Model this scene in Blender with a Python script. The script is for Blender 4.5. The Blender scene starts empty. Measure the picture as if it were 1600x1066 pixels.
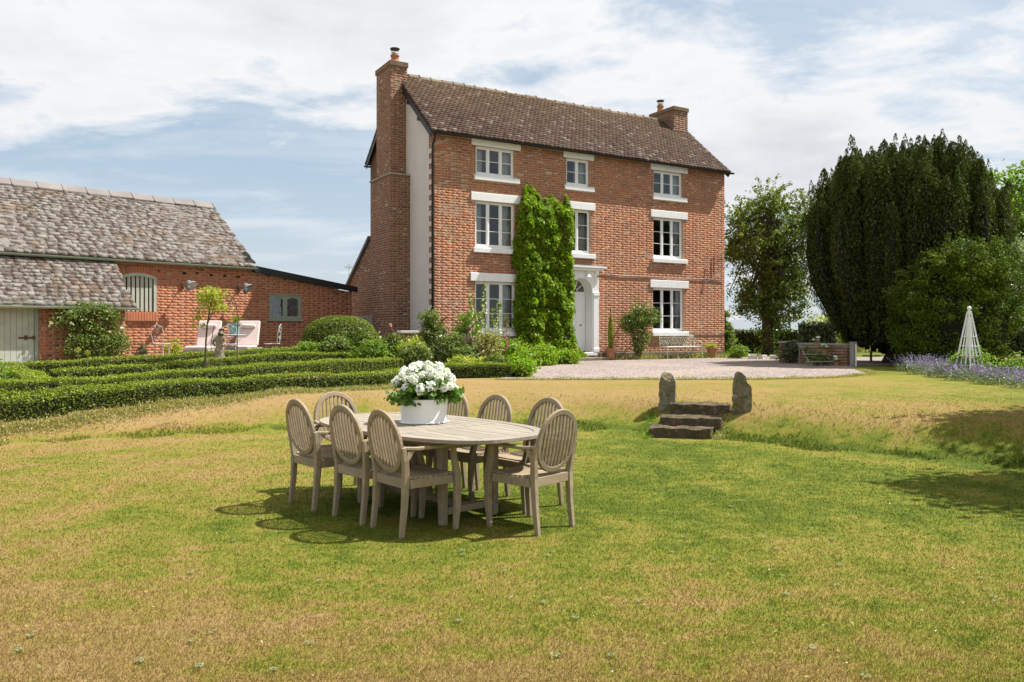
import bpy, math, random
import numpy as np
from mathutils import Vector, Matrix, Quaternion
R = math.radians
random.seed(7)
rng = np.random.default_rng(11)
SC = bpy.context.scene
COL = SC.collection

# ---------------------------------------------------------------- camera, world, sun, exposure
cam_data = bpy.data.cameras.new('camera')
cam = bpy.data.objects.new('camera', cam_data)
COL.objects.link(cam)
cam.location = (0, 0, 1.5)
cam.rotation_euler = (R(90), 0, 0)
cam_data.lens = 28.0
cam_data.sensor_width = 36.0
cam_data.shift_y = -0.0094
cam_data.clip_start = 0.05
cam_data.clip_end = 6000
SC.camera = cam

SUN_EL, SUN_AZ = 56.0, 16.0          # azimuth measured from +X towards +Y
sun_dir = Vector((math.cos(R(SUN_EL)) * math.cos(R(SUN_AZ)), math.cos(R(SUN_EL)) * math.sin(R(SUN_AZ)), math.sin(R(SUN_EL))))
sd = bpy.data.lights.new('sun', 'SUN')
sd.energy = 5.0
sd.angle = R(0.55)
sd.color = (1.0, 0.965, 0.91)
sun = bpy.data.objects.new('sun', sd)
COL.objects.link(sun)
sun.rotation_euler = sun_dir.to_track_quat('Z', 'Y').to_euler()
sun.location = (20, 10, 30)

SKYX, SKYY = 5.5, 9.1
world = bpy.data.worlds.new('World')
SC.world = world
world.use_nodes = True
wn = world.node_tree
wn.nodes.clear()

def wnode(t, **kw):
    n = wn.nodes.new(t)
    for k, v in kw.items():
        setattr(n, k, v)
    return n

def wmath(op, a, b=None, c=None, clamp=False):
    n = wnode('ShaderNodeMath', operation=op)
    n.use_clamp = clamp
    for i, v in enumerate((a, b, c)):
        if v is None:
            continue
        if isinstance(v, (int, float)):
            n.inputs[i].default_value = v
        else:
            wn.links.new(v, n.inputs[i])
    return n.outputs[0]

sky = wnode('ShaderNodeTexSky', sky_type='NISHITA')
sky.sun_disc = False
sky.sun_elevation = R(SUN_EL)
sky.sun_rotation = R(90 - SUN_AZ)
sky.air_density = 1.0
sky.dust_density = 1.6
sky.ozone_density = 1.2
tc = wnode('ShaderNodeTexCoord')
sep = wnode('ShaderNodeSeparateXYZ')
wn.links.new(tc.outputs['Generated'], sep.inputs[0])
zz = wmath('MAXIMUM', sep.outputs[2], 0.0)
den = wmath('ADD', zz, 0.16)
comb = wnode('ShaderNodeCombineXYZ')
wn.links.new(wmath('DIVIDE', sep.outputs[0], den), comb.inputs[0])
wn.links.new(wmath('DIVIDE', sep.outputs[1], den), comb.inputs[1])

def wnoise(scale, detail, rough, loc, rot=0.0, sc=(1, 1, 1), dist=0.0):
    m = wnode('ShaderNodeMapping')
    m.inputs['Location'].default_value = loc
    m.inputs['Rotation'].default_value = (0, 0, rot)
    m.inputs['Scale'].default_value = sc
    wn.links.new(comb.outputs[0], m.inputs[0])
    n = wnode('ShaderNodeTexNoise')
    n.inputs['Scale'].default_value = scale
    n.inputs['Detail'].default_value = detail
    n.inputs['Roughness'].default_value = rough
    n.inputs['Distortion'].default_value = dist
    wn.links.new(m.outputs[0], n.inputs['Vector'])
    return n.outputs['Fac']

big = wnoise(0.50, 10, 0.54, (SKYX, SKYY, 0), 0.35, (1.0, 1.25, 1), 0.2)
fine = wnoise(2.4, 8, 0.62, (1.7, 5.2, 0), 0.2, (1.0, 1.3, 1), 0.3)
wisp = wnoise(1.1, 7, 0.62, (7.2, 2.2, 4.0), 0.1, (0.8, 1.7, 1), 0.5)
cov = wmath('ADD', wmath('MULTIPLY', big, 0.75), wmath('MULTIPLY', fine, 0.25))
cov = wmath('ADD', cov, wmath('MULTIPLY', zz, 0.16))
rmp = wnode('ShaderNodeValToRGB')
rmp.color_ramp.elements[0].position = 0.505
rmp.color_ramp.elements[0].color = (0, 0, 0, 1)
rmp.color_ramp.elements[1].position = 0.568
rmp.color_ramp.elements[1].color = (1, 1, 1, 1)
wn.links.new(cov, rmp.inputs[0])
wr = wnode('ShaderNodeValToRGB')
wr.color_ramp.elements[0].position = 0.42
wr.color_ramp.elements[0].color = (0.02, 0.02, 0.02, 1)
wr.color_ramp.elements[1].position = 0.72
wr.color_ramp.elements[1].color = (0.55, 0.55, 0.55, 1)
wn.links.new(wisp, wr.inputs[0])
horiz = wmath('SUBTRACT', 1.0, wmath('MULTIPLY', zz, 4.2), clamp=True)
horiz = wmath('MULTIPLY', horiz, 0.35)
c1 = wmath('MAXIMUM', rmp.outputs[0], wr.outputs[0])
c1 = wmath('MAXIMUM', c1, horiz)
c1 = wmath('MULTIPLY', c1, 0.96)
shade = wnode('ShaderNodeValToRGB')
shade.color_ramp.elements[0].position = 0.54
shade.color_ramp.elements[0].color = (10.0, 10.0, 10.0, 1)
shade.color_ramp.elements[1].position = 0.72
shade.color_ramp.elements[1].color = (6.9, 7.05, 7.5, 1)
wn.links.new(wmath('ADD', wmath('MULTIPLY', big, 0.85), wmath('MULTIPLY', fine, 0.25)), shade.inputs[0])
skyb = wnode('ShaderNodeMix', data_type='RGBA')
skyb.inputs['Factor'].default_value = 0.62
wn.links.new(sky.outputs[0], skyb.inputs[6])
skyb.inputs[7].default_value = (5.5, 7.1, 8.6, 1)       # thin high haze brightens the blue
mixc = wnode('ShaderNodeMix', data_type='RGBA')
wn.links.new(c1, mixc.inputs['Factor'])
wn.links.new(skyb.outputs[2], mixc.inputs[6])
wn.links.new(shade.outputs[0], mixc.inputs[7])
bg = wnode('ShaderNodeBackground')
bg.inputs['Strength'].default_value = 0.055
wn.links.new(mixc.outputs[2], bg.inputs['Color'])
wo = wnode('ShaderNodeOutputWorld')
wn.links.new(bg.outputs[0], wo.inputs['Surface'])

SC.view_settings.view_transform = 'Standard'
SC.view_settings.look = 'None'
SC.view_settings.exposure = 0.88
SC.view_settings.gamma = 1.0
SC.view_settings.use_curve_mapping = False
SC.render.engine = 'CYCLES'
SC.cycles.max_bounces = 6
SC.cycles.transparent_max_bounces = 16

# ---------------------------------------------------------------- materials
class NT:
    def __init__(s, name):
        s.m = bpy.data.materials.new(name)
        s.m.use_nodes = True
        s.t = s.m.node_tree
        s.b = s.t.nodes['Principled BSDF']
        s.out = s.t.nodes['Material Output']
    def n(s, t, **kw):
        n = s.t.nodes.new(t)
        for k, v in kw.items():
            setattr(n, k, v)
        return n
    def l(s, a, b):
        s.t.links.new(a, b)
    def math(s, op, a, b=None, clamp=False):
        n = s.n('ShaderNodeMath', operation=op)
        n.use_clamp = clamp
        for i, v in enumerate((a, b)):
            if v is None: continue
            if isinstance(v, (int, float)): n.inputs[i].default_value = v
            else: s.l(v, n.inputs[i])
        return n.outputs[0]
    def pos(s):
        return s.n('ShaderNodeNewGeometry').outputs['Position']
    def noise(s, scale, detail=4, rough=0.55, vec=None, sc=None, loc=(0, 0, 0), rot=(0, 0, 0), dist=0):
        n = s.n('ShaderNodeTexNoise')
        n.inputs['Scale'].default_value = scale
        n.inputs['Detail'].default_value = detail
        n.inputs['Roughness'].default_value = rough
        n.inputs['Distortion'].default_value = dist
        v = vec if vec is not None else s.pos()
        if sc or loc != (0, 0, 0) or rot != (0, 0, 0):
            mp = s.n('ShaderNodeMapping')
            mp.inputs['Scale'].default_value = sc or (1, 1, 1)
            mp.inputs['Location'].default_value = loc
            mp.inputs['Rotation'].default_value = rot
            s.l(v, mp.inputs[0]); v = mp.outputs[0]
        s.l(v, n.inputs['Vector'])
        return n.outputs['Fac']
    def ramp(s, fac, stops, interp='LINEAR'):
        r = s.n('ShaderNodeValToRGB')
        r.color_ramp.interpolation = interp
        el = r.color_ramp.elements
        while len(el) < len(stops): el.new(0.5)
        for e, (p, c) in zip(el, stops):
            e.position = p
            e.color = (c[0], c[1], c[2], 1) if hasattr(c, '__len__') else (c, c, c, 1)
        s.l(fac, r.inputs[0])
        return r.outputs[0]
    def mix(s, fac, a, b, mode='MIX'):
        n = s.n('ShaderNodeMix', data_type='RGBA', blend_type=mode)
        for inp, v in ((n.inputs['Factor'], fac), (n.inputs[6], a), (n.inputs[7], b)):
            if isinstance(v, (int, float)): inp.default_value = v
            elif isinstance(v, tuple): inp.default_value = (v[0], v[1], v[2], 1)
            else: s.l(v, inp)
        return n.outputs[2]
    def rand(s):
        g = s.n('ShaderNodeNewGeometry').outputs['Random Per Island']
        o = s.n('ShaderNodeObjectInfo').outputs['Random']
        return s.math('FRACT', s.math('ADD', g, o))
    def bump(s, h, strength=0.3, dist=0.01):
        b = s.n('ShaderNodeBump')
        b.inputs['Strength'].default_value = strength
        b.inputs['Distance'].default_value = dist
        s.l(h, b.inputs['Height'])
        s.l(b.outputs[0], s.b.inputs['Normal'])
    def fin(s, col, rough=0.8, spec=0.3, metal=0.0):
        if isinstance(col, tuple): s.b.inputs['Base Color'].default_value = (col[0], col[1], col[2], 1)
        else: s.l(col, s.b.inputs['Base Color'])
        if isinstance(rough, (int, float)): s.b.inputs['Roughness'].default_value = rough
        else: s.l(rough, s.b.inputs['Roughness'])
        s.b.inputs['Specular IOR Level'].default_value = spec
        s.b.inputs['Metallic'].default_value = metal
        return s.m

def lin(c, k):
    return tuple(x * k for x in c)

def mat_simple(name, col, rough=0.7, var=0.18, scale=9, metal=0, spec=0.3, bump=0.0, detail_scale=None):
    m = NT(name)
    f = m.noise(scale, 5, 0.6)
    f2 = m.noise(scale * 7, 3, 0.6)
    c = m.mix(m.ramp(f, [(0.3, 0.0), (0.7, 1.0)]), lin(col, 1 - var), lin(col, 1 + var * 0.6))
    c = m.mix(m.math('MULTIPLY', f2, 0.35), c, lin(col, 1 - var * 1.5))
    if bump: m.bump(f2, bump, 0.01)
    return m.fin(c, rough, spec, metal)

def mat_brick(name, stops, patch_a, patch_b, dirt=0.35, low=None):
    m = NT(name)
    r = m.rand()
    c = m.ramp(r, stops)
    big = m.noise(0.75, 5, 0.6)
    c = m.mix(m.math('MULTIPLY', m.ramp(big, [(0.42, 0), (0.62, 1)]), 0.5), c, patch_a)
    big2 = m.noise(1.7, 4, 0.6, loc=(5, 3, 9))
    c = m.mix(m.math('MULTIPLY', m.ramp(big2, [(0.5, 0), (0.68, 1)]), dirt), c, patch_b)
    if low is not None:
        sp = m.n('ShaderNodeSeparateXYZ'); m.l(m.pos(), sp.inputs[0])
        zf = m.n('ShaderNodeMapRange')
        m.l(m.math('ADD', sp.outputs[2], m.math('MULTIPLY', m.noise(0.9, 4), 2.0)), zf.inputs[0])
        zf.inputs[1].default_value = 5.2; zf.inputs[2].default_value = 2.2
        zf.inputs[3].default_value = 0.0; zf.inputs[4].default_value = 0.5
        c = m.mix(zf.outputs[0], c, low)
    f = m.noise(28, 4, 0.65)
    c = m.mix(m.ramp(f, [(0.3, 0.0), (0.75, 0.5)]), c, m.mix(0.5, c, (0.5, 0.42, 0.33)))
    c = m.mix(1.0, c, (0.90, 0.84, 0.81), 'MULTIPLY')
    m.bump(f, 0.2, 0.0015)
    return m.fin(c, 0.9, 0.15)

def mat_leaf(name, stops, trans=0.35, patch=None, rough=0.5, spec=0.35, pscale=1.6):
    m = NT(name)
    r = m.n('ShaderNodeNewGeometry').outputs['Random Per Island']
    c = m.ramp(r, stops)
    if patch is not None:
        f = m.noise(pscale, 3, 0.5)
        c = m.mix(m.ramp(f, [(0.42, 0.0), (0.66, 0.75)]), c, patch)
    m.fin(c, rough, spec)
    tr = m.n('ShaderNodeBsdfTranslucent')
    m.l(m.mix(1.0, c, (1.0, 1.25, 0.45), 'MULTIPLY'), tr.inputs['Color'])
    mx = m.n('ShaderNodeMixShader')
    mx.inputs[0].default_value = trans
    m.l(m.b.outputs[0], mx.inputs[1]); m.l(tr.outputs[0], mx.inputs[2])
    m.l(mx.outputs[0], m.out.inputs['Surface'])
    return m.m

def mat_wood(name, col, var=0.3, rough=0.8, axis_scale=(3, 3, 30)):
    m = NT(name)
    tcn = m.n('ShaderNodeTexCoord').outputs['Object']
    r = m.rand()
    f = m.noise(14, 6, 0.7, vec=tcn, sc=(0.4, 3.0, 1.2), dist=0.5)
    f2 = m.noise(60, 3, 0.6, vec=tcn, sc=(0.15, 2.0, 0.5))
    c = m.mix(m.ramp(f, [(0.3, 0.0), (0.72, 1.0)]), lin(col, 1 - var), lin(col, 1 + var * 0.55))
    c = m.mix(m.math('MULTIPLY', r, 0.6), c, lin(col, 0.62))
    g = m.noise(3.5, 4, 0.6)
    c = m.mix(m.ramp(g, [(0.48, 0.0), (0.68, 0.45)]), c, (0.25, 0.235, 0.19))
    c = m.mix(m.ramp(f2, [(0.55, 0.0), (0.8, 0.4)]), c, lin(col, 0.45))
    m.bump(f2, 0.35, 0.003)
    return m.fin(c, rough, 0.25)

M = {}
M['brick'] = mat_brick('house_brick', [(0, (0.29, 0.085, 0.042)), (0.2, (0.43, 0.145, 0.060)), (0.4, (0.36, 0.11, 0.058)), (0.6, (0.50, 0.20, 0.085)), (0.76, (0.23, 0.085, 0.06)), (0.90, (0.46, 0.21, 0.12)), (0.97, (0.17, 0.08, 0.065)), (1, (0.50, 0.29, 0.18))],
                       (0.50, 0.18, 0.07), (0.24, 0.12, 0.09), 0.5, low=(0.47, 0.235, 0.155))
M['chimney_brick'] = mat_brick('chimney_brick', [(0, (0.17, 0.06, 0.035)), (0.25, (0.26, 0.095, 0.048)), (0.5, (0.21, 0.08, 0.05)), (0.75, (0.28, 0.125, 0.065)), (0.9, (0.12, 0.06, 0.045)), (1, (0.09, 0.05, 0.04))],
                       (0.25, 0.10, 0.05), (0.22, 0.13, 0.085), 0.55)
M['barn_brick'] = mat_brick('barn_brick', [(0, (0.32, 0.10, 0.055)), (0.3, (0.43, 0.15, 0.072)), (0.55, (0.36, 0.12, 0.068)), (0.8, (0.47, 0.20, 0.10)), (0.93, (0.24, 0.09, 0.06)), (1, (0.16, 0.075, 0.06))],
                       (0.52, 0.17, 0.065), (0.42, 0.21, 0.13), 0.4)
M['mortar'] = mat_simple('lime_mortar', (0.48, 0.345, 0.24), 0.95, 0.2, 6)
M['barn_mortar'] = mat_simple('red_sand_mortar', (0.42, 0.24, 0.15), 0.95, 0.2, 6)
M['old_mortar'] = mat_simple('sooty_mortar', (0.38, 0.31, 0.23), 0.95, 0.3, 5)
M['stone'] = mat_simple('plinth_stone', (0.26, 0.20, 0.15), 0.95, 0.35, 4, bump=0.6)
m = NT('white_paint')
f = m.noise(3.0, 5, 0.65, sc=(3.5, 3.5, 0.5)); f2 = m.noise(1.2, 4, 0.6)
c = m.mix(m.ramp(f, [(0.52, 0.0), (0.74, 0.45)]), (0.83, 0.83, 0.83), (0.58, 0.56, 0.50))
c = m.mix(m.ramp(f2, [(0.5, 0.0), (0.7, 0.3)]), c, (0.70, 0.70, 0.69))
M['white'] = m.fin(c, 0.5, 0.3)
M['render'] = mat_simple('lime_render', (0.62, 0.59, 0.56), 0.9, 0.07, 1.4, bump=0.15)
M['black'] = mat_simple('black_iron', (0.025, 0.025, 0.026), 0.45, 0.2, 10)
M['lead'] = mat_simple('lead_flashing', (0.16, 0.16, 0.17), 0.6, 0.25, 5)
M['lead_white'] = mat_simple('mortar_fillet', (0.66, 0.62, 0.56), 0.85, 0.15, 5)
M['terracotta'] = mat_simple('terracotta', (0.46, 0.20, 0.11), 0.85, 0.3, 9, bump=0.3)
M['steel'] = mat_simple('galvanised_steel', (0.5, 0.5, 0.5), 0.4, 0.2, 8, metal=0.6)
M['sage'] = mat_simple('sage_paint', (0.42, 0.44, 0.36), 0.7, 0.18, 3.5, bump=0.1)
M['sage_green'] = mat_simple('grey_green_paint', (0.26, 0.31, 0.24), 0.6, 0.12, 5)
M['interior'] = mat_simple('room_plaster', (0.30, 0.30, 0.31), 0.9, 0.1, 2)
M['dark_interior'] = mat_simple('unlit_room_black', (0.03, 0.027, 0.025), 0.9, 0.2, 2)  # near-black colour standing in for unlit rooms
M['curtain'] = mat_simple('linen_curtain', (0.55, 0.55, 0.52), 0.9, 0.12, 6)
M['pink'] = mat_simple('pale_pink_cushion', (0.62, 0.50, 0.46), 0.9, 0.06, 4)
M['teal'] = mat_simple('teal_glaze', (0.20, 0.34, 0.34), 0.4, 0.15, 6)
M['verdigris'] = mat_simple('pale_green_iron', (0.52, 0.62, 0.50), 0.55, 0.18, 9)
M['greyiron'] = mat_simple('weathered_white_iron', (0.42, 0.43, 0.40), 0.6, 0.2, 12)
M['capstone'] = mat_simple('weathered_cap_brick', (0.21, 0.14, 0.09), 0.95, 0.3, 6, bump=0.4)
M['rust'] = mat_simple('rusty_iron', (0.12, 0.06, 0.035), 0.85, 0.35, 12)
M['bark'] = mat_simple('bark', (0.10, 0.075, 0.05), 0.95, 0.4, 7, bump=0.8)
M['twig'] = mat_simple('twig', (0.13, 0.085, 0.05), 0.9, 0.3, 7)
M['core'] = mat_simple('hedge_shade_core', (0.022, 0.026, 0.012), 0.95, 0.4, 6)  # near-black colour painting in the shade inside hedges and dome
M['yewcore'] = mat_simple('yew_shade_core', (0.014, 0.015, 0.008), 0.95, 0.4, 6)  # near-black colour painting in the shade inside yews and tall hedges
M['teak'] = mat_wood('weathered_teak', (0.37, 0.285, 0.185), 0.38)
M['teaktop'] = mat_wood('bleached_teak', (0.33, 0.285, 0.225), 0.35)
M['tub'] = mat_simple('white_enamel', (0.78, 0.79, 0.78), 0.35, 0.04, 5, spec=0.5)
M['rail'] = mat_simple('grey_wood', (0.34, 0.32, 0.28), 0.9, 0.25, 8)
M['soil'] = mat_simple('bed_soil', (0.10, 0.07, 0.045), 0.98, 0.35, 7, bump=0.6)

def mat_stone_moss(name, base, moss, light):
    m = NT(name)
    f = m.noise(5, 6, 0.65); g = m.noise(13, 5, 0.7, loc=(3, 1, 2)); h = m.noise(45, 4, 0.7)
    c = m.mix(m.ramp(f, [(0.38, 0.0), (0.62, 1.0)]), base, moss)
    c = m.mix(m.ramp(g, [(0.52, 0.0), (0.68, 0.8)]), c, light)
    c = m.mix(m.math('MULTIPLY', h, 0.5), c, lin(base, 0.45))
    m.bump(m.math('ADD', h, g), 0.9, 0.03)
    return m.fin(c, 0.95, 0.15)
M['post_stone'] = mat_stone_moss('lichened_gritstone', (0.30, 0.255, 0.17), (0.15, 0.13, 0.06), (0.46, 0.44, 0.36))
M['step_stone'] = mat_stone_moss('mossy_red_sandstone', (0.15, 0.10, 0.07), (0.07, 0.075, 0.03), (0.36, 0.28, 0.19))
M['statue_stone'] = mat_stone_moss('weathered_statue_stone', (0.42, 0.36, 0.27), (0.20, 0.16, 0.11), (0.55, 0.50, 0.40))

def mat_tile():
    m = NT('clay_roof_tile')
    r = m.rand()
    c = m.ramp(r, [(0, (0.13, 0.075, 0.055)), (0.25, (0.25, 0.15, 0.10)), (0.5, (0.18, 0.11, 0.08)), (0.75, (0.33, 0.21, 0.13)), (0.90, (0.10, 0.07, 0.065)), (0.96, (0.46, 0.38, 0.30)), (1, (0.52, 0.44, 0.36))])
    tcn = m.n('ShaderNodeTexCoord').outputs['Object']
    sp = m.n('ShaderNodeSeparateXYZ'); m.l(m.pos(), sp.inputs[0])
    zr = m.n('ShaderNodeMapRange')
    m.l(m.math('ADD', sp.outputs[2], m.math('MULTIPLY', m.noise(0.8, 4), 2.2)), zr.inputs[0])
    zr.inputs[1].default_value = 9.3; zr.inputs[2].default_value = 11.4
    zr.inputs[3].default_value = 0.0; zr.inputs[4].default_value = 0.38
    c = m.mix(zr.outputs[0], c, (0.36, 0.23, 0.10))           # lichen near the ridge
    b = m.noise(7, 5, 0.7)
    c = m.mix(m.ramp(b, [(0.54, 0), (0.72, 0.5)]), c, (0.33, 0.28, 0.22))
    c = m.mix(1.0, c, (0.36, 0.35, 0.36), 'MULTIPLY')
    h = m.noise(30, 4, 0.7)
    m.bump(h, 0.5, 0.01)
    return m.fin(c, 0.92, 0.2)
M['tile'] = mat_tile()

def mat_slate():
    m = NT('lichened_stone_slate')
    r = m.rand()
    c = m.ramp(r, [(0, (0.185, 0.168, 0.15)), (0.4, (0.205, 0.188, 0.17)), (0.8, (0.225, 0.205, 0.188)), (1, (0.165, 0.145, 0.13))])
    n1 = m.noise(5.0, 7, 0.75, sc=(0.8, 0.8, 2.0))
    c = m.mix(m.ramp(n1, [(0.475, 0.0), (0.515, 0.9)]), c, (0.078, 0.055, 0.042))   # moss and soot
    n3 = m.noise(1.1, 4, 0.6, loc=(9, 2, 4))
    c = m.mix(m.ramp(n3, [(0.56, 0.0), (0.74, 0.6)]), c, (0.15, 0.085, 0.04))
    n2 = m.noise(17, 4, 0.7, loc=(2, 8, 1))
    c = m.mix(m.ramp(n2, [(0.60, 0.0), (0.70, 0.6)]), c, (0.32, 0.30, 0.27))     # lichen dots
    m.bump(m.math('ADD', n1, n2), 0.2, 0.005)
    return m.fin(c, 0.92, 0.2)
M['slate'] = mat_slate()
M['ridge'] = mat_simple('pale_clay_ridge', (0.22, 0.195, 0.185), 0.85, 0.22, 1.2, bump=0.2)
M['hridge'] = mat_simple('lichened_ridge', (0.22, 0.17, 0.11), 0.9, 0.3, 2.2, bump=0.3)

def mat_pane():
    m = NT('window_glass')
    tr = m.n('ShaderNodeBsdfTransparent'); tr.inputs[0].default_value = (0.90, 0.92, 0.92, 1)
    gl = m.n('ShaderNodeBsdfGlossy'); gl.inputs['Roughness'].default_value = 0.015
    wob = m.noise(1.3, 2, 0.5)
    bp = m.n('ShaderNodeBump'); bp.inputs['Strength'].default_value = 0.12; bp.inputs['Distance'].default_value = 0.05
    m.l(wob, bp.inputs['Height']); m.l(bp.outputs[0], gl.inputs['Normal'])
    fr = m.n('ShaderNodeFresnel'); fr.inputs['IOR'].default_value = 1.5
    fac = m.math('ADD', m.math('MULTIPLY', fr.outputs[0], 1.7), 0.02, clamp=True)
    mx = m.n('ShaderNodeMixShader')
    m.l(fac, mx.inputs[0]); m.l(tr.outputs[0], mx.inputs[1]); m.l(gl.outputs[0], mx.inputs[2])
    m.l(mx.outputs[0], m.out.inputs['Surface'])
    return m.m
M['pane'] = mat_pane()

def lawn_col(m):
    p = m.pos()
    sp = m.n('ShaderNodeSeparateXYZ'); m.l(p, sp.inputs[0])
    X, Y, Z = sp.outputs
    n1 = m.noise(0.42, 5, 0.6, loc=(2.0, 7.5, 0))
    n2 = m.noise(1.9, 5, 0.65, loc=(5, 1, 0))
    n3 = m.noise(11, 5, 0.7)
    n4 = m.noise(70, 3, 0.7)
    # dryness
    d = m.math('ADD', m.math('MULTIPLY', n1, 0.85), m.math('MULTIPLY', n2, 0.80))
    d = m.math('SUBTRACT', d, m.math('MULTIPLY', X, 0.044))
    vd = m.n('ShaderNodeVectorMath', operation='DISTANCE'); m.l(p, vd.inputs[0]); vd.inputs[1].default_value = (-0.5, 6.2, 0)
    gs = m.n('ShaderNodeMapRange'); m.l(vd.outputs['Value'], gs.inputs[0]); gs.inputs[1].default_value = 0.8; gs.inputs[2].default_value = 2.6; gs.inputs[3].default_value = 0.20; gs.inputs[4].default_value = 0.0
    d = m.math('SUBTRACT', d, gs.outputs[0])  # greener grass round the table, partly painting in the deeper shade there
    yy = m.n('ShaderNodeMapRange'); m.l(Y, yy.inputs[0])
    yy.inputs[1].default_value = 3.4; yy.inputs[2].default_value = 7.0; yy.inputs[3].default_value = 0.14; yy.inputs[4].default_value = -0.15
    d = m.math('ADD', d, yy.outputs[0])
    # mown stripes that follow the oval of the lawn
    st = m.n('ShaderNodeTexWave', wave_type='RINGS', rings_direction='SPHERICAL')
    mp = m.n('ShaderNodeMapping'); mp.inputs['Location'].default_value = (0.9, 4.0, 0); mp.inputs['Scale'].default_value = (0.62, 1.0, 0)
    m.l(p, mp.inputs[0]); m.l(mp.outputs[0], st.inputs['Vector'])
    st.inputs['Scale'].default_value = 0.36; st.inputs['Distortion'].default_value = 1.2; st.inputs['Detail'].default_value = 2
    ce = m.n('ShaderNodeVectorMath', operation='DISTANCE')
    fl = m.n('ShaderNodeCombineXYZ'); m.l(X, fl.inputs[0]); m.l(Y, fl.inputs[1])
    m.l(fl.outputs[0], ce.inputs[0]); ce.inputs[1].default_value = (-1.0, 5.2, 0)
    rr = m.math('ADD', ce.outputs['Value'], m.math('MULTIPLY', m.noise(0.5, 2), 0.25))
    ring = m.math('SINE', m.math('MULTIPLY', rr, 6.6))
    lowm = m.ramp(Z, [(0.0, 1.0), (0.02, 1.0), (0.05, 0.0), (1, 0)])
    d = m.math('ADD', d, m.math('MULTIPLY', m.math('MULTIPLY', ring, lowm), 0.045))
    edge = m.ramp(m.math('DIVIDE', rr, 10.0), [(0.0, 0.0), (0.635, 0.0), (0.66, 1.0), (0.685, 1.0), (0.71, 0.0), (1, 0)])
    d = m.math('ADD', d, m.math('MULTIPLY', m.math('MULTIPLY', edge, lowm), 0.15))
    zb = m.n('ShaderNodeMapRange'); m.l(Z, zb.inputs[0])
    zb.inputs[1].default_value = 0.03; zb.inputs[2].default_value = 0.40; zb.inputs[3].default_value = 0.0; zb.inputs[4].default_value = 0.46
    d = m.math('ADD', d, zb.outputs[0])
    # the damp foot of the bank stays green on the right
    ft = m.ramp(Z, [(0.0, 0.0), (0.012, 0.0), (0.035, 1.0), (0.10, 0.0), (1, 0)])
    d = m.math('SUBTRACT', d, m.math('MULTIPLY', m.math('MULTIPLY', ft, n2), 0.62))
    d = m.math('ADD', d, m.math('ADD', m.math('MULTIPLY', m.math('SUBTRACT', n3, 0.5), 0.8), m.math('MULTIPLY', m.math('SUBTRACT', m.noise(4.6, 4, 0.6, loc=(1, 4, 0), sc=(0.8, 1.3, 1)), 0.5), 0.75)))
    d = m.math('SUBTRACT', d, 0.30)
    c = m.ramp(d, [(0.12, (0.074, 0.104, 0.011)), (0.32, (0.130, 0.150, 0.018)), (0.49, (0.190, 0.174, 0.032)), (0.66, (0.238, 0.172, 0.054)), (0.92, (0.275, 0.188, 0.080))])
    c = m.mix(m.ramp(n4, [(0.30, 0.35), (0.62, 0.0)]), c, m.mix(1.0, c, (0.50, 0.48, 0.42), 'MULTIPLY'))
    far = m.n('ShaderNodeMapRange'); m.l(Y, far.inputs[0])
    far.inputs[1].default_value = 34; far.inputs[2].default_value = 44
    c = m.mix(far.outputs[0], c, (0.13, 0.15, 0.05))
    return c, n4, n3
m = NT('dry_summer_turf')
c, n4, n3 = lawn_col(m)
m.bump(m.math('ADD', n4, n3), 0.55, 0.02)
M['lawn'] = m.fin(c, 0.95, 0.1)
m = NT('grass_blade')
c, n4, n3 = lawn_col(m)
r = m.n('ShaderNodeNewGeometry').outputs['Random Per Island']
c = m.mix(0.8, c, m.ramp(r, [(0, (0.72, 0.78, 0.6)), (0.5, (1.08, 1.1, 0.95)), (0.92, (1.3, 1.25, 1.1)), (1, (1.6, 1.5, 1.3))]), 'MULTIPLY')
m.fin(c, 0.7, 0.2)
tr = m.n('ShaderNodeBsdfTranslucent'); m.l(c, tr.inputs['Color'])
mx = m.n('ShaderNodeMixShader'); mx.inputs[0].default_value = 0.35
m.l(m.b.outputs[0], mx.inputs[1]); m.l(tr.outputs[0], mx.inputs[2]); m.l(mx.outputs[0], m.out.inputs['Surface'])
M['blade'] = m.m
m = NT('pink_gravel')
v = m.n('ShaderNodeTexVoronoi'); v.inputs['Scale'].default_value = 30; m.l(m.pos(), v.inputs['Vector'])
sepc = m.n('ShaderNodeSeparateColor'); m.l(v.outputs['Color'], sepc.inputs[0])
c = m.ramp(sepc.outputs[0], [(0, (0.12, 0.09, 0.078)), (0.4, (0.215, 0.172, 0.152)), (0.75, (0.29, 0.245, 0.225)), (1, (0.42, 0.385, 0.365))])
c = m.mix(m.ramp(m.noise(0.6, 4), [(0.45, 0), (0.65, 0.35)]), c, (0.40, 0.31, 0.22))
m.bump(v.outputs['Distance'], 0.8, 0.02)
M['gravel'] = m.fin(c, 0.95, 0.15)

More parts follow.
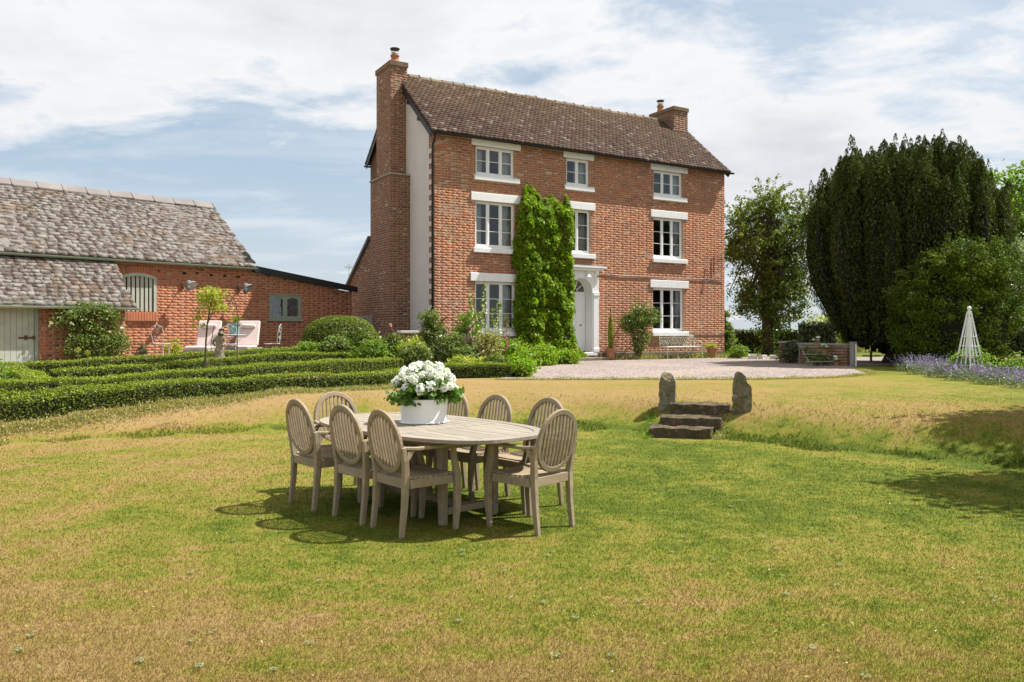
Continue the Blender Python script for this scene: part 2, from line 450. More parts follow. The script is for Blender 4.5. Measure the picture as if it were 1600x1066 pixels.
G_box = [(0, (0.06, 0.095, 0.012)), (0.5, (0.12, 0.175, 0.018)), (0.85, (0.19, 0.235, 0.03)), (1, (0.28, 0.28, 0.06))]
M['box'] = mat_leaf('box_leaf', G_box, 0.38, (0.19, 0.21, 0.03), 0.5, 0.25, 1.2)
M['shoot'] = mat_leaf('sunlit_box_shoot', [(0, (0.20, 0.26, 0.02)), (0.6, (0.30, 0.35, 0.035)), (1, (0.40, 0.42, 0.07))], 0.4)  # lighter shoot colour painting sunlight onto the hedge tops
M['ivy'] = mat_leaf('creeper_leaf', [(0, (0.10, 0.19, 0.008)), (0.5, (0.19, 0.31, 0.014)), (0.85, (0.30, 0.42, 0.022)), (0.97, (0.42, 0.47, 0.05)), (1, (0.42, 0.22, 0.06))], 0.45, (0.23, 0.30, 0.018), 0.5, 0.25, 2.2)
M['yew'] = mat_leaf('irish_yew_leaf', [(0, (0.030, 0.050, 0.012)), (0.6, (0.066, 0.088, 0.020)), (0.93, (0.12, 0.135, 0.032)), (1, (0.18, 0.18, 0.05))], 0.18, (0.095, 0.10, 0.026), 0.75, 0.08, 0.9)
M['yew2'] = mat_leaf('common_yew_leaf', [(0, (0.024, 0.042, 0.006)), (0.5, (0.062, 0.095, 0.009)), (1, (0.15, 0.20, 0.018))], 0.22, (0.15, 0.20, 0.014), 0.6, 0.12, 1.0)
M['tree'] = mat_leaf('broad_leaf', [(0, (0.065, 0.10, 0.02)), (0.5, (0.155, 0.20, 0.035)), (1, (0.30, 0.33, 0.08))], 0.4, (0.17, 0.20, 0.035), 0.5, 0.25, 1.0)
M['lime'] = mat_leaf('bright_leaf', [(0, (0.10, 0.17, 0.015)), (0.6, (0.17, 0.26, 0.025)), (1, (0.27, 0.34, 0.05))], 0.45)
M['silver'] = mat_leaf('silvery_leaf', [(0, (0.14, 0.20, 0.10)), (0.5, (0.26, 0.32, 0.20)), (1, (0.5, 0.54, 0.42))], 0.3)
M['rose'] = mat_leaf('rose_leaf', [(0, (0.065, 0.105, 0.02)), (0.5, (0.13, 0.19, 0.035)), (0.9, (0.22, 0.27, 0.06)), (1, (0.34, 0.24, 0.09))], 0.36, (0.13, 0.17, 0.03), 0.5, 0.35, 3)
M['dryleaf'] = mat_leaf('straw_leaf', [(0, (0.26, 0.24, 0.07)), (0.5, (0.38, 0.30, 0.10)), (0.8, (0.20, 0.24, 0.06)), (1, (0.5, 0.42, 0.2))], 0.3)
M['gold'] = mat_leaf('golden_leaf', [(0, (0.24, 0.28, 0.03)), (0.6, (0.38, 0.40, 0.05)), (1, (0.5, 0.48, 0.08))], 0.4)
M['laurel'] = mat_leaf('dark_hedge_leaf', [(0, (0.03, 0.048, 0.014)), (0.6, (0.07, 0.095, 0.03)), (1, (0.20, 0.21, 0.09))], 0.2, None, 0.4, 0.5)
M['cat'] = mat_leaf('catmint_flower', [(0, (0.16, 0.12, 0.28)), (0.5, (0.24, 0.185, 0.40)), (1, (0.36, 0.29, 0.55))], 0.25)
M['catleaf'] = mat_leaf('catmint_leaf', [(0, (0.12, 0.16, 0.08)), (1, (0.26, 0.30, 0.17))], 0.25)
M['petal'] = mat_leaf('white_petal', [(0, (0.80, 0.80, 0.74)), (0.6, (0.90, 0.90, 0.88)), (1, (0.92, 0.92, 0.9))], 0.12, None, 0.6, 0.1)
M['cream'] = mat_leaf('cream_petal', [(0, (0.75, 0.70, 0.50)), (1, (0.85, 0.82, 0.70))], 0.3, None, 0.6, 0.2)
M['pinkp'] = mat_leaf('pink_petal', [(0, (0.70, 0.30, 0.38)), (1, (0.82, 0.52, 0.56))], 0.3, None, 0.6, 0.2)
M['magenta'] = mat_leaf('magenta_petal', [(0, (0.55, 0.06, 0.20)), (1, (0.68, 0.16, 0.32))], 0.3, None, 0.6, 0.2)
M['palepink'] = mat_leaf('pale_pink_petal', [(0, (0.75, 0.55, 0.52)), (1, (0.85, 0.72, 0.68))], 0.3, None, 0.6, 0.2)

# ---------------------------------------------------------------- helpers
def setp(o, label=None, cat=None, group=None, kind=None):
    if label: o['label'] = label
    if cat: o['category'] = cat
    if group: o['group'] = group
    if kind: o['kind'] = kind
    return o

def thing(name, label, cat, loc=(0, 0, 0), rz=0.0, group=None):
    o = bpy.data.objects.new(name, None)
    COL.objects.link(o)
    o.empty_display_size = 0.2
    o.location = loc
    o.rotation_euler = (0, 0, rz)
    return setp(o, label, cat, group)

def link(name, me, parent=None, mat=None):
    if mat is not None and not me.materials: me.materials.append(mat)
    o = bpy.data.objects.new(name, me)
    COL.objects.link(o)
    if parent is not None: o.parent = parent
    return o

def copy_tree(src, parent=None):
    c = src.copy()
    COL.objects.link(c)
    if parent is not None: c.parent = parent
    for ch in list(src.children): copy_tree(ch, c)
    return c

def np_mesh(name, V, Q, mat=None, tri=False, smooth=False):
    me = bpy.data.meshes.new(name)
    V = np.asarray(V, dtype=np.float32).reshape(-1, 3); Q = np.asarray(Q, dtype=np.int32)
    k = Q.shape[1]
    me.vertices.add(len(V)); me.vertices.foreach_set('co', V.ravel())
    me.loops.add(Q.size); me.loops.foreach_set('vertex_index', Q.ravel())
    me.polygons.add(len(Q)); me.polygons.foreach_set('loop_start', np.arange(0, Q.size, k, dtype=np.int32))
    me.polygons.foreach_set('loop_total', np.full(len(Q), k, dtype=np.int32))
    if smooth: me.polygons.foreach_set('use_smooth', np.ones(len(Q), dtype=bool))
    me.update(calc_edges=True)
    me.validate()
    if mat is not None: me.materials.append(mat)
    return me

class MB:
    def __init__(s): s.v = []; s.f = []
    def add(s, vs, fs):
        k = len(s.v); s.v += [tuple(v) for v in vs]; s.f += [tuple(i + k for i in f) for f in fs]; return s
    def box(s, x0, x1, y0, y1, z0, z1):
        return s.add([(x0, y0, z0), (x1, y0, z0), (x1, y1, z0), (x0, y1, z0), (x0, y0, z1), (x1, y0, z1), (x1, y1, z1), (x0, y1, z1)],
                     [(3, 2, 1, 0), (4, 5, 6, 7), (0, 1, 5, 4), (1, 2, 6, 5), (2, 3, 7, 6), (3, 0, 4, 7)])
    def prism(s, pts, a, b, axis='y'):
        # pts in the plane, extruded from a to b along axis
        n = len(pts)
        if axis == 'y': f = lambda p, t: (p[0], t, p[1])
        elif axis == 'x': f = lambda p, t: (t, p[0], p[1])
        else: f = lambda p, t: (p[0], p[1], t)
        vs = [f(p, a) for p in pts] + [f(p, b) for p in pts]
        fs = [tuple(range(n - 1, -1, -1)), tuple(range(n, 2 * n))] + [(i, (i + 1) % n, n + (i + 1) % n, n + i) for i in range(n)]
        return s.add(vs, fs)
    def bar(s, a, b, w, d=None, up=(0, 0, 1), w2=None, d2=None):
        a = Vector(a); b = Vector(b); d = d or w; w2 = w2 or w; d2 = d2 or d
        t = (b - a).normalized(); u = Vector(up)
        if abs(t.dot(u)) > 0.99: u = Vector((0, 1, 0))
        x = t.cross(u).normalized(); y = x.cross(t).normalized()
        vs = []
        for p, ww, dd in ((a, w, d), (b, w2, d2)):
            for i, j in ((-1, -1), (1, -1), (1, 1), (-1, 1)): vs.append(p + x * i * ww / 2 + y * j * dd / 2)
        return s.add(vs, [(3, 2, 1, 0), (4, 5, 6, 7), (0, 1, 5, 4), (1, 2, 6, 5), (2, 3, 7, 6), (3, 0, 4, 7)])
    def tube(s, pts, r, n=6, r2=None, closed=False):
        pts = [Vector(p) for p in pts]; m_ = len(pts)
        k0 = len(s.v)
        prev = None
        for i, p in enumerate(pts):
            if closed: t = pts[(i + 1) % m_] - pts[i - 1]
            else: t = pts[min(i + 1, m_ - 1)] - pts[max(i - 1, 0)]
            t.normalize()
            if prev is None:
                u = Vector((0, 0, 1)) if abs(t.z) < 0.9 else Vector((1, 0, 0))
                x = t.cross(u).normalized()
            else:
                x = (prev - t * prev.dot(t)).normalized()
            prev = x; y = t.cross(x)
            rr = r if r2 is None else r + (r2 - r) * i / max(1, m_ - 1)
            if isinstance(r, (list, tuple)): rr = r[i]
            for j in range(n):
                a = 2 * math.pi * j / n
                s.v.append(tuple(p + x * math.cos(a) * rr + y * math.sin(a) * rr))
        rng_ = range(m_) if closed else range(m_ - 1)
        for i in rng_:
            for j in range(n):
                a = k0 + i * n + j; b = k0 + i * n + (j + 1) % n
                i2 = (i + 1) % m_
                s.f.append((a, b, k0 + i2 * n + (j + 1) % n, k0 + i2 * n + j))
        if not closed:
            s.f.append(tuple(k0 + j for j in range(n - 1, -1, -1)))
            s.f.append(tuple(k0 + (m_ - 1) * n + j for j in range(n)))
        return s
    def lathe(s, prof, n=20, c=(0, 0, 0), sx=1.0, sy=1.0):
        k0 = len(s.v); m_ = len(prof)
        for r, z in prof:
            for j in range(n):
                a = 2 * math.pi * j / n
                s.v.append((c[0] + r * math.cos(a) * sx, c[1] + r * math.sin(a) * sy, c[2] + z))
        for i in range(m_ - 1):
            for j in range(n):
                s.f.append((k0 + i * n + j, k0 + i * n + (j + 1) % n, k0 + (i + 1) * n + (j + 1) % n, k0 + (i + 1) * n + j))
        s.f.append(tuple(k0 + j for j in range(n - 1, -1, -1)))
        s.f.append(tuple(k0 + (m_ - 1) * n + j for j in range(n)))
        return s
    def build(s, name, mat, parent=None, smooth=False, bevel=0.0, kind=None, label=None):
        me = bpy.data.meshes.new(name)
        me.from_pydata(s.v, [], s.f); me.update()
        me.materials.append(mat)
        if smooth:
            me.polygons.foreach_set('use_smooth', [True] * len(me.polygons))
        o = link(name, me, parent)
        if bevel:
            b = o.modifiers.new('bevel', 'BEVEL'); b.width = bevel; b.segments = 1; b.limit_method = 'ANGLE'
        if kind: o['kind'] = kind
        if label: o['label'] = label
        return o

# terrain -----------------------------------------------------------------
TX = np.array([-60, -40, -14, -9, -6.6, -4.7, -2, 1, 2.87, 4.25, 5.45, 8, 12, 40, 60.])
TY = np.array([-4, 0.5, 7.0, 9.0, 10.25, 11.5, 12.4, 12.2, 11.05, 9.62, 8.48, 6.2, 3, -15, -30.])
def sst(t):
    t = np.clip(t, 0, 1); return t * t * (3 - 2 * t)
def G(x, y):
    x = np.asarray(x, float); y = np.asarray(y, float)
    z = 0.42 * sst((y - np.interp(x, TX, TY)) / 1.7) + 0.07 * sst((y - 16) / 8) + 0.22 * sst((-x - 2) / 4) * sst((y - 13) / 8)
    z = z + 0.012 * np.sin(x * 1.3 + 0.7 * y) * np.sin(y * 1.1 - 0.3 * x) * sst((y - 2) / 4) * (1 - sst((y - 15) / 3))
    d_ = y - np.interp(x, TX, TY)
    z = z + 0.030 * np.sin(x * 3.1 + 1.2 * np.sin(y * 1.7)) * np.sin(y * 2.9 + x) * sst(d_ / 0.4) * (1 - sst((d_ - 1.4) / 1.2))
    z = z - 0.9 * sst((y - 45) / 60)
    return z
def g(x, y): return float(G(x, y))

# box rows in a (u, n, v) frame ------------------------------------------------
def frame_pts(P, o, u, n, v):
    o = np.array(o, float); u = np.array(u, float); n = np.array(n, float); v = np.array(v, float)
    return o + P[..., 0:1] * u + P[..., 1:2] * n + P[..., 2:3] * v

def boxes_mesh(name, B, o, u, n, v, mat, jit=0.0015):
    """B rows: u0,u1,n_back,n_front_low,n_front_high,v0,v1 ; n is the outward axis"""
    B = np.asarray(B, float); k = len(B)
    u0, u1, nb, nl, nh, v0, v1 = B.T
    P = np.stack([np.stack([u0, nb, v0], 1), np.stack([u1, nb, v0], 1), np.stack([u1, nb, v1], 1), np.stack([u0, nb, v1], 1),
                  np.stack([u0, nl, v0], 1), np.stack([u1, nl, v0], 1), np.stack([u1, nh, v1], 1), np.stack([u0, nh, v1], 1)], 1)
    if jit: P[:, 4:, :] += rng.normal(0, jit, (k, 4, 3))
    V = frame_pts(P, o, u, n, v).reshape(-1, 3)
    f = np.array([[4, 5, 6, 7], [0, 1, 5, 4], [1, 2, 6, 5], [2, 3, 7, 6], [3, 0, 4, 7]])
    Q = (np.arange(k)[:, None, None] * 8 + f[None]).reshape(-1, 4)
    # keep windings outward whatever the handedness of the frame
    if np.dot(np.cross(np.array(u, float), np.array(v, float)), np.array(n, float)) < 0: Q = Q[:, ::-1]
    return np_mesh(name, V, Q, mat)

def brick_rows(x0, x1, z0, z1, holes=(), gauge=0.0825, L=0.238, Hd=0.113, joint=0.014, seed=0, top=None, edge=None):
    r = random.Random(seed)
    out = []
    z = z0; row = 0
    while z + gauge * 0.6 < z1:
        zt = min(z + gauge, z1); zc = (z + zt) / 2
        a, b = x0, x1
        if edge: a, b = edge(zc)
        if top is not None:
            pass
        iv = [(a, b)]
        for (ha, hb, hz0, hz1) in holes:
            if hz0 < zc < hz1:
                nv = []
                for (p, q) in iv:
                    if hb <= p or ha >= q: nv.append((p, q)); continue
                    if ha > p: nv.append((p, ha))
                    if hb < q: nv.append((hb, q))
                iv = nv
        for (p, q) in iv:
            x = x0 - (0.17 if row % 2 else 0.0) ; k = 0
            while x < q:
                w = L if (k % 2 == 0) else Hd
                bx0, bx1 = x, x + w
                x += w + joint; k += 1
                c0, c1 = max(bx0, p), min(bx1, q)
                if c1 - c0 < 0.03: continue
                out.append((c0, c1 , z + joint, zt, (c1 - c0 > w - 0.001) and (w, zt - z > gauge - 1e-4)))
        z += gauge; row += 1
    if top is not None:
        out = [b for b in out if b[3] <= top((b[0] + b[1]) / 2)]
    return out

def lay(part_parent, rows, o, u, n, v, mat, world_cam_local, name='brick', proud=(0.0006, 0.0003), nind=300, depth=0.02, visible=None):
    """rows of (u0,u1,v0,v1,std). Nearest nind become objects, the rest one mesh."""
    o_ = np.array(o, float); u_ = np.array(u, float); n_ = np.array(n, float); v_ = np.array(v, float)
    cl = np.array(world_cam_local, float)
    idx = list(range(len(rows)))
    std = [i for i in idx if rows[i][4]]
    if visible: std = [i for i in std if visible((rows[i][0] + rows[i][1]) / 2, (rows[i][2] + rows[i][3]) / 2)]
    def dist(i):
        c = o_ + u_ * (rows[i][0] + rows[i][1]) / 2 + v_ * (rows[i][2] + rows[i][3]) / 2
        w = rows[i][1] - rows[i][0]
        return np.linalg.norm(c - cl) / w ** 0.5
    std.sort(key=dist)
    chosen = set(std[:nind])
    rot = Matrix((u_, n_ * -1, v_)).transposed() if np.dot(np.cross(u_, -n_), v_) > 0 else Matrix((u_ * -1, n_ * -1, v_)).transposed()
    eul = rot.to_euler()
    cache = {}
    for i in sorted(chosen):
        b = rows[i]; w = round(b[1] - b[0], 3); h = round(b[3] - b[2], 3)
        key = (w, h, random.randrange(3))
        if key not in cache:
            pr = depth + proud[0] + random.uniform(-1, 1) * proud[1]
            cache[key] = boxes_mesh(name, [(-w / 2, w / 2, -0.004, pr, pr, -h / 2, h / 2)], (0, 0, 0), (1, 0, 0), (0, -1, 0), (0, 0, 1), mat, 0.0005)
        ob = link(name, cache[key], part_parent)
        ob.location = o_ + u_ * (b[0] + b[1]) / 2 + v_ * (b[2] + b[3]) / 2
        ob.rotation_euler = eul
    rest = [b for i, b in enumerate(rows) if i not in chosen]
    if rest:
        B = []
        for b in rest:
            pr = depth + proud[0] + random.uniform(-1, 1) * proud[1]
            B.append((b[0], b[1], -0.004, pr, pr, b[2], b[3]))
        ob = link(name + 'work' if name == 'brick' else name + '_field', boxes_mesh(name, B, o, u, n, v, mat, 0.0005), part_parent)
        ob['kind'] = 'stuff'

def panel(mb, x0, x1, z0, z1, holes, y0, y1):
    xs = sorted({x0, x1} | {h for H_ in holes for h in H_[:2] if x0 < h < x1})
    zs = sorted({z0, z1} | {h for H_ in holes for h in H_[2:] if z0 < h < z1})
    def solid(i, j):
        if i < 0 or j < 0 or i >= len(xs) - 1 or j >= len(zs) - 1: return False
        cx = (xs[i] + xs[i + 1]) / 2; cz = (zs[j] + zs[j + 1]) / 2
        return not any(a < cx < b and c < cz < d for a, b, c, d in holes)
    for i in range(len(xs) - 1):
        for j in range(len(zs) - 1):
            if not solid(i, j): continue
            a, b, c, d = xs[i], xs[i + 1], zs[j], zs[j + 1]
            mb.add([(a, y0, c), (b, y0, c), (b, y0, d), (a, y0, d)], [(0, 1, 2, 3)])
            mb.add([(a, y1, c), (b, y1, c), (b, y1, d), (a, y1, d)], [(3, 2, 1, 0)])
            if not solid(i - 1, j): mb.add([(a, y0, c), (a, y0, d), (a, y1, d), (a, y1, c)], [(0, 1, 2, 3)])
            if not solid(i + 1, j): mb.add([(b, y0, c), (b, y0, d), (b, y1, d), (b, y1, c)], [(3, 2, 1, 0)])
            if not solid(i, j - 1): mb.add([(a, y0, c), (b, y0, c), (b, y1, c), (a, y1, c)], [(3, 2, 1, 0)])
            if not solid(i, j + 1): mb.add([(a, y0, d), (b, y0, d), (b, y1, d), (a, y1, d)], [(0, 1, 2, 3)])
    return mb

# foliage -----------------------------------------------------------------------
def leaves_mesh(name, P, size, mat, up=0.3, out=None, aspect=0.55, var=0.35, droop=0.0, axis=None, axw=0.0):
    P = np.asarray(P, float); k = len(P)
    N = rng.normal(0, 1, (k, 3))
    if out is not None: N = N + out * 1.3
    N[:, 2] += up * 2
    N /= np.linalg.norm(N, axis=1, keepdims=True) + 1e-9
    A = rng.normal(0, 1, (k, 3))
    if axis is not None: A = A * (1 - axw) + np.asarray(axis) * axw * 3
    A -= (A * N).sum(1, keepdims=True) * N
    A /= np.linalg.norm(A, axis=1, keepdims=True) + 1e-9
    A[:, 2] -= droop
    Bv = np.cross(N, A)
    s = (size * (1 + var * rng.uniform(-1, 1, k)))[:, None]
    w = s * aspect
    fold = N * s * 0.12
    V = np.stack([P - A * s * 0.5, P + Bv * w * 0.5 + fold - A * s * 0.05, P + A * s * 0.5, P - Bv * w * 0.5 + fold - A * s * 0.05], 1)
    return np_mesh(name, V.reshape(-1, 3), np.arange(4 * k).reshape(-1, 4), mat)

def blob_pts(n, c, r, shell=0.75):
    d = rng.normal(0, 1, (n, 3)); d /= np.linalg.norm(d, axis=1, keepdims=True)
    rad = shell + (1 - shell) * rng.uniform(0, 1, (n, 1)) ** 0.7
    rad *= rng.uniform(0.9, 1.06, (n, 1))
    return np.array(c) + d * rad * np.array(r), d

def clusters(ell, ncl, per, spread, shell=0.45, zmin=None):
    """leaf clumps spread in a list of ellipsoids ((c),(r)) -> pts, clump centres"""
    vol = np.array([e[1][0] * e[1][1] * e[1][2] for e in ell]) ** (2 / 3); vol /= vol.sum()
    cs = []; ps = []; od = []
    for e, v_ in zip(ell, vol):
        k = max(3, int(ncl * v_))
        c, d = blob_pts(k, e[0], e[1], shell)
        c = c + rng.normal(0, 0.04, c.shape)
        if zmin is not None: c[:, 2] = np.maximum(c[:, 2], zmin)
        cs.append(c)
        sp = spread * rng.uniform(0.6, 1.3, (k, 1, 1))
        q = c[:, None, :] + rng.normal(0, 1, (k, per, 3)) * sp * np.array([1, 1, 0.62])
        ps.append(q.reshape(-1, 3)); od.append(np.repeat(d, per, axis=0))
    return np.concatenate(ps), np.concatenate(cs), np.concatenate(od)

def flowers_mesh(name, C, r, mat, petals=7, size=0.5):
    """each bloom: a small rosette of petals round a centre"""
    C = np.asarray(C, float); k = len(C)
    d = rng.normal(0, 1, (k, petals, 3)); d[:, :, 2] = np.abs(d[:, :, 2]) * 0.8
    d /= np.linalg.norm(d, axis=2, keepdims=True)
    P = (C[:, None, :] + d * r * 0.6).reshape(-1, 3)
    return leaves_mesh(name, P, r * size * 2.2, mat, up=0.2, out=d.reshape(-1, 3), aspect=0.9, var=0.2)
# ================================================================ GROUND
def grid_sheet(name, xs, ys, zf, mat):
    X, Y = np.meshgrid(xs, ys)
    Z = zf(X, Y)
    V = np.stack([X, Y, Z], -1).reshape(-1, 3)
    nx, ny = len(xs), len(ys)
    i, j = np.meshgrid(np.arange(nx - 1), np.arange(ny - 1))
    a = (j * nx + i).ravel()
    Q = np.stack([a, a + 1, a + nx + 1, a + nx], 1)
    return np_mesh(name, V, Q, mat, smooth=True)
xs = np.concatenate([[-1500, -700, -300, -120, -60, -35], np.arange(-22, 22.01, 0.18), [35, 60, 120, 300, 700, 1500]])
ys = np.concatenate([[-400, -100, -30, -8], np.arange(-2, 20, 0.15), np.arange(20, 44, 0.6), [50, 60, 80, 120, 200, 400, 900, 1800, 3000]])
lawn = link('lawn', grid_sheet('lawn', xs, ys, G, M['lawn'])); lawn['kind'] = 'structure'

def poly_sheet(name, poly, mat, lift=0.006, step=0.35):
    """sheet over the terrain inside a polygon, its rim cut to the polygon"""
    import bmesh
    bm = bmesh.new()
    vs = [bm.verts.new((p[0], p[1], 0)) for p in poly]
    bm.faces.new(vs)
    x0 = min(p[0] for p in poly); x1 = max(p[0] for p in poly); y0 = min(p[1] for p in poly); y1 = max(p[1] for p in poly)
    for k in range(1, int((x1 - x0) / step) + 1):
        bmesh.ops.bisect_plane(bm, geom=bm.verts[:] + bm.edges[:] + bm.faces[:], plane_co=(x0 + k * step, 0, 0), plane_no=(1, 0, 0))
    for k in range(1, int((y1 - y0) / step) + 1):
        bmesh.ops.bisect_plane(bm, geom=bm.verts[:] + bm.edges[:] + bm.faces[:], plane_co=(0, y0 + k * step, 0), plane_no=(0, 1, 0))
    for v in bm.verts: v.co.z = g(v.co.x, v.co.y) + lift
    bmesh.ops.recalc_face_normals(bm, faces=bm.faces[:])
    me = bpy.data.meshes.new(name); bm.to_mesh(me); bm.free()
    if len(me.polygons) and me.polygons[0].normal.z < 0: me.flip_normals()
    me.polygons.foreach_set('use_smooth', [True] * len(me.polygons))
    o = link(name, me, None, mat); o['kind'] = 'structure'
    return o
def wob(pts, amp=0.10, n=8):
    out = []
    r = random.Random(3)
    for (a, b) in zip(pts, pts[1:] + pts[:1]):
        for k in range(n):
            t = k / n
            out.append((a[0] + (b[0] - a[0]) * t + r.uniform(-amp, amp), a[1] + (b[1] - a[1]) * t + r.uniform(-amp, amp)))
    return out
poly_sheet('gravel_drive', wob([(-0.35, 17.7), (0.8, 17.66), (2.9, 17.72), (5.6, 17.75), (7.4, 18.35), (8.75, 19.5), (9.3, 21.5), (9.9, 23.3), (12.5, 24.2), (16, 26.5), (15.5, 31), (10.0, 30.8), (8.8, 30.6), (5.0, 28.5), (2.4, 26.9), (1.6, 24.5), (0.5, 22.0)]), M['gravel'], 0.012)
poly_sheet('garden_bed', wob([(-3.4, 21.2), (-1.2, 20.2), (-0.3, 19.4), (0.1, 20.4), (0.9, 22.2), (1.9, 25.0), (2.6, 26.6), (1.4, 27.1), (-2.5, 24.9), (-5.5, 27.0), (-6.2, 24.5)], 0.05, 4), M['soil'], 0.008)
poly_sheet('patio', wob([(-12.5, 19.2), (-11.2, 18.6), (-7.4, 21.5), (-4.3, 26.0), (-5.2, 29.0), (-8.3, 25.6), (-11.3, 22.4)], 0.03, 4), M['gravel'], 0.010)

# ================================================================ FARMHOUSE
TH = math.atan2(0.5088, 0.861)
HX, HY, HZ = -2.44, 25.0, 0.47
house = thing('farmhouse', 'tall three storey red brick farmhouse with white lintels and sash-barred windows', 'house', (HX, HY, HZ), TH)
HM = Matrix.Translation((HX, HY, HZ)) @ Matrix.Rotation(TH, 4, 'Z')
def to_local(Mx, p): return tuple(Mx.inverted() @ Vector(p))
hc = to_local(HM, (0, 0, 1.5))
HL, HW, EAVE, RISE = 12.56, 5.6, 7.38, 2.42       # length, depth, eaves, rise to ridge
RIDGE = EAVE + RISE
B0 = -0.45                                         # walls run below the ground line
# window table: (x0, x1, zsill, zhead, lintel x0,x1,z0,z1, sill x0,x1, lights, rows, curtain kind)
WIN = [
 (1.47, 2.93, 6.10, 7.05, 1.31, 3.16, 7.05, 7.30, 1.40, 3.11, 3, 2, 'sides'),
 (5.02, 6.00, 6.10, 7.05, 4.89, 6.19, 7.05, 7.30, 4.93, 6.19, 2, 2, 'nets'),
 (8.94, 10.36, 6.09, 7.03, 8.79, 10.60, 7.03, 7.29, 8.88, 10.56, 3, 2, 'right'),
 (1.46, 2.94, 3.75, 5.27, 1.30, 3.14, 5.27, 5.53, 1.38, 3.12, 3, 3, 'left'),
 (4.98, 6.05, 3.75, 5.29, 4.90, 6.24, 5.29, 5.54, 4.90, 6.24, 2, 3, 'right'),
 (8.92, 10.38, 3.76, 5.28, 8.80, 10.61, 5.28, 5.54, 8.87, 10.58, 3, 3, 'right'),
 (1.45, 2.97, 1.03, 2.66, 1.28, 3.14, 2.66, 2.93, 1.36, 3.14, 3, 3, 'right'),
 (8.90, 10.42, 1.02, 2.66, 8.77, 10.66, 2.66, 2.94, 8.85, 10.64, 3, 3, 'far'),
]
DOOR = (5.12, 6.10, 0.30, 2.98)
holes_open = [(w[0], w[1], w[2] - 0.02, w[3]) for w in WIN] + [(DOOR[0], DOOR[1], DOOR[2], DOOR[3])]
holes_brick = []
for w in WIN:
    holes_brick += [(w[0], w[1], w[2], w[3]), (w[4], w[5], w[6], w[7]), (w[8], w[9], w[2] - 0.17, w[2])]
holes_brick += [(4.86, 6.39, 0.0, 3.17), (4.62, 6.56, 3.15, 3.33)]
# front wall ----------------------------------------------------------------
mb = MB(); panel(mb, 0, HL, B0, EAVE + 0.02, holes_open, 0.0, 0.32)
front = mb.build('wall', M['mortar'], house)
rows = brick_rows(0.0, HL, 0.28, EAVE - 0.02, holes_brick, seed=2)
lay(front, rows, (0, 0, 0), (1, 0, 0), (0, -1, 0), (0, 0, 1), M['brick'], hc, nind=300, depth=0.0)
MB().box(-0.02, 4.84, -0.05, -0.001, B0, 0.27).box(6.42, HL + 0.02, -0.05, -0.001, B0, 0.27).build('plinth', M['stone'], front, bevel=0.01)
# other walls: rear, right gable, and left gable rendered
def gable(x0, x1, mat, name, w0=0.0):
    pts = [(w0, B0), (HW, B0), (HW, EAVE), (HW / 2, RIDGE - 0.02), (w0, EAVE + w0 * RISE / (HW / 2))]
    return MB().prism([(p[0], p[1]) for p in pts], x0, x1, axis='x')
gl_ = gable(0.003, 0.30, None, '', 0.325).build('gable_wall', M['mortar'], house)
MB().prism([(0.36, B0), (3.1, B0), (3.1, RIDGE - 0.30), (HW / 2, RIDGE - 0.02), (0.36, EAVE + 0.36 * RISE / (HW / 2))], -0.022, 0.0, 'x').build('render_coat', M['render'], gl_)
MB().prism([(3.101, B0), (HW, B0), (HW, EAVE), (3.101, EAVE + (HW - 3.101) * RISE / (HW / 2))], -0.01, 0.0, 'x').build('brick_return', M['chimney_brick'], gl_)
gr_ = gable(HL - 0.30, HL, None, '', 0.325).build('gable_wall', M['brick'], house)
rows = brick_rows(0.0, 0.36, 0.05, EAVE - 0.1, [], seed=4)
lay(gl_, rows, (0, 0, 0), (0, 1, 0), (-1, 0, 0), (0, 0, 1), M['brick'], hc, nind=0, depth=0.0)
tb = MB()
zz_ = 0.4; k = 0
while zz_ < 7.0:
    tb.box(-0.026, -0.001, 0.10, 0.37, zz_, zz_ + 0.15); zz_ += 0.33; k += 1
tb.build('toothing_block', M['render'], gl_, kind='stuff')
MB().box(0.301, HL - 0.301, HW - 0.3, HW, B0, EAVE).build('rear_wall', M['brick'], house)
# rooms behind the panes (floors, a cross wall and back wall keep them dim)
rm = MB().box(0.31, HL - 0.31, 2.4, 2.45, 0.0, EAVE)
rm.box(0.31, HL - 0.31, 0.33, 2.39, 3.10, 3.30).box(0.31, HL - 0.31, 0.33, 2.39, 5.62, 5.80).box(0.31, HL - 0.31, 0.33, 2.39, 0.0, 0.1)
for x in (4.2, 7.2): rm.box(x, x + 0.1, 0.33, 2.39, 0.11, 7.3)
rm.build('room', M['interior'], house)
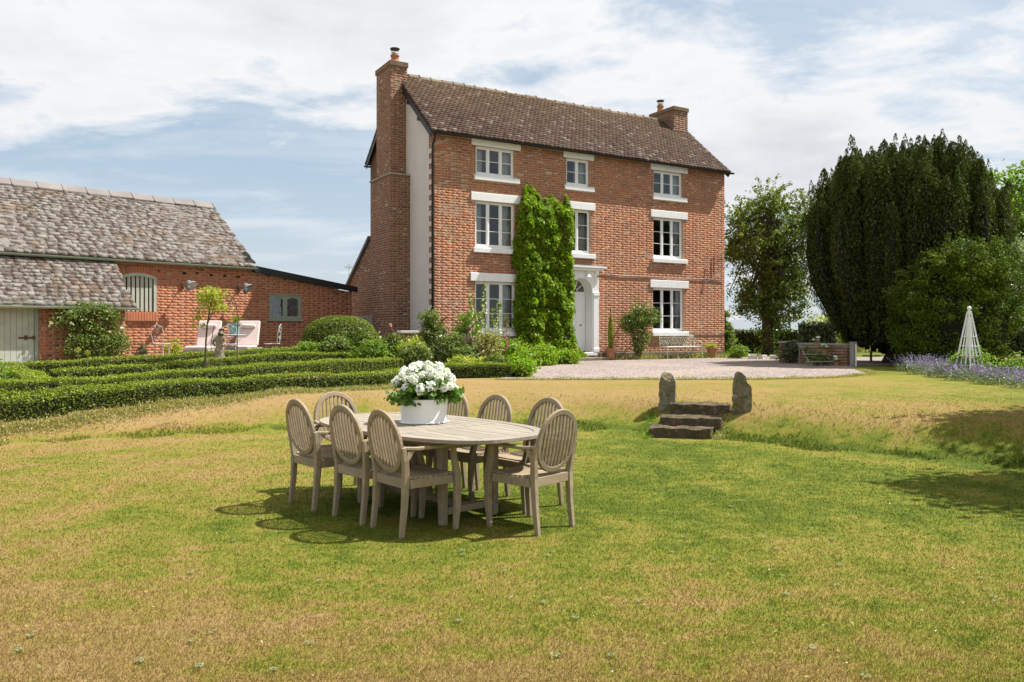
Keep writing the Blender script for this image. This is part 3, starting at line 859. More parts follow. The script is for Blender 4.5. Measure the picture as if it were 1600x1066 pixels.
# windows --------------------------------------------------------------------
def sash_window(w, root):
    x0, x1, z0, z1 = w[:4]; nl, nr = w[10], w[11]
    y = 0.075
    f = MB()
    f.box(x0 - .0, x0 + 0.045, y, y + 0.07, z0, z1).box(x1 - 0.045, x1, y, y + 0.07, z0, z1)
    f.box(x0 + 0.046, x1 - 0.046, y, y + 0.07, z1 - 0.05, z1).box(x0 + 0.046, x1 - 0.046, y, y + 0.07, z0, z0 + 0.06)
    win = f.build('window', M['white'], root, bevel=0.004)
    iw = (x1 - x0 - 0.09 - (nl - 1) * 0.05) / nl
    for k in range(nl - 1):
        mx = x0 + 0.045 + (k + 1) * iw + k * 0.05
        MB().box(mx, mx + 0.05, y + 0.002, y + 0.068, z0 + 0.061, z1 - 0.051).build('mullion', M['white'], win, bevel=0.003)
    for k in range(nl):
        a = x0 + 0.046 + k * (iw + 0.05); b = a + iw - 0.002
        c, d = z0 + 0.062, z1 - 0.052
        fr = MB(); t = 0.036
        yy = y + 0.012
        fr.box(a + .001, a + t, yy, yy + 0.04, c, d).box(b - t, b - .001, yy, yy + 0.04, c, d).box(a + t, b - t, yy, yy + 0.04, d - t, d).box(a + t, b - t, yy, yy + 0.04, c, c + t * 1.5)
        fr.build('casement', M['white'], win, bevel=0.003)
        ph = (d - c - t * 2.5) / nr
        for j in range(nr):
            p0 = c + t * 1.5 + j * ph
            if j: MB().box(a + t, b - t, yy + 0.004, yy + 0.036, p0 - 0.009, p0 + 0.009).build('glazing_bar', M['white'], win)
            pm = MB(); tilt = random.uniform(-0.003, 0.003); tz = random.uniform(-0.002, 0.002)
            pm.add([(a + t, yy + 0.02 + tilt, p0), (b - t, yy + 0.02 - tilt, p0), (b - t, yy + 0.02 - tilt + tz, p0 + ph), (a + t, yy + 0.02 + tilt + tz, p0 + ph)], [(0, 1, 2, 3)])
            pm.build('pane', M['pane'], win)
    MB().box(w[4], w[5], -0.035, 0.06, w[6] + 0.001, w[7]).build('lintel', M['white'], win, bevel=0.008)
    MB().box(w[8], w[9], -0.075, 0.074, z0 - 0.165, z0 - 0.004).build('sill', M['white'], win, bevel=0.012)
    # curtains
    def curtain(a, b, zlo, zhi, yb=0.24, amp=0.018, mat='curtain'):
        n = max(6, int((b - a) / 0.018)); vs = []; fs = []
        for i in range(n + 1):
            x = a + (b - a) * i / n
            yy = yb + amp * math.sin(i * 1.25 + a * 9) + amp * 0.4 * math.sin(i * 0.5)
            vs += [(x, yy, zlo), (x, yy, zhi), (x, yy + 0.008, zhi), (x, yy + 0.008, zlo)]
        for i in range(n):
            k = i * 4
            fs += [(k, k + 4, k + 5, k + 1), (k + 2, k + 6, k + 7, k + 3), (k + 1, k + 5, k + 6, k + 2)]
        MB().add(vs, fs).build('curtain', M[mat], win, smooth=True)
    W = x1 - x0; kd = w[12]
    if kd == 'sides': curtain(x0 + 0.0, x0 + 0.34, z0, z1); curtain(x1 - 0.42, x1, z0, z1)
    if kd == 'nets': curtain(x0, x0 + 0.2, z0, z1); curtain(x1 - 0.55, x1, z0, z1)
    if kd == 'right': curtain(x1 - 0.46, x1, z0, z1); 
    if kd == 'left': curtain(x0, x0 + 0.33, z0, z1); curtain(x1 - 0.40, x1, z0, z1)
    if kd == 'far': curtain(x1 - 0.22, x1, z0, z1)
    return win
for w in WIN: sash_window(w, house)
# door and surround -----------------------------------------------------------
def arch_pts(cx, r, z0, zs, n=20):
    return [(cx - r, z0), (cx - r, zs)] + [(cx - r * math.cos(math.pi * k / n), zs + r * math.sin(math.pi * k / n)) for k in range(1, n)] + [(cx + r, zs), (cx + r, z0)]
dc = 5.61
ds = MB()
ap = arch_pts(dc, 0.47, 0.30, 2.42)
def outer(p): 
    x, z = p
    if z <= 2.42: return (4.86 if x < dc else 6.36, z)
    a = math.atan2(z - 2.42, x - dc)
    tx = 0.75 / max(abs(math.cos(a)), 1e-6); tz = 0.73 / max(math.sin(a), 1e-6); t = min(tx, tz)
    return (dc + t * math.cos(a), 2.42 + t * math.sin(a))
op = [outer(p) for p in ap]
# add exact corners
yo = -0.07; yi = 0.36
for (a, b, c, d) in zip(ap, ap[1:], op, op[1:]):
    q = [(a[0], yo, a[1]), (b[0], yo, b[1]), (d[0], yo, d[1]), (c[0], yo, c[1])]
    ds.add(q, [(0, 1, 2, 3)])
    if abs(c[0] - d[0]) > 1e-3 and abs(c[1] - d[1]) > 1e-3:   # fill the corner wedge
        cxn = 4.86 if c[0] < dc else 6.36
        ds.add([(c[0], yo, c[1]), (d[0], yo, d[1]), (cxn, yo, 3.15)], [(0, 1, 2)])
    ds.add([(a[0], yo, a[1]), (a[0], yi, a[1]), (b[0], yi, b[1]), (b[0], yo, b[1])], [(0, 1, 2, 3)])
ds.add([(4.86, yo, 0.3), (4.86, 0.001, 0.3), (4.86, 0.001, 3.15), (4.86, yo, 3.15)], [(0, 1, 2, 3)])
ds.add([(6.36, yo, 0.3), (6.36, yo, 3.15), (6.36, 0.001, 3.15), (6.36, 0.001, 0.3)], [(0, 1, 2, 3)])
surround = ds.build('door_surround', M['white'], house)
MB().box(4.66, 6.56, -0.30, -0.001, 3.24, 3.31).box(4.74, 6.48, -0.22, -0.001, 3.155, 3.238).build('cornice', M['white'], surround, bevel=0.012)
MB().prism([(-0.30, 3.312), (-0.001, 3.312), (-0.001, 3.37)], 4.66, 6.56, 'x').build('cornice_lead', M['lead'], surround)
for sgn, px in ((-1, 4.88), (1, 6.12)):
    MB().box(px, px + 0.22, -0.105, -0.071, 0.45, 2.28).build('pilaster', M['white'], surround, bevel=0.006)
    MB().box(px - 0.02, px + 0.24, -0.125, -0.071, 2.281, 2.40).build('capital', M['white'], surround, bevel=0.01)
    MB().box(px - 0.02, px + 0.24, -0.125, -0.071, 0.30, 0.449).build('pilaster_foot', M['white'], surround, bevel=0.01)
    # scrolled bracket under the cornice
    MB().prism([(-0.071, 2.72), (-0.10, 2.75), (-0.13, 2.95), (-0.20, 3.10), (-0.21, 3.153), (-0.071, 3.153)], px + 0.03, px + 0.17, 'x').build('bracket', M['white'], surround, bevel=0.004)
dr = MB().box(5.15, 6.07, 0.361, 0.41, 0.335, 2.36)
door = dr.build('door', M['white'], house)
MB().box(5.15, 6.07, 0.345, 0.412, 2.365, 2.43).build('door_head', M['white'], door, bevel=0.004)
for (a, b) in ((5.22, 5.57), (5.65, 6.0)):
    for (c, d) in ((0.45, 1.05), (1.15, 1.75), (1.83, 2.27)):
        fr = MB(); t = 0.022
        fr.box(a, a + t, 0.348, 0.3605, c, d).box(b - t, b, 0.348, 0.3605, c, d).box(a + t, b - t, 0.348, 0.3605, c, c + t).box(a + t, b - t, 0.348, 0.3605, d - t, d)
        fr.build('door_panel', M['white'], door)
MB().lathe([(0.002, 0), (0.03, 0.01), (0.036, 0.03), (0.02, 0.05), (0.001, 0.06)], 12).build('door_knob', M['black'], door, smooth=True).location = (5.86, 0.33, 1.22)
kn = MB().tube([(0.03 * math.cos(a), 0, 0.045 * math.sin(a)) for a in [2 * math.pi * i / 14 for i in range(14)]], 0.009, 6, closed=True).box(-0.02, 0.02, -0.01, 0.02, 0.03, 0.09)
kn.build('door_knocker', M['black'], door).location = (5.61, 0.335, 1.72)
# fanlight
fl = MB().prism([(dc + 0.46 * math.cos(math.pi * k / 20), 2.43 + 0.46 * math.sin(math.pi * k / 20)) for k in range(21)], 0.385, 0.389, 'y')
fan = fl.build('fanlight', M['pane'], house)
fb = MB()
for k in range(1, 5): 
    a = math.pi * k / 5
    fb.bar((dc + 0.13 * math.cos(a), 0.37, 2.43 + 0.13 * math.sin(a)), (dc + 0.45 * math.cos(a), 0.37, 2.43 + 0.45 * math.sin(a)), 0.022, 0.022, up=(0, 1, 0))
fb.tube([(dc + 0.13 * math.cos(math.pi * k / 12), 0.37, 2.43 + 0.13 * math.sin(math.pi * k / 12)) for k in range(13)], 0.013, 5)
fb.tube([(dc + 0.45 * math.cos(math.pi * k / 20), 0.37, 2.43 + 0.45 * math.sin(math.pi * k / 20)) for k in range(21)], 0.02, 5)
fb.build('fanlight_bar', M['white'], fan)
MB().box(4.95, 6.27, -0.12, 0.36, 0.18, 0.298).build('threshold', M['white'], house, bevel=0.01)
MB().box(4.8, 6.5, -0.52, -0.06, -0.2, 0.13).build('doorstep', M['stone'], house, bevel=0.02)
MB().box(5.2, 5.95, -0.11, 0.30, 0.299, 0.312).build('door_mat', M['black'], house)
# near-black block painted for the unlit hall and vault behind door and fanlight
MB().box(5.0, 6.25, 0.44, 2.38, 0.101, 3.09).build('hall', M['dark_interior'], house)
# roof --------------------------------------------------------------------------
OV = 0.13
slope = math.hypot(HW / 2, RISE); sy, sz = (HW / 2) / slope, RISE / slope
ovl = 0.20                                          # eaves overhang along the slope
rb = MB()
def slab(mb, x0, x1, side, t0, t1, lo, hi):
    # side -1 front: y = t*sy ; +1 rear: y = HW - t*sy ; z = EAVE + t*sz, thickness normal lo..hi
    f = (lambda t, h: (t * sy - h * sz, EAVE + t * sz + h * sy)) if side < 0 else (lambda t, h: (HW - t * sy + h * sz, EAVE + t * sz + h * sy))
    pts = [f(t0, lo), f(t1, lo), f(t1, hi), f(t0, hi)]
    if side > 0: pts = pts[::-1]
    return mb.prism(pts, x0, x1, 'x')
RX0, RX1 = -0.16, HL + 0.16
slab(rb, RX0 + .03, RX1 - .03, -1, -ovl + 0.02, slope - 0.03, 0.0, 0.05)
slab(rb, RX0 + .03, RX1 - .03, 1, -ovl + 0.02, slope - 0.03, 0.0, 0.05)
roof = rb.build('roof', M['tile'], house)
def tiles(side, nind, gauge=0.148, tw=0.168):
    o = (0, 0, EAVE) if side < 0 else (0, HW, EAVE)
    u = (1, 0, 0); v = (0, sy, sz) if side < 0 else (0, -sy, sz); n = (0, -sz, sy) if side < 0 else (0, sz, sy)
    ch = []
    t = -ovl; row = 0
    while t < slope - 0.04:
        x = RX0 - (tw / 2 if row % 2 else 0)
        while x < RX1:
            a, b = max(x, RX0), min(x + tw - 0.006, RX1)
            if b - a > 0.04:
                cx = (a + b) / 2
                # slight sag and waviness of the old roof
                sag = 0.02 + 0.014 * math.sin(cx * 0.9) * math.sin(t * 1.2) + 0.006 * math.sin(cx * 2.3 + 1)
                ch.append((a, b, sag, t, min(t + gauge + 0.01, slope), b - a > tw - 0.01))
            x += tw
        t += gauge; row += 1
    def mk(c):
        base = 0.05 + c[2]; l = random.uniform(-0.004, 0.008)
        return (c[0], c[1], 0.03, base + 0.034 + l, base + 0.014 + l * 0.4, c[3] + random.uniform(-0.006, 0.006), c[4] + 0.01)
    std = [i for i, c in enumerate(ch) if c[5]]
    L_ = hc
    std.sort(key=lambda i: (ch[i][0] - L_[0]) ** 2 + (ch[i][3] * sy - L_[1]) ** 2)
    pick = set(std[:nind])
    meshes = []
    for k in range(6):
        l = random.uniform(-0.004, 0.008)
        meshes.append(boxes_mesh('tile', [(-tw / 2 + 0.003, tw / 2 - 0.003, -0.02, 0.034 + l, 0.014 + l * .4, 0, gauge + 0.02)], (0, 0, 0), u, n, v, M['tile'], 0.001))
    for i in pick:
        c = ch[i]; ob = link('tile', random.choice(meshes), roof)
        base = 0.05 + c[2]
        p = np.array(o, float) + np.array(u) * (c[0] + c[1]) / 2 + np.array(v) * c[3] + np.array(n) * base
        ob.location = p
    rest = [mk(c) for i, c in enumerate(ch) if i not in pick]
    ob = link('tile_field', boxes_mesh('tile_field', rest, o, u, n, v, M['tile'], 0.001), roof); ob['kind'] = 'stuff'
tiles(-1, 300)
tiles(1, 0, 0.3, 0.34)
# ridge tiles with raised butt joints
rt = MB()
pf = [(-0.13, -0.12), (-0.12, -0.03), (-0.07, 0.05), (0.0, 0.075), (0.07, 0.05), (0.12, -0.03), (0.13, -0.12)]
rt.prism([(p[0], p[1]) for p in pf], 0, 0.40, 'x')
rt.prism([(p[0] * 1.12, p[1] * 1.2 + 0.012) for p in pf], 0.402, 0.43, 'x')
rm_ = rt.build('ridge_tile', M['hridge'], roof); rme = rm_.data
bpy.data.objects.remove(rm_)
x = RX0 + 0.02; k = 0
while x < RX1 - 0.3:
    if not (-0.1 > x or x > HL - 0.9):
        ob = link('ridge_tile', rme, roof); ob.location = (x, HW / 2, RIDGE + 0.06 + 0.012 * math.sin(k * 1.7)); ob.rotation_euler = (0, random.uniform(-0.02, 0.02), 0)
    x += 0.437; k += 1
# verge boards, gutters, downpipes
def verge(x0, x1):
    v = MB()
    slab(v, x0, x1, -1, -ovl - 0.02, slope + 0.02, -0.17, 0.0)
    slab(v, x0, x1, 1, -ovl - 0.02, slope + 0.02, -0.17, 0.0)
    return v
verge(RX0 - 0.0, RX0 + 0.028).build('bargeboard', M['black'], house)
verge(RX1 - 0.028, RX1).build('bargeboard', M['black'], house)
for y_, s_ in ((-ovl * sy - 0.075, 1), (HW + ovl * sy + 0.075, -1)):
    zg = EAVE - ovl * sz + 0.005
    gm = MB(); prof = [(0.06 * math.cos(a), 0.06 * math.sin(a)) for a in [math.pi + math.pi * i / 8 for i in range(9)]]
    inner = [(0.048 * math.cos(a), 0.048 * math.sin(a)) for a in [2 * math.pi - math.pi * i / 8 for i in range(9)]]
    gm.prism([(y_ + p[0], zg + p[1]) for p in prof + inner], RX0 - 0.02, RX1 + 0.1, 'x')
    gm.build('gutter', M['black'], house)
dp = MB().tube([(-0.05, -ovl * sy - 0.07, EAVE - 0.19), (-0.06, -0.07, EAVE - 0.42), (-0.075, -0.03, EAVE - 0.55), (-0.075, -0.03, 0.05)], 0.036, 8)
dpo = dp.build('downpipe', M['black'], house, smooth=True)
for z in (6.2, 4.7, 3.2, 1.7): MB().box(-0.12, -0.03, -0.075, 0.012, z, z + 0.05).build('pipe_bracket', M['black'], dpo)
MB().box(-0.022, -0.001, 0.42, 0.5, EAVE + 0.0, EAVE + 0.1).build('vent', M['black'], house)
for yy in (0.9, 1.75): MB().box(-0.15, -0.024, yy, yy + 0.11, EAVE + yy / (HW / 2) * RISE - 0.30, EAVE + yy / (HW / 2) * RISE - 0.19).build('purlin_end', M['black'], house)

# chimneys ---------------------------------------------------------------------------
def stack(x0, x1, y0, y1, zb, zt, mat, mort, parent_ob, nind, seed, faces=('front', 'left', 'right', 'back')):
    d = 0.012
    for fname in faces:
        if fname == 'front': o, u, n, W = (x0, y0, 0), (1, 0, 0), (0, -1, 0), x1 - x0
        if fname == 'back': o, u, n, W = (x0, y1, 0), (1, 0, 0), (0, 1, 0), x1 - x0
        if fname == 'left': o, u, n, W = (x0, y0, 0), (0, 1, 0), (-1, 0, 0), y1 - y0
        if fname == 'right': o, u, n, W = (x1, y0, 0), (0, 1, 0), (1, 0, 0), y1 - y0
        rws = brick_rows(0, W, zb, zt, [], seed=seed)
        lay(parent_ob, rws, o, u, n, (0, 0, 1), mat, hc, nind=nind.get(fname, 0), depth=0.0)
ch = MB().box(-0.73, -0.03, 1.86, 3.66, B0, 6.20)
chim = ch.build('chimney', M['old_mortar'], house)
MB().box(-0.575, 0.02, 2.20, 3.50, 6.201, 9.92).build('chimney_shaft', M['old_mortar'], chim)
stack(-0.73, -0.03, 1.86, 3.66, 0.0, 6.20, M['chimney_brick'], None, chim, {'front': 110, 'left': 60}, 5, ('front', 'left', 'back'))
stack(-0.575, 0.02, 2.20, 3.50, 6.27, 9.92, M['chimney_brick'], None, chim, {'front': 80, 'left': 50}, 6)
MB().box(-0.77, -0.005, 1.82, 3.70, 6.21, 6.27).build('shoulder_course', M['old_mortar'], chim, bevel=0.01)
MB().box(-0.615, 0.055, 2.16, 3.54, 9.925, 10.10).build('chimney_cap', M['capstone'], chim, bevel=0.012)
def pot(cx, cy, z, parent_ob):
    p = MB().lathe([(0.17, 0), (0.165, 0.06), (0.135, 0.10), (0.125, 0.26), (0.15, 0.28), (0.15, 0.32), (0.11, 0.33), (0.10, 0.25)], 16)
    po = p.build('chimney_pot', M['terracotta'], parent_ob, smooth=True); po.location = (cx, cy, z)
    c = MB().lathe([(0.10, 0.32), (0.10, 0.40), (0.09, 0.41), (0.09, 0.32)], 14).lathe([(0.165, 0.52), (0.165, 0.545), (0.05, 0.585), (0.001, 0.59)], 16)
    for k in range(12):
        a = 2 * math.pi * k / 12
        c.bar((0.11 * math.cos(a), 0.11 * math.sin(a), 0.40), (0.12 * math.cos(a), 0.12 * math.sin(a), 0.525), 0.007)
    co = c.build('cowl', M['black'], parent_ob); co.location = (cx, cy, z)
    MB().lathe([(0.108, 0.34), (0.12, 0.36), (0.12, 0.385), (0.108, 0.40)], 16).build('cowl_band', M['steel'], parent_ob, smooth=True).location = (cx, cy, z)
pot(-0.28, 2.55, 10.085, chim)
chim2 = MB().box(HL - 0.78, HL - 0.02, 2.05, 3.54, 8.6, 10.30).build('chimney', M['old_mortar'], house)
stack(HL - 0.78, HL - 0.02, 2.05, 3.54, 8.95, 10.30, M['chimney_brick'], None, chim2, {'front': 60, 'left': 90}, 8)
MB().box(HL - 0.82, HL + 0.02, 2.01, 3.58, 10.14, 10.305).build('chimney_cap', M['capstone'], chim2, bevel=0.012)
MB().box(HL - 0.82, HL + 0.03, 1.93, 2.03, 8.98, 9.17).build('mortar_fillet', M['lead_white'], chim2)
MB().prism([(1.98, 8.9), (2.8, 9.6), (3.6, 8.9), (3.6, 9.2), (2.8, 9.98), (1.98, 9.28)], HL - 0.82, HL - 0.795, 'x').build('flashing', M['lead'], chim2)
pot(HL - 0.5, 3.2, 10.30, chim2)
# cables, anchor iron, lead marks
cb = MB().tube([(6.5, -0.02, 3.10), (7.4, -0.02, 3.04), (8.7, -0.02, 3.06), (9.7, -0.02, 3.03), (11.0, -0.02, 3.04), (12.0, -0.02, 3.06), (12.5, -0.02, 3.02)], 0.011, 5)
cb.tube([(10.95, -0.02, 0.95), (11.6, -0.02, 0.94), (12.5, -0.02, 0.95)], 0.010, 5).tube([(10.95, -0.02, 0.95), (10.95, -0.02, 0.30)], 0.010, 5)
cb.build('cable', M['black'], house)
an = MB().bar((11.95, -0.03, 3.25), (11.95, -0.03, 3.95), 0.028, 0.02).bar((11.78, -0.06, 3.83), (12.18, -0.22, 3.83), 0.022).bar((11.95, -0.04, 3.6), (12.12, -0.18, 3.81), 0.018)
an.tube([(12.18 + 0.05 * math.cos(a), -0.22, 3.83 + 0.05 * math.sin(a)) for a in [2 * math.pi * i / 10 for i in range(10)]], 0.01, 5, closed=True)
an.build('hanging_bracket', M['rust'], house)
dl = thing('door_lamp', 'small white swan neck lamp above the farmhouse front door', 'lamp', tuple(HM @ Vector((5.80, -0.08, 2.95))), TH)
MB().tube([(0, 0.0, 0.06), (0, -0.04, 0.20), (0, -0.12, 0.22), (0, -0.16, 0.14), (0, -0.16, 0.06)], 0.012, 6).lathe([(0.04, 0.0), (0.04, 0.03)], 10, (0, 0.0, 0.05)).build('lamp_arm', M['white'], dl, smooth=True)
MB().lathe([(0.02, 0.08), (0.035, 0.05), (0.09, -0.02), (0.10, -0.03), (0.085, -0.025), (0.02, 0.04)], 18, (0, -0.16, 0)).build('lamp_shade', M['white'], dl, smooth=True)
bx = thing('bell_box', 'round teal alarm box on the brick beside the porch cornice', 'alarm', tuple(HM @ Vector((6.28, -0.13, 3.02))), TH)
MB().lathe([(0.001, -0.05), (0.07, -0.04), (0.085, 0.0), (0.07, 0.02)], 14).build('case', M['teal'], bx, smooth=True).rotation_euler = (R(90), 0, 0)

# rear extension with a catslide roof ------------------------------------------------
ext = thing('rear_extension', 'low brick extension with a steep roof edge behind the left chimney', 'extension', (HX, HY, HZ), TH)
pts = [(HW + 0.01, B0), (8.05, B0), (8.05, 2.85), (HW + 0.01, 4.45)]
ew = MB().prism(pts, 0.0, 8.0, 'x').build('wall', M['old_mortar'], ext)
rws = brick_rows(HW + 0.01, 8.05, 0.0, 4.45, [], seed=9, top=lambda y: 2.85 + (8.05 - y) * 0.654)
lay(ew, rws, (0, 0, 0), (0, 1, 0), (-1, 0, 0), (0, 0, 1), M['chimney_brick'], hc, nind=0, depth=0.0)
MB().prism([(HW + 0.01, 4.47), (8.25, 2.74), (8.25, 2.86), (HW + 0.01, 4.60)], -0.12, 8.1, 'x').build('roof', M['lead'], ext)
tv = thing('television_aerial', 'small television aerial on a thin pole behind the low lean-to roof', 'aerial', (-8.9, 43.5, g(-8.9, 43.5)))
MB().bar((0, 0, 0), (0, 0, 4.5), 0.025).bar((-0.25, 0, 4.3), (0.22, 0, 4.3), 0.015).build('pole', M['rail'], tv)
ti = MB()
for k in range(7): ti.bar((-0.22 + k * 0.07, 0, 4.2), (-0.22 + k * 0.07, 0, 4.4), 0.01)
ti.build('rods', M['rail'], tv)

# ================================================================ BARN
BT = math.atan2(0.72, 0.694)
BX, BY, BZ = -8.30, 25.40, 0.60
BMx = Matrix.Translation((BX, BY, BZ)) @ Matrix.Rotation(BT, 4, 'Z')
bc = to_local(BMx, (0, 0, 1.5))
barn = thing('barn', 'long low red brick barn with a mossy stone slate roof', 'barn', (BX, BY, BZ), BT)
BL = -13.0; BE = 3.02; BW = 5.9; BR = 2.17
bholes = [(-4.0, -3.0, 1.46, 2.50)] + [(x - 0.055, x + 0.055, z - 0.045, z + 0.045) for x, z in ((-2.16, 2.64), (-1.77, 2.65), (-1.33, 2.63), (-0.89, 2.63), (-0.44, 2.62), (-1.77, 2.23), (-2.95, 2.66))]
mb = MB(); panel(mb, BL, 0, B0, BE, bholes, 0.0, 0.30)
bw = mb.build('wall', M['barn_mortar'], barn)
hb = [(-4.03, -2.97, 1.46, 2.62), (-4.0, -2.97, 1.19, 1.46)] + bholes[1:]
rws = brick_rows(BL, 0.0, 0.0, BE - 0.02, hb, seed=12)
rws = [r_ for r_ in rws if not (r_[0] < -4.2 and (r_[2] < 2.9))]
lay(bw, rws, (0, 0, 0), (1, 0, 0), (0, -1, 0), (0, 0, 1), M['barn_brick'], bc, nind=300, depth=0.0)
# arch of headers over the hatch and its brick-on-edge sill
def hat_top(x): return 2.48 + 0.10 * (1 - ((x + 3.5) / 0.5) ** 2)
for k in range(13):
    x = -4.02 + k * 0.0805
    a = -(x + 0.04 + 3.5) * 0.35
    o_ = MB().box(-0.035, 0.035, -0.014, 0.02, 0, 0.20).build('brick', M['barn_brick'], bw); o_.location = (x + 0.04, 0, hat_top(x + 0.04)); o_.rotation_euler = (0, -a, 0)
for k in range(13):
    o_ = MB().box(0, 0.070, -0.075, 0.02, 0, 0.255).build('brick', M['barn_brick'], bw, bevel=0.004); o_.location = (-3.99 + k * 0.0785, 0, 1.195); o_.rotation_euler = (R(-4), 0, 0)
hatch = MB().box(-4.0, -3.93, -0.012, 0.04, 1.46, 2.49).box(-3.07, -3.0, -0.012, 0.04, 1.46, 2.49)
for k in range(10):
    xa = -3.93 + k * 0.086; xb = xa + 0.086
    hatch.add([(xa, -0.012, hat_top(xa) - 0.09), (xb, -0.012, hat_top(xb) - 0.09), (xb, -0.012, hat_top(xb)), (xa, -0.012, hat_top(xa))], [(0, 1, 2, 3)])
ho = hatch.build('ventilation_hatch', M['sage'], barn)
for k in range(7):
    xa = -3.925 + k * 0.123
    MB().prism([(xa, 1.47), (xa + 0.085, 1.47), (xa + 0.085, hat_top(xa + 0.085) - 0.06), (xa, hat_top(xa) - 0.06)], 0.02, 0.045, 'y').build('slat', M['sage'], ho, bevel=0.003)
MB().box(-4.0, -3.0, 0.20, 0.24, 1.4, 2.6).build('hatch_dark_sheet', M['dark_interior'], ho)  # near-black sheet painted as the unlit inside of the barn
# remaining walls
bws = MB().box(BL, 0, BW - 0.3, BW, B0, BE)
bws.build('rear_wall', M['barn_brick'], barn)
for x0, x1 in ((-0.3, -0.003), (BL + .003, BL + 0.3)):
    MB().prism([(0.301, B0), (BW - 0.301, B0), (BW - 0.301, BE + 0.2), (BW / 2, BE + BR - 0.03), (0.301, BE + 0.2)], x0, x1, 'x').build('gable_wall', M['barn_brick'], barn)
bsl = math.hypot(BW / 2, BR); by_, bz_ = (BW / 2) / bsl, BR / bsl
def bslab(side, x0, x1, t0, t1, lo, hi):
    f = (lambda t, h: (t * by_ - h * bz_, BE + t * bz_ + h * by_)) if side < 0 else (lambda t, h: (BW - t * by_ + h * bz_, BE + t * bz_ + h * by_))
    pts = [f(t0, lo), f(t1, lo), f(t1, hi), f(t0, hi)]
    if side > 0: pts = pts[::-1]
    return MB().prism(pts, x0, x1, 'x')
mb = bslab(-1, BL, 0.03, -0.1, bsl - 0.03, 0.0, 0.05); mb2 = bslab(1, BL, 0.03, -0.1, bsl - 0.03, 0, 0.05); mb.add(mb2.v, mb2.f)
broof = mb.build('roof', M['slate'], barn)
def slate_field(parent_ob, o, u, v, n, x0, x1, t0, t1, cam_l, nind, seed, g0=0.20, g1=0.135, wmin=0.17, wmax=0.36, mat='slate', cut=None):
    r = random.Random(seed); rows = []
    t = t0
    while t < t1 - 0.05:
        gg = g0 + (g1 - g0) * (t - t0) / (t1 - t0)
        x = x0 - r.uniform(0, 0.25)
        while x < x1:
            w = r.uniform(wmin, wmax)
            a, b = max(x, x0), min(x + w - 0.012, x1 + r.uniform(-0.02, 0.03))
            if b - a > 0.06 and not (cut and cut((a + b) / 2, t)):
                rows.append((a, b, t + r.uniform(-0.02, 0.02), min(t + gg + 0.02, t1 + 0.03)))
            x += w
        t += gg
    o_ = np.array(o, float); u_ = np.array(u, float); v_ = np.array(v, float); n_ = np.array(n, float); cl = np.array(cam_l)
    idx = sorted(range(len(rows)), key=lambda i: np.linalg.norm(o_ + u_ * (rows[i][0] + rows[i][1]) / 2 + v_ * rows[i][2] - cl) / (rows[i][1] - rows[i][0]) ** 0.5)
    pick = set(idx[:nind]); rest = []
    for i, c in enumerate(rows):
        l = r.uniform(0.0, 0.008); th = r.uniform(0.032, 0.044)
        sag = 0.012 + 0.010 * math.sin(c[0] * 1.1)
        B = (c[0], c[1], 0.02, 0.026 + th * 0.6 + l + sag, 0.040 + sag + l * 0.3, c[2], c[3])
        if i in pick:
            w = (c[1] - c[0]) / 2; h = c[3] - c[2]
            me = boxes_mesh('slate', [(-w, w, B[2], B[3], B[4], 0, h)], (0, 0, 0), u, n, v, M[mat], 0.0015)
            ob = link('slate', me, parent_ob); ob.location = o_ + u_ * (c[0] + c[1]) / 2 + v_ * c[2]
        else: rest.append(B)
    if rest:
        ob = link('slate_field', boxes_mesh('slate_field', rest, o, u, n, v, M[mat], 0.0015), parent_ob); ob['kind'] = 'stuff'
slate_field(broof, (0, 0, BE), (1, 0, 0), (0, by_, bz_), (0, -bz_, by_), BL, 0.12, -0.16, bsl - 0.02, bc, 300, 21)
slate_field(broof, (0, BW, BE), (1, 0, 0), (0, -by_, bz_), (0, bz_, by_), BL, 0.12, -0.16, bsl - 0.02, bc, 0, 22, 0.5, 0.5, 0.8, 1.2)
rd = MB()
w_ = 0.27
prof = [(-w_ * by_, -w_ * bz_), (0, 0.02), (w_ * by_, -w_ * bz_), (w_ * by_, -w_ * bz_ + 0.03), (0.03, 0.055), (0, 0.075), (-0.03, 0.055), (-w_ * by_, -w_ * bz_ + 0.03)]
rd.prism(prof[::-1], 0, 0.645, 'x').prism([(p[0] * 1.08, p[1] + 0.014) for p in prof[::-1]], 0.64, 0.672, 'x')
ro = rd.build('ridge_tile', M['ridge'], broof); rme = ro.data; bpy.data.objects.remove(ro)
x = 0.12 - 0.68; k = 0
while x > BL:
    ob = link('ridge_tile', rme, broof); ob.location = (x, BW / 2, BE + BR + 0.085 + 0.008 * math.sin(k * 2.1)); ob.rotation_euler = (0, random.uniform(-0.012, 0.012), 0)
    x -= 0.675; k += 1
gt = MB(); zg = BE - 0.10
prof = [(0.065 * math.cos(a), 0.065 * math.sin(a)) for a in [math.pi + math.pi * i / 8 for i in range(9)]] + [(0.052 * math.cos(a), 0.052 * math.sin(a)) for a in [2 * math.pi - math.pi * i / 8 for i in range(9)]]
gt.prism([(-0.17 + p[0], zg + p[1]) for p in prof], BL, 0.08, 'x')
gt.build('gutter', M['sage_green'], barn)
# lean-to at the right end ------------------------------------------------------------
lt = thing('lean_to', 'low brick lean-to with a black sloping roof edge and casement window', 'outbuilding', (BX, BY, BZ), BT)
LX = 3.80
def ltop(x): return 2.80 - 0.131 * x
lh = [(0.61, 1.79, 1.29, 2.11)]
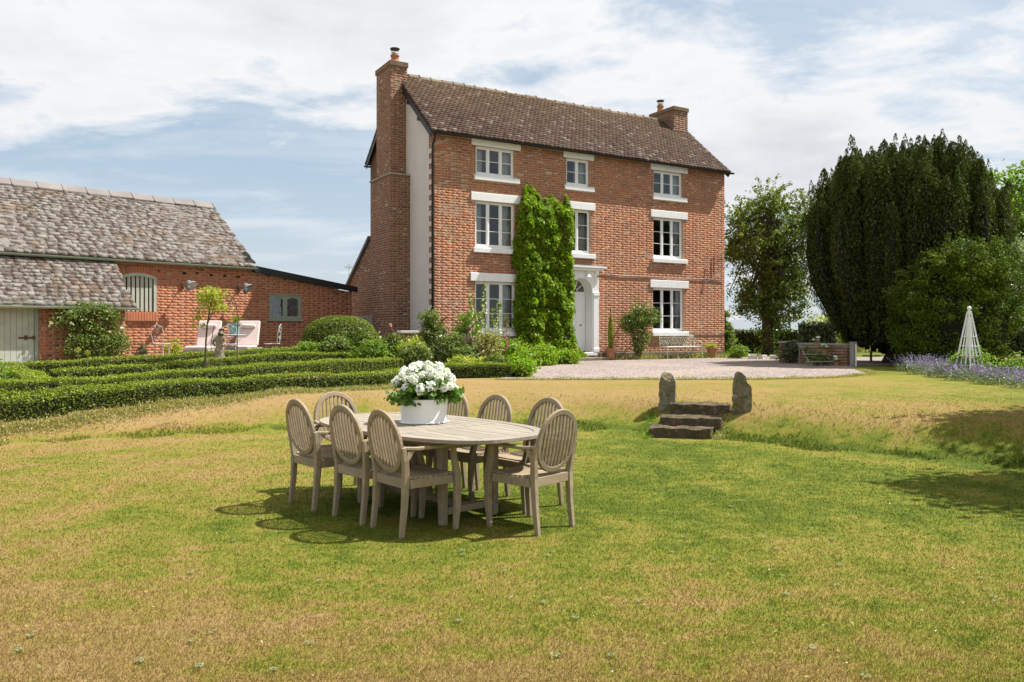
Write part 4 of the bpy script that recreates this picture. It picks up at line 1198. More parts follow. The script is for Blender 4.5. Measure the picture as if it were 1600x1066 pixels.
# wall in columns so its top follows the slope
mb = MB(); panel(mb, 0.002, LX, B0, 2.25, lh, 0.0, 0.28)
mb.prism([(0.002, 2.2501), (LX, 2.2501), (LX, ltop(LX) - 0.02), (0.002, ltop(0) - 0.02)], 0.0, 0.28, 'y')
lw = mb.build('wall', M['barn_mortar'], lt)
rws = brick_rows(0.012, LX, 0.0, 2.85, lh + [(0.55, 1.85, 1.21, 1.29)], seed=14, top=ltop)
lay(lw, rws, (0, 0, 0), (1, 0, 0), (0, -1, 0), (0, 0, 1), M['barn_brick'], bc, nind=300, depth=0.0)
MB().box(LX - 0.28, LX - 0.001, 0.281, 4.0, B0, 2.2).build('side_wall', M['barn_brick'], lt)
MB().prism([(0.0, ltop(0) + 0.0), (LX + 0.16, ltop(LX + 0.16)), (LX + 0.16, ltop(LX + 0.16) + 0.19), (0.0, ltop(0) + 0.20)], -0.13, -0.02, 'y').build('fascia', M['black'], lt)
MB().prism([(0.0, ltop(0) + 0.12), (LX + 0.1, ltop(LX) + 0.12), (LX + 0.1, ltop(LX) + 0.17), (0.0, ltop(0) + 0.17)], -0.018, 4.0, 'y').build('roof', M['lead'], lt)
lwf = MB().box(0.61, 0.67, 0.02, 0.10, 1.29, 2.11).box(1.73, 1.79, 0.02, 0.10, 1.29, 2.11).box(0.67, 1.73, 0.02, 0.10, 2.05, 2.11).box(0.67, 1.73, 0.02, 0.10, 1.29, 1.35).box(1.165, 1.235, 0.02, 0.10, 1.35, 2.05)
lwo = lwf.build('window', M['sage_green'], lt, bevel=0.004)
MB().box(0.55, 1.85, -0.05, 0.08, 1.235, 1.288).build('sill', M['sage_green'], lwo, bevel=0.006)
for a, b in ((0.672, 1.163), (1.237, 1.728)):
    cf = MB().box(a, a + 0.045, 0.03, 0.07, 1.352, 2.048).box(b - 0.045, b, 0.03, 0.07, 1.352, 2.048).box(a + 0.045, b - 0.045, 0.03, 0.07, 1.352, 1.40)
    n_ = 8
    for k in range(n_):
        t0 = k / n_; t1 = (k + 1) / n_; xa = a + 0.045 + (b - a - 0.09) * t0; xb = a + 0.045 + (b - a - 0.09) * t1
        f_ = lambda t: 1.955 + 0.05 * (1 - (2 * t - 1) ** 2)
        cf.add([(xa, 0.03, f_(t0)), (xb, 0.03, f_(t1)), (xb, 0.03, 2.048), (xa, 0.03, 2.048), (xa, 0.07, f_(t0)), (xb, 0.07, f_(t1))], [(0, 1, 2, 3), (0, 4, 5, 1)])
    cf.build('casement', M['sage_green'], lwo)
    MB().box(a + 0.045, b - 0.045, 0.048, 0.052, 1.40, 2.01).build('pane', M['pane'], lwo)
MB().box(0.4, 2.0, 0.6, 0.62, 1.0, 2.3).build('dark_room_sheet', M['dark_interior'], lt)  # near-black sheet painted as the unlit room behind the window
# outshot at the left --------------------------------------------------------------------
osx = thing('outhouse', 'small brick outhouse under a mossy slate roof with a pale plank door', 'outhouse', (BX, BY, BZ), BT)
OE, OX, OT, OZ = 1.40, -4.22, 2.86, 1.62
dh = [(-7.75, -6.42, -0.4, 1.56)]
mb = MB(); panel(mb, BL, OX - 0.12, B0, OZ, dh, -OE + 0.12, -OE + 0.40)
ow = mb.build('wall', M['barn_mortar'], osx)
rws = brick_rows(BL, OX - 0.12, 0.0, OZ - 0.03, [(-7.76, -6.41, -1, 1.6)], seed=31)
lay(ow, rws, (0, -OE + 0.12, 0), (1, 0, 0), (0, -1, 0), (0, 0, 1), M['barn_brick'], bc, nind=250, depth=0.0)
MB().prism([(-OE + 0.401, B0), (-0.02, B0), (-0.02, OT - 0.16), (-OE + 0.401, OZ)], OX - 0.40, OX - 0.121, 'x').build('side_wall', M['barn_brick'], osx)
osl = math.hypot(OE, OT - OZ); oy, oz = OE / osl, (OT - OZ) / osl
pts = [(-OE - 0.02, OZ - 0.02), (-0.01, OT - 0.03), (-0.01, OT + 0.03), (-OE - 0.02, OZ + 0.04)]
orf = MB().prism(pts, BL, OX, 'x').build('roof', M['slate'], osx)
slate_field(orf, (0, -OE, OZ - 0.01), (1, 0, 0), (0, oy, oz), (0, -oz, oy), BL, OX + 0.06, -0.12, osl - 0.02, bc, 300, 33, 0.17, 0.13, 0.16, 0.32)
MB().box(BL, OX - 0.05, -0.06, -0.012, OT + 0.03, OT + 0.09).build('ridge_fillet', M['lead_white'], osx)
MB().prism([(-OE - 0.17 + p[0], OZ - 0.09 + p[1]) for p in prof], BL, OX + 0.16, 'x').build('gutter', M['sage'], osx)
MB().box(BL, OX + 0.02, -OE - 0.10, -OE - 0.075, OZ - 0.12, OZ - 0.0).build('fascia', M['sage_green'], osx)
df = MB().box(-7.75, -7.67, -OE + 0.10, -OE + 0.20, -0.3, 1.56).box(-6.50, -6.42, -OE + 0.10, -OE + 0.20, -0.3, 1.56).box(-7.67, -6.50, -OE + 0.10, -OE + 0.20, 1.48, 1.56)
dfo = df.build('door', M['sage_green'], osx, bevel=0.005)
for k in range(9):
    xa = -7.665 + k * 0.1293
    MB().box(xa, xa + 0.125, -OE + 0.135, -OE + 0.17, -0.25, 1.478).build('plank', M['sage'], dfo, bevel=0.004)
MB().box(-6.85, -6.44, -OE + 0.12, -OE + 0.134, 0.72, 0.76).box(-6.72, -6.66, -OE + 0.105, -OE + 0.12, 0.69, 0.80).box(-6.55, -6.49, -OE + 0.07, -OE + 0.10, 0.70, 0.79).build('latch', M['rust'], dfo)
# lamps on the barn wall
for i, (x, z, lb) in enumerate(((-2.22, 2.30, 'galvanised bracket lamp on the barn wall, the one nearer the slatted hatch'), (-0.42, 2.29, 'galvanised bracket lamp on the barn wall near the lean-to corner'))):
    l_ = thing('wall_lamp', lb, 'lamp', tuple(BMx @ Vector((x, -0.005, z))), BT, 'bracket lamps on the barn wall')
    MB().box(-0.06, 0.05, -0.05, 0.0, -0.09, 0.06).build('bracket', M['rust'], l_, bevel=0.005)
    MB().tube([(0, -0.04, 0.0), (0.0, -0.14, 0.05), (0.0, -0.30, 0.06), (0.0, -0.40, 0.03)], 0.014, 6).build('arm', M['steel'], l_, smooth=True)
    sh_ = MB().lathe([(0.03, 0.10), (0.06, 0.07), (0.07, 0.03), (0.19, -0.10), (0.20, -0.115), (0.18, -0.10), (0.03, 0.02)], 18).build('shade', M['steel'], l_, smooth=True); sh_.location = (0.03, -0.40, 0.02); sh_.rotation_euler = (R(-38), R(-22), 0)
    MB().lathe([(0.001, -0.12), (0.04, -0.10), (0.05, -0.05), (0.045, -0.02)], 12, (0, -0.42, 0)).build('globe', M['tub'], l_, smooth=True)
# small gate in the gap between lean-to and chimney
gt_ = thing('side_gate', 'grey boarded side gate with a top rail between lean-to and chimney', 'gate', (-5.05, 27.6, 0.6), 0.3)
MB().box(-0.35, 0.85, -0.03, 0.03, 1.36, 1.42).box(0.0, 0.07, -0.035, 0.035, 0, 1.36).box(-0.35, -0.29, -0.03, 0.03, 0, 1.36).box(0.79, 0.85, -0.03, 0.03, 0, 1.36).prism([(-0.1, 1.43), (0.7, 1.43), (0.45, 1.53), (0.3, 1.53)], -0.02, 0.02, 'y').build('gate_frame', M['rail'], gt_)
for k in range(9): MB().box(0.075 + k * 0.078, 0.075 + k * 0.078 + 0.07, -0.015, 0.015, 0.05, 1.355).build('board', M['rail'], gt_)
# ================================================================ TABLE, CHAIRS, FLOWER TUB
def build_chair(name='garden_armchair'):
    t = thing(name, 'chair', 'chair', (0, 0, 0))
    W_ = M['teak']
    ocz, orx, orz, oy0 = 0.685, 0.232, 0.245, -0.045
    tilt = R(11)
    def op_(x, z):     # x, z in the plane of the back, z measured from the oval centre
        return (x, oy0 - z * math.sin(tilt), ocz + z * math.cos(tilt))
    ring = MB(); n = 40; wv = 0.044; th = 0.030
    for i in range(n):
        a = 2 * math.pi * i / n
        ca, sa = math.cos(a), math.sin(a)
        for (rr, dy) in ((0, -th / 2), (0, th / 2), (-wv, th / 2), (-wv, -th / 2)):
            p = op_((orx + rr) * ca, (orz + rr) * sa)
            ring.v.append((p[0], p[1] + dy, p[2]))
    for i in range(n):
        a = i * 4; b = ((i + 1) % n) * 4
        for k in range(4): ring.f.append((a + k, b + k, b + (k + 1) % 4, a + (k + 1) % 4))
    ring.build('back_frame', W_, t, bevel=0.006)
    for k in range(-4, 5):
        x = k * 0.0395; hz = (orz - wv + 0.01) * math.sqrt(max(0, 1 - (x / (orx - wv + 0.008)) ** 2))
        if hz < 0.03: continue
        s_ = MB(); m_ = 7
        for i in range(m_):
            z = -hz + 2 * hz * i / (m_ - 1)
            bow = 0.012 * math.cos(math.pi * z / (2 * 0.25))
            for dx, dy in ((-0.0085, -0.008), (0.0085, -0.008), (0.0085, 0.008), (-0.0085, 0.008)):
                p = op_(x * (1 + 0.06 * math.cos(math.pi * z / 0.5)) + dx, z); s_.v.append((p[0], p[1] - bow + dy, p[2]))
        for i in range(m_ - 1):
            for k2 in range(4): s_.f.append((i * 4 + k2, i * 4 + (k2 + 1) % 4, i * 4 + 4 + (k2 + 1) % 4, i * 4 + 4 + k2))
        s_.build('back_slat', W_, t)
    def path(pts, ws, ds):
        s_ = MB()
        for i, (p, w, d) in enumerate(zip(pts, ws, ds)):
            for dx, dy in ((-1, -1), (1, -1), (1, 1), (-1, 1)): s_.v.append((p[0] + dx * w / 2, p[1] + dy * d / 2, p[2]))
        for i in range(len(pts) - 1):
            for k2 in range(4): s_.f.append((i * 4 + k2, i * 4 + (k2 + 1) % 4, i * 4 + 4 + (k2 + 1) % 4, i * 4 + 4 + k2))
        s_.f.append((3, 2, 1, 0)); e = 4 * (len(pts) - 1); s_.f.append((e, e + 1, e + 2, e + 3))
        return s_
    for sx in (-1, 1):
        path([(sx * 0.205, -0.03, 0), (sx * 0.205, -0.005, 0.22), (sx * 0.207, 0.005, 0.42), (sx * 0.224, -0.01, 0.56), (sx * 0.232, -0.035, 0.66)], [0.034, 0.040, 0.045, 0.040, 0.032], [0.036, 0.043, 0.048, 0.044, 0.032]).build('leg', W_, t, bevel=0.004)
        path([(sx * 0.235, 0.43, 0), (sx * 0.237, 0.445, 0.2), (sx * 0.24, 0.44, 0.42), (sx * 0.247, 0.405, 0.56), (sx * 0.25, 0.40, 0.635)], [0.034, 0.043, 0.046, 0.040, 0.036], [0.036, 0.048, 0.052, 0.042, 0.036]).build('leg', W_, t, bevel=0.004)
        ar = MB(); pts = [(sx * 0.226, -0.035, 0.655), (sx * 0.242, 0.08, 0.645), (sx * 0.252, 0.22, 0.648), (sx * 0.256, 0.36, 0.652), (sx * 0.252, 0.455, 0.645)]
        ws = [0.030, 0.032, 0.042, 0.052, 0.040]
        for p, w in zip(pts, ws):
            for dx, dz in ((-1, -1), (1, -1), (1, 1), (-1, 1)): ar.v.append((p[0] + dx * w / 2, p[1], p[2] + dz * 0.013))
        for i in range(4):
            for k2 in range(4): ar.f.append((i * 4 + k2, i * 4 + (k2 + 1) % 4, i * 4 + 4 + (k2 + 1) % 4, i * 4 + 4 + k2))
        ar.f += [(3, 2, 1, 0), (16, 17, 18, 19)]
        ar.build('armrest', W_, t, bevel=0.006)
        MB().box(sx * 0.222 - 0.012, sx * 0.222 + 0.012, 0.03, 0.41, 0.355, 0.42).build('seat_rail', W_, t, bevel=0.003)
        # little corner bracket under the arm
        MB().prism([(0.0, 0.55), (0.06, 0.63), (0.0, 0.63)], sx * 0.235 - 0.01, sx * 0.235 + 0.01, 'x').build('bracket', W_, t)
    MB().box(-0.205, 0.205, -0.012, 0.013, 0.355, 0.425).build('seat_rail', W_, t, bevel=0.003)
    MB().box(-0.21, 0.21, 0.412, 0.438, 0.36, 0.425).build('seat_rail', W_, t, bevel=0.003)
    for k in range(9):
        y0 = 0.018 + k * 0.0445; dip = 0.012 * math.sin(math.pi * (k + 0.5) / 9)
        MB().add(*slat_shape(-0.225, 0.225, y0, y0 + 0.036, 0.428 - dip, 0.017, 0.010)).build('seat_slat', W_, t)
    return t
def slat_shape(x0, x1, y0, y1, z, th, sag):
    vs = []; m_ = 5
    for i in range(m_):
        x = x0 + (x1 - x0) * i / (m_ - 1); s_ = -sag * math.sin(math.pi * i / (m_ - 1))
        vs += [(x, y0, z + s_), (x, y1, z + s_), (x, y1, z + s_ + th), (x, y0, z + s_ + th)]
    fs = [(3, 2, 1, 0), (16, 17, 18, 19)]
    for i in range(m_ - 1):
        for k in range(4): fs.append((i * 4 + k, i * 4 + (k + 1) % 4, i * 4 + 4 + (k + 1) % 4, i * 4 + 4 + k))
    return vs, fs
CH = [  # back-leg centre x, y, facing vector, label
 (-0.91, 5.955, (0.77, 0.64), 'weathered teak armchair nearest the camera at the left long side of the table'),
 (-1.275, 6.32, (0.73, 0.68), 'weathered teak armchair in the middle of the left long side of the table'),
 (-1.765, 6.80, (0.74, 0.67), 'weathered teak armchair at the far left end of the near row, casting the longest shadow'),
 (0.305, 6.02, (-0.74, 0.67), 'weathered teak armchair at the right end of the table, its oval back facing right'),
 (-1.66, 7.62, (0.66, -0.75), 'weathered teak armchair at the back left head of the table before the box hedges'),
 (-0.62, 7.80, (-0.70, -0.71), 'teak armchair mostly hidden behind the white flower tub'),
 (-0.20, 7.42, (-0.72, -0.69), 'teak armchair on the far side just right of the white flower tub'),
 (0.27, 7.05, (-0.74, -0.67), 'teak armchair on the far side, half behind the oval back at the right end'),
]
proto = build_chair()
for i, (x, y, f, lb) in enumerate(CH):
    o = proto if i == 0 else copy_tree(proto)
    o.location = (x, y, g(x, y) - 0.004)
    o.rotation_euler = (0, 0, math.atan2(f[1], f[0]) - math.pi / 2)
    setp(o, lb, 'chair', 'oval backed armchairs round the garden table')

tz = g(-0.7, 6.47)
tab = thing('garden_table', 'long oval slatted teak garden table silvered by weather on the lawn', 'table', (-0.735, 6.77, tz), math.atan2(-0.714, 0.70))
TA, TB, TH_ = 1.15, 0.635, 0.685
def sup(a, b, t, e=2.7):
    c, s = math.cos(t), math.sin(t)
    return (a * math.copysign(abs(c) ** (2 / e), c), b * math.copysign(abs(s) ** (2 / e), s))
N_ = 64
outp = [sup(TA, TB, 2 * math.pi * k / N_) for k in range(N_)]
inp = [sup(TA - 0.085, TB - 0.085, 2 * math.pi * k / N_) for k in range(N_)]
for k in range(8):     # eight rim pieces
    rp = MB(); idx = list(range(k * 8, k * 8 + 9)); gap = 0.0
    vs = []
    for j in idx:
        a, b = outp[j % N_], inp[j % N_]
        vs += [(a[0], a[1], TH_), (b[0], b[1], TH_), (b[0], b[1], TH_ + 0.03), (a[0], a[1], TH_ + 0.03)]
    fs = [(3, 2, 1, 0), (32, 33, 34, 35)]
    for j in range(8):
        for q in range(4): fs.append((j * 4 + q, j * 4 + (q + 1) % 4, j * 4 + 4 + (q + 1) % 4, j * 4 + 4 + q))
    rp.add(vs, fs).build('rim_board', M['teaktop'], tab, bevel=0.003)
def half_w(u):
    a, b = TA - 0.088, TB - 0.088
    if abs(u) >= a: return 0
    return b * (1 - (abs(u) / a) ** 2.7) ** (1 / 2.7)
nb = 11; bw_ = (2 * (TB - 0.088)) / nb
for (ua, ub) in ((-TA + 0.09, -0.335), (-0.245, 0.245), (0.335, TA - 0.09)):
    for k in range(nb):
        v0 = -(TB - 0.088) + k * bw_; v1 = v0 + bw_ - 0.006
        vm = max(abs(v0), abs(v1)); ue = (TA - 0.088) * (1 - min(0.999, vm / (TB - 0.088)) ** 2.7) ** (1 / 2.7) if vm < TB - 0.088 else 0
        a, b = max(ua, -ue), min(ub, ue)
        if min(ub, (TA - .09)) - max(ua, -(TA - .09)) < 0.05: continue
        zt = TH_ + 0.027 + random.uniform(-0.0012, 0.0012)
        def ue_(v): return (TA - 0.090) * max(0.0, 1 - min(0.9999, abs(v) / (TB - 0.088)) ** 2.7) ** (1 / 2.7)
        vs_ = [v0 + (v1 - v0) * q / 5 for q in range(6)]
        pr_ = [(min(ub, ue_(v)), v) for v in vs_] + [(max(ua, -ue_(v)), v) for v in vs_[::-1]]
        MB().prism(pr_, TH_ + 0.004, zt, 'z').build('board', M['teaktop'], tab, bevel=0.002)
for u0 in (-0.332, 0.248):
    MB().box(u0, u0 + 0.084, -half_w(0.29), half_w(0.29), TH_ + 0.003, TH_ + 0.0295).build('cross_board', M['teaktop'], tab, bevel=0.002)
MB().box(-0.62, 0.62, -0.33, -0.305, 0.60, TH_ - 0.001).box(-0.62, 0.62, 0.305, 0.33, 0.60, TH_ - 0.001).box(-0.645, -0.62, -0.33, 0.33, 0.60, TH_ - 0.001).box(0.62, 0.645, -0.33, 0.33, 0.60, TH_ - 0.001).build('apron', M['teak'], tab, bevel=0.003)
for sx in (-1, 1):
    for sy_ in (-1, 1):
        MB().bar((sx * 0.56, sy_ * 0.27, 0), (sx * 0.55, sy_ * 0.27, 0.68), 0.055, 0.055, w2=0.07, d2=0.07).build('leg', M['teak'], tab, bevel=0.004)
    MB().box(sx * 0.56 - 0.03, sx * 0.56 + 0.03, -0.24, 0.24, 0.08, 0.13).build('stretcher', M['teak'], tab, bevel=0.004)
MB().box(-0.53, 0.53, -0.035, 0.035, 0.085, 0.13).build('stretcher', M['teak'], tab, bevel=0.004)

tub = thing('flower_tub', 'white enamel tub of white geraniums standing on the teak table', 'planter', (-0.765, 6.93, tz + TH_ + 0.031), 0.3)
MB().lathe([(0.215, 0.0), (0.218, 0.008), (0.200, 0.014), (0.197, 0.02), (0.203, 0.10), (0.210, 0.195), (0.216, 0.203), (0.212, 0.209), (0.203, 0.203), (0.195, 0.10), (0.001, 0.09)], 40, sx=1.0, sy=0.86).build('tub', M['tub'], tub, smooth=True)
MB().lathe([(0.199, 0.165), (0.001, 0.175)], 24, sy=0.86).build('compost', M['soil'], tub)
P, Cc, D = clusters([((0, 0, 0.29), (0.23, 0.20, 0.13)), ((-0.17, -0.02, 0.25), (0.11, 0.15, 0.08)), ((0.18, 0.0, 0.26), (0.10, 0.14, 0.08))], 110, 22, 0.030, 0.3)
P[:, 2] = np.maximum(P[:, 2], 0.17)
link('foliage', leaves_mesh('foliage', P, 0.045, mat_leaf('geranium_leaf', [(0, (0.05, 0.12, 0.012)), (0.6, (0.10, 0.20, 0.02)), (1, (0.18, 0.28, 0.04))], 0.35), up=0.5, out=D, aspect=0.95), tub)
sm = MB()
heads = []
r_ = random.Random(5)
tries = 0
while len(heads) < 34 and tries < 4000:
    tries += 1
    a = r_.uniform(0, 2 * math.pi); el = math.asin(r_.uniform(-0.05, 1.0))
    p = (0.25 * math.cos(a) * math.cos(el), 0.22 * math.sin(a) * math.cos(el), 0.30 + 0.20 * math.sin(el))
    if all((Vector(p) - Vector(q)).length > 0.072 for q in heads): heads.append(p)
for p in heads: sm.tube([(p[0] * 0.5, p[1] * 0.5, 0.2), p], 0.003, 4)
sm.build('stalks', M['catleaf'], tub, kind='stuff')
hm = []
for v_ in range(4):
    d = rng.normal(0, 1, (110, 3)); d /= np.linalg.norm(d, axis=1, keepdims=True)
    pp = d * np.array([1, 1, 0.82]) * 0.038 * rng.uniform(0.82, 1.1, (110, 1))
    pp = np.concatenate([pp, d[:60] * 0.026])
    d = np.concatenate([d, d[:60]])
    hm.append(leaves_mesh('flower_head', pp, 0.021, M['petal'], up=0.0, out=d * 1.5, aspect=0.95, var=0.25))
for p in heads:
    ob = link('flower_head', r_.choice(hm), tub); ob.location = p; s_ = r_.uniform(0.85, 1.25); ob.scale = (s_, s_, s_); ob.rotation_euler = (r_.uniform(0, 6), r_.uniform(0, 6), 0)

# ================================================================ STEPS AND STANDING STONES
def rough_block(mb_name, dims, mat, parent, seed, amp=0.012, taper=None, sub=0.05, top_round=0.0):
    """box with a fine grid surface pushed about by noise"""
    import bmesh
    from mathutils import noise as mn
    bm = bmesh.new(); bmesh.ops.create_cube(bm, size=1.0)
    nx = [max(1, int(d / sub)) for d in dims]
    for ax in range(3):
        for k in range(1, nx[ax]):
            co = [0, 0, 0]; co[ax] = -0.5 + k / nx[ax]; no = [0, 0, 0]; no[ax] = 1
            bmesh.ops.bisect_plane(bm, geom=bm.verts[:] + bm.edges[:] + bm.faces[:], plane_co=co, plane_no=no)
    for v in bm.verts:
        p = Vector((v.co.x, v.co.y, v.co.z)); z = p.z + 0.5
        # soften corners
        q = Vector((p.x * 2, p.y * 2, 0)); l = max(abs(q.x), abs(q.y)); e = math.hypot(q.x, q.y)
        k = 1 - 0.10 * max(0, (e - 1)) 
        s_ = taper(z) if taper else 1.0
        x, y = p.x * dims[0] * s_ * k, p.y * dims[1] * s_ * k
        if top_round and z > 0.72:
            t = (z - 0.72) / 0.28; x *= math.sqrt(max(0.05, 1 - top_round * t * t)); y *= math.sqrt(max(0.05, 1 - top_round * t * t))
        w = Vector((x, y, z * dims[2]))
        nn = mn.noise_vector(w * 7 + Vector((seed * 13.1, seed, 0))) * amp + mn.noise_vector(w * 22 + Vector((seed, 0, 3))) * amp * 0.4
        v.co = w + nn
    me = bpy.data.meshes.new(mb_name); bm.to_mesh(me); bm.free()
    return link(mb_name, me, parent, mat)
sa = math.atan2(-0.22, 0.87)
stp = thing('garden_steps', 'three worn mossy red sandstone steps cut into the grass bank', 'steps', (2.36, 11.15, 0.0), sa)
for (x, y, z0, w, d, h) in ((0, 0.18, -0.06, 0.88, 0.50, 0.205), (0.13, 0.58, 0.09, 0.88, 0.52, 0.165), (0.24, 1.04, 0.235, 0.88, 0.50, 0.17)):
    ob = rough_block('step', (w, d, h), M['step_stone'], stp, int(z0 * 100) + 9, 0.024)
    ob.location = (x, y, z0); ob.rotation_euler = (0, 0, R(random.uniform(-2, 2)))
for (px_, py_, w, d, h, lb, sd_) in ((2.42, 12.42, 0.265, 0.20, 0.63, 'rounded mossy standing stone at the left of the garden steps', 3), (3.38, 11.72, 0.265, 0.20, 0.65, 'standing stone with a pointed notched top at the right of the garden steps', 8)):
    t_ = thing('standing_stone', lb, 'stone post', (px_, py_, g(px_, py_) - 0.08), R(-12), 'standing stones beside the steps')
    if sd_ == 3: rough_block('stone', (w, d, h), M['post_stone'], t_, sd_, 0.030, lambda z: 0.98 - 0.12 * z, 0.035, 0.85)
    else:
        ob = rough_block('stone', (w, d, h), M['post_stone'], t_, sd_, 0.028, lambda z: 0.98 - 0.08 * z, 0.035, 0.35)
        for v in ob.data.vertices:
            x, y, z = v.co
            lim = 0.65 - max(0.0, (abs(x + 0.045) - 0.025)) * (2.0 if x < -0.045 else 1.0) - (0.07 if x > 0.055 else 0)
            if z > lim: v.co.z = lim + (z - lim) * 0.05

# ================================================================ HEDGES
def resample(pts, step):
    pts = [np.array(p, float) for p in pts]; out = [pts[0]]
    for a, b in zip(pts, pts[1:]):
        L_ = np.linalg.norm(b - a); n = max(1, int(round(L_ / step)))
        for k in range(1, n + 1): out.append(a + (b - a) * k / n)
    return np.array(out)
def smooth_line(pts, it=2):
    P = np.array(pts, float)
    for _ in range(it):
        Q = [P[0]]
        for a, b in zip(P, P[1:]): Q += [a * 0.75 + b * 0.25, a * 0.25 + b * 0.75]
        Q.append(P[-1]); P = np.array(Q)
    return P
def hedge(label, front, w, h, dens=2200, leaf=0.034, mat='box', group=None, name='box_hedge', cat='hedge', side=1, rough=0.006, core='core', wob_h=0.012):
    L_ = resample(smooth_line(front), 0.1)
    T = np.gradient(L_, axis=0); T /= np.linalg.norm(T, axis=1, keepdims=True)
    Nn = np.stack([-T[:, 1], T[:, 0]], 1) * side       # pointing to the back
    C_ = L_ + Nn * w / 2
    base = C_[len(C_) // 2]; z0 = g(*base)
    t = thing(name, label, cat, (base[0], base[1], z0), 0, group)
    cum = np.concatenate([[0], np.cumsum(np.linalg.norm(np.diff(C_, axis=0), axis=1))]); tot = cum[-1]
    n = int(dens * tot * (w + 2 * h))
    s_ = rng.uniform(0, tot, n); cx = np.interp(s_, cum, C_[:, 0]); cy = np.interp(s_, cum, C_[:, 1])
    nx = np.interp(s_, cum, Nn[:, 0]); ny = np.interp(s_, cum, Nn[:, 1])
    u = rng.uniform(0, w + 2 * h, n)
    top = (u >= h) & (u < h + w); fr = u < h; bk = u >= h + w
    off = np.where(top, u - h - w / 2, np.where(fr, -w / 2, w / 2))
    zz1 = np.where(top, h, np.where(fr, u, u - h - w))
    hh = h + wob_h * np.sin(s_ * 2.7 + base[0]) + wob_h * 0.7 * np.sin(s_ * 6.1)
    zz1 = zz1 / h * hh
    # round shoulders, small lumps
    lump = rough * (np.sin(s_ * 19 + zz1 * 23) + np.sin(s_ * 41 + off * 30)) 
    inset = rng.uniform(-0.5, 1, n) ** 2 * 0.045
    off2 = off - np.sign(off) * np.where(top, 0, inset) + np.where(fr, -lump, np.where(bk, lump, 0))
    zz2 = zz1 + np.where(top, -inset + lump + rng.exponential(0.008, n), 0)
    bot = (~top) & (zz1 < 0.05); off2 = np.where(bot, off2 * 0.86, off2)
    X = cx + nx * off2; Y = cy + ny * off2; Z = G(X, Y) + zz2
    P = np.stack([X, Y, Z], 1) - np.array([base[0], base[1], z0])
    out = np.stack([nx * np.sign(off) * (~top), ny * np.sign(off) * (~top), top * 1.0], 1)
    # ends
    link('foliage', leaves_mesh('foliage', P, leaf, M[mat], up=0.25, out=out * 0.7, aspect=0.62), t)
    if mat == 'box':      # pale shoots that paint sunlit brightness onto the clipped top
        q = rng.choice(np.nonzero(top)[0], int(top.sum() * 0.75)); S = P[q] + np.stack([rng.normal(0, .008, len(q)), rng.normal(0, .008, len(q)), rng.uniform(0.0, 0.022, len(q))], 1)
        link('sunlit_top_shoots', leaves_mesh('sunlit_top_shoots', S, leaf * 0.95, M['shoot'], up=0.5, aspect=0.55, axis=(0, 0, 1), axw=0.25), t)
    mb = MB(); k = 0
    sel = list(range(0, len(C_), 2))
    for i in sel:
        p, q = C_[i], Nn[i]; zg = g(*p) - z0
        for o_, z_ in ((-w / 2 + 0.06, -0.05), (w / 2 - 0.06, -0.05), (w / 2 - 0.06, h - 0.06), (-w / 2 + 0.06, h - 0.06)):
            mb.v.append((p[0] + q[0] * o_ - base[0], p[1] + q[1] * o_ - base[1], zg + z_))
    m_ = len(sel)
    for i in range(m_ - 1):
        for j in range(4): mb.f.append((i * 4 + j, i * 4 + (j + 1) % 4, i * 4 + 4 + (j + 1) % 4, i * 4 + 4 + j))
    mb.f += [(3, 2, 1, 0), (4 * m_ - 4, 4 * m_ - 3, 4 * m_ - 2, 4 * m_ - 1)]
    mb.build('shade_core', M[core], t)  # solid dark core, its colour painting in the shade inside the hedge
    return t
GB = 'clipped box hedges of the parterre'
hedge('front clipped box hedge curving along the top of the grass bank', [(-9.4, 9.9), (-7.36, 10.72), (-6.9, 11.05), (-6.26, 11.62), (-5.48, 12.4), (-4.36, 13.56), (-2.45, 15.3), (-1.85, 16.5), (-1.75, 17.6)], 0.42, 0.27, 2600, 0.032, group=GB)
hedge('second clipped box hedge, long and darker, just behind the front one', [(-9.8, 10.9), (-7.9, 11.9), (-7.1, 13.1), (-6.4, 14.7), (-4.75, 16.9), (-2.8, 20.6)], 0.42, 0.28, 2300, 0.034, group=GB)
hedge('box hedge crossing diagonally between the left ends of the parterre rows', [(-7.5, 13.0), (-8.6, 14.6), (-9.8, 16.0)], 0.40, 0.30, 1900, 0.034, group=GB)
hedge('third box hedge row passing in front of the stone boy statue', [(-8.6, 15.1), (-7.4, 16.6), (-6.3, 18.7), (-5.4, 20.4), (-4.2, 21.2)], 0.38, 0.28, 1700, 0.038, group=GB)
hedge('rearmost box hedge row in front of the patio loungers', [(-11.8, 15.6), (-10.2, 16.6), (-9.1, 17.7), (-7.7, 19.3), (-6.6, 21.3), (-5.6, 22.3)], 0.42, 0.30, 1700, 0.038, group=GB)
hedge('short box hedge beside the gravel end, squarely cut', [(-1.75, 17.95), (-0.95, 18.1), (0.0, 18.36)], 0.5, 0.30, 2300, 0.034, group=GB)
hedge('short box hedge cross piece joining the rows near the dome', [(-6.3, 19.6), (-5.3, 21.7)], 0.4, 0.36, 1500, 0.038, group=GB)

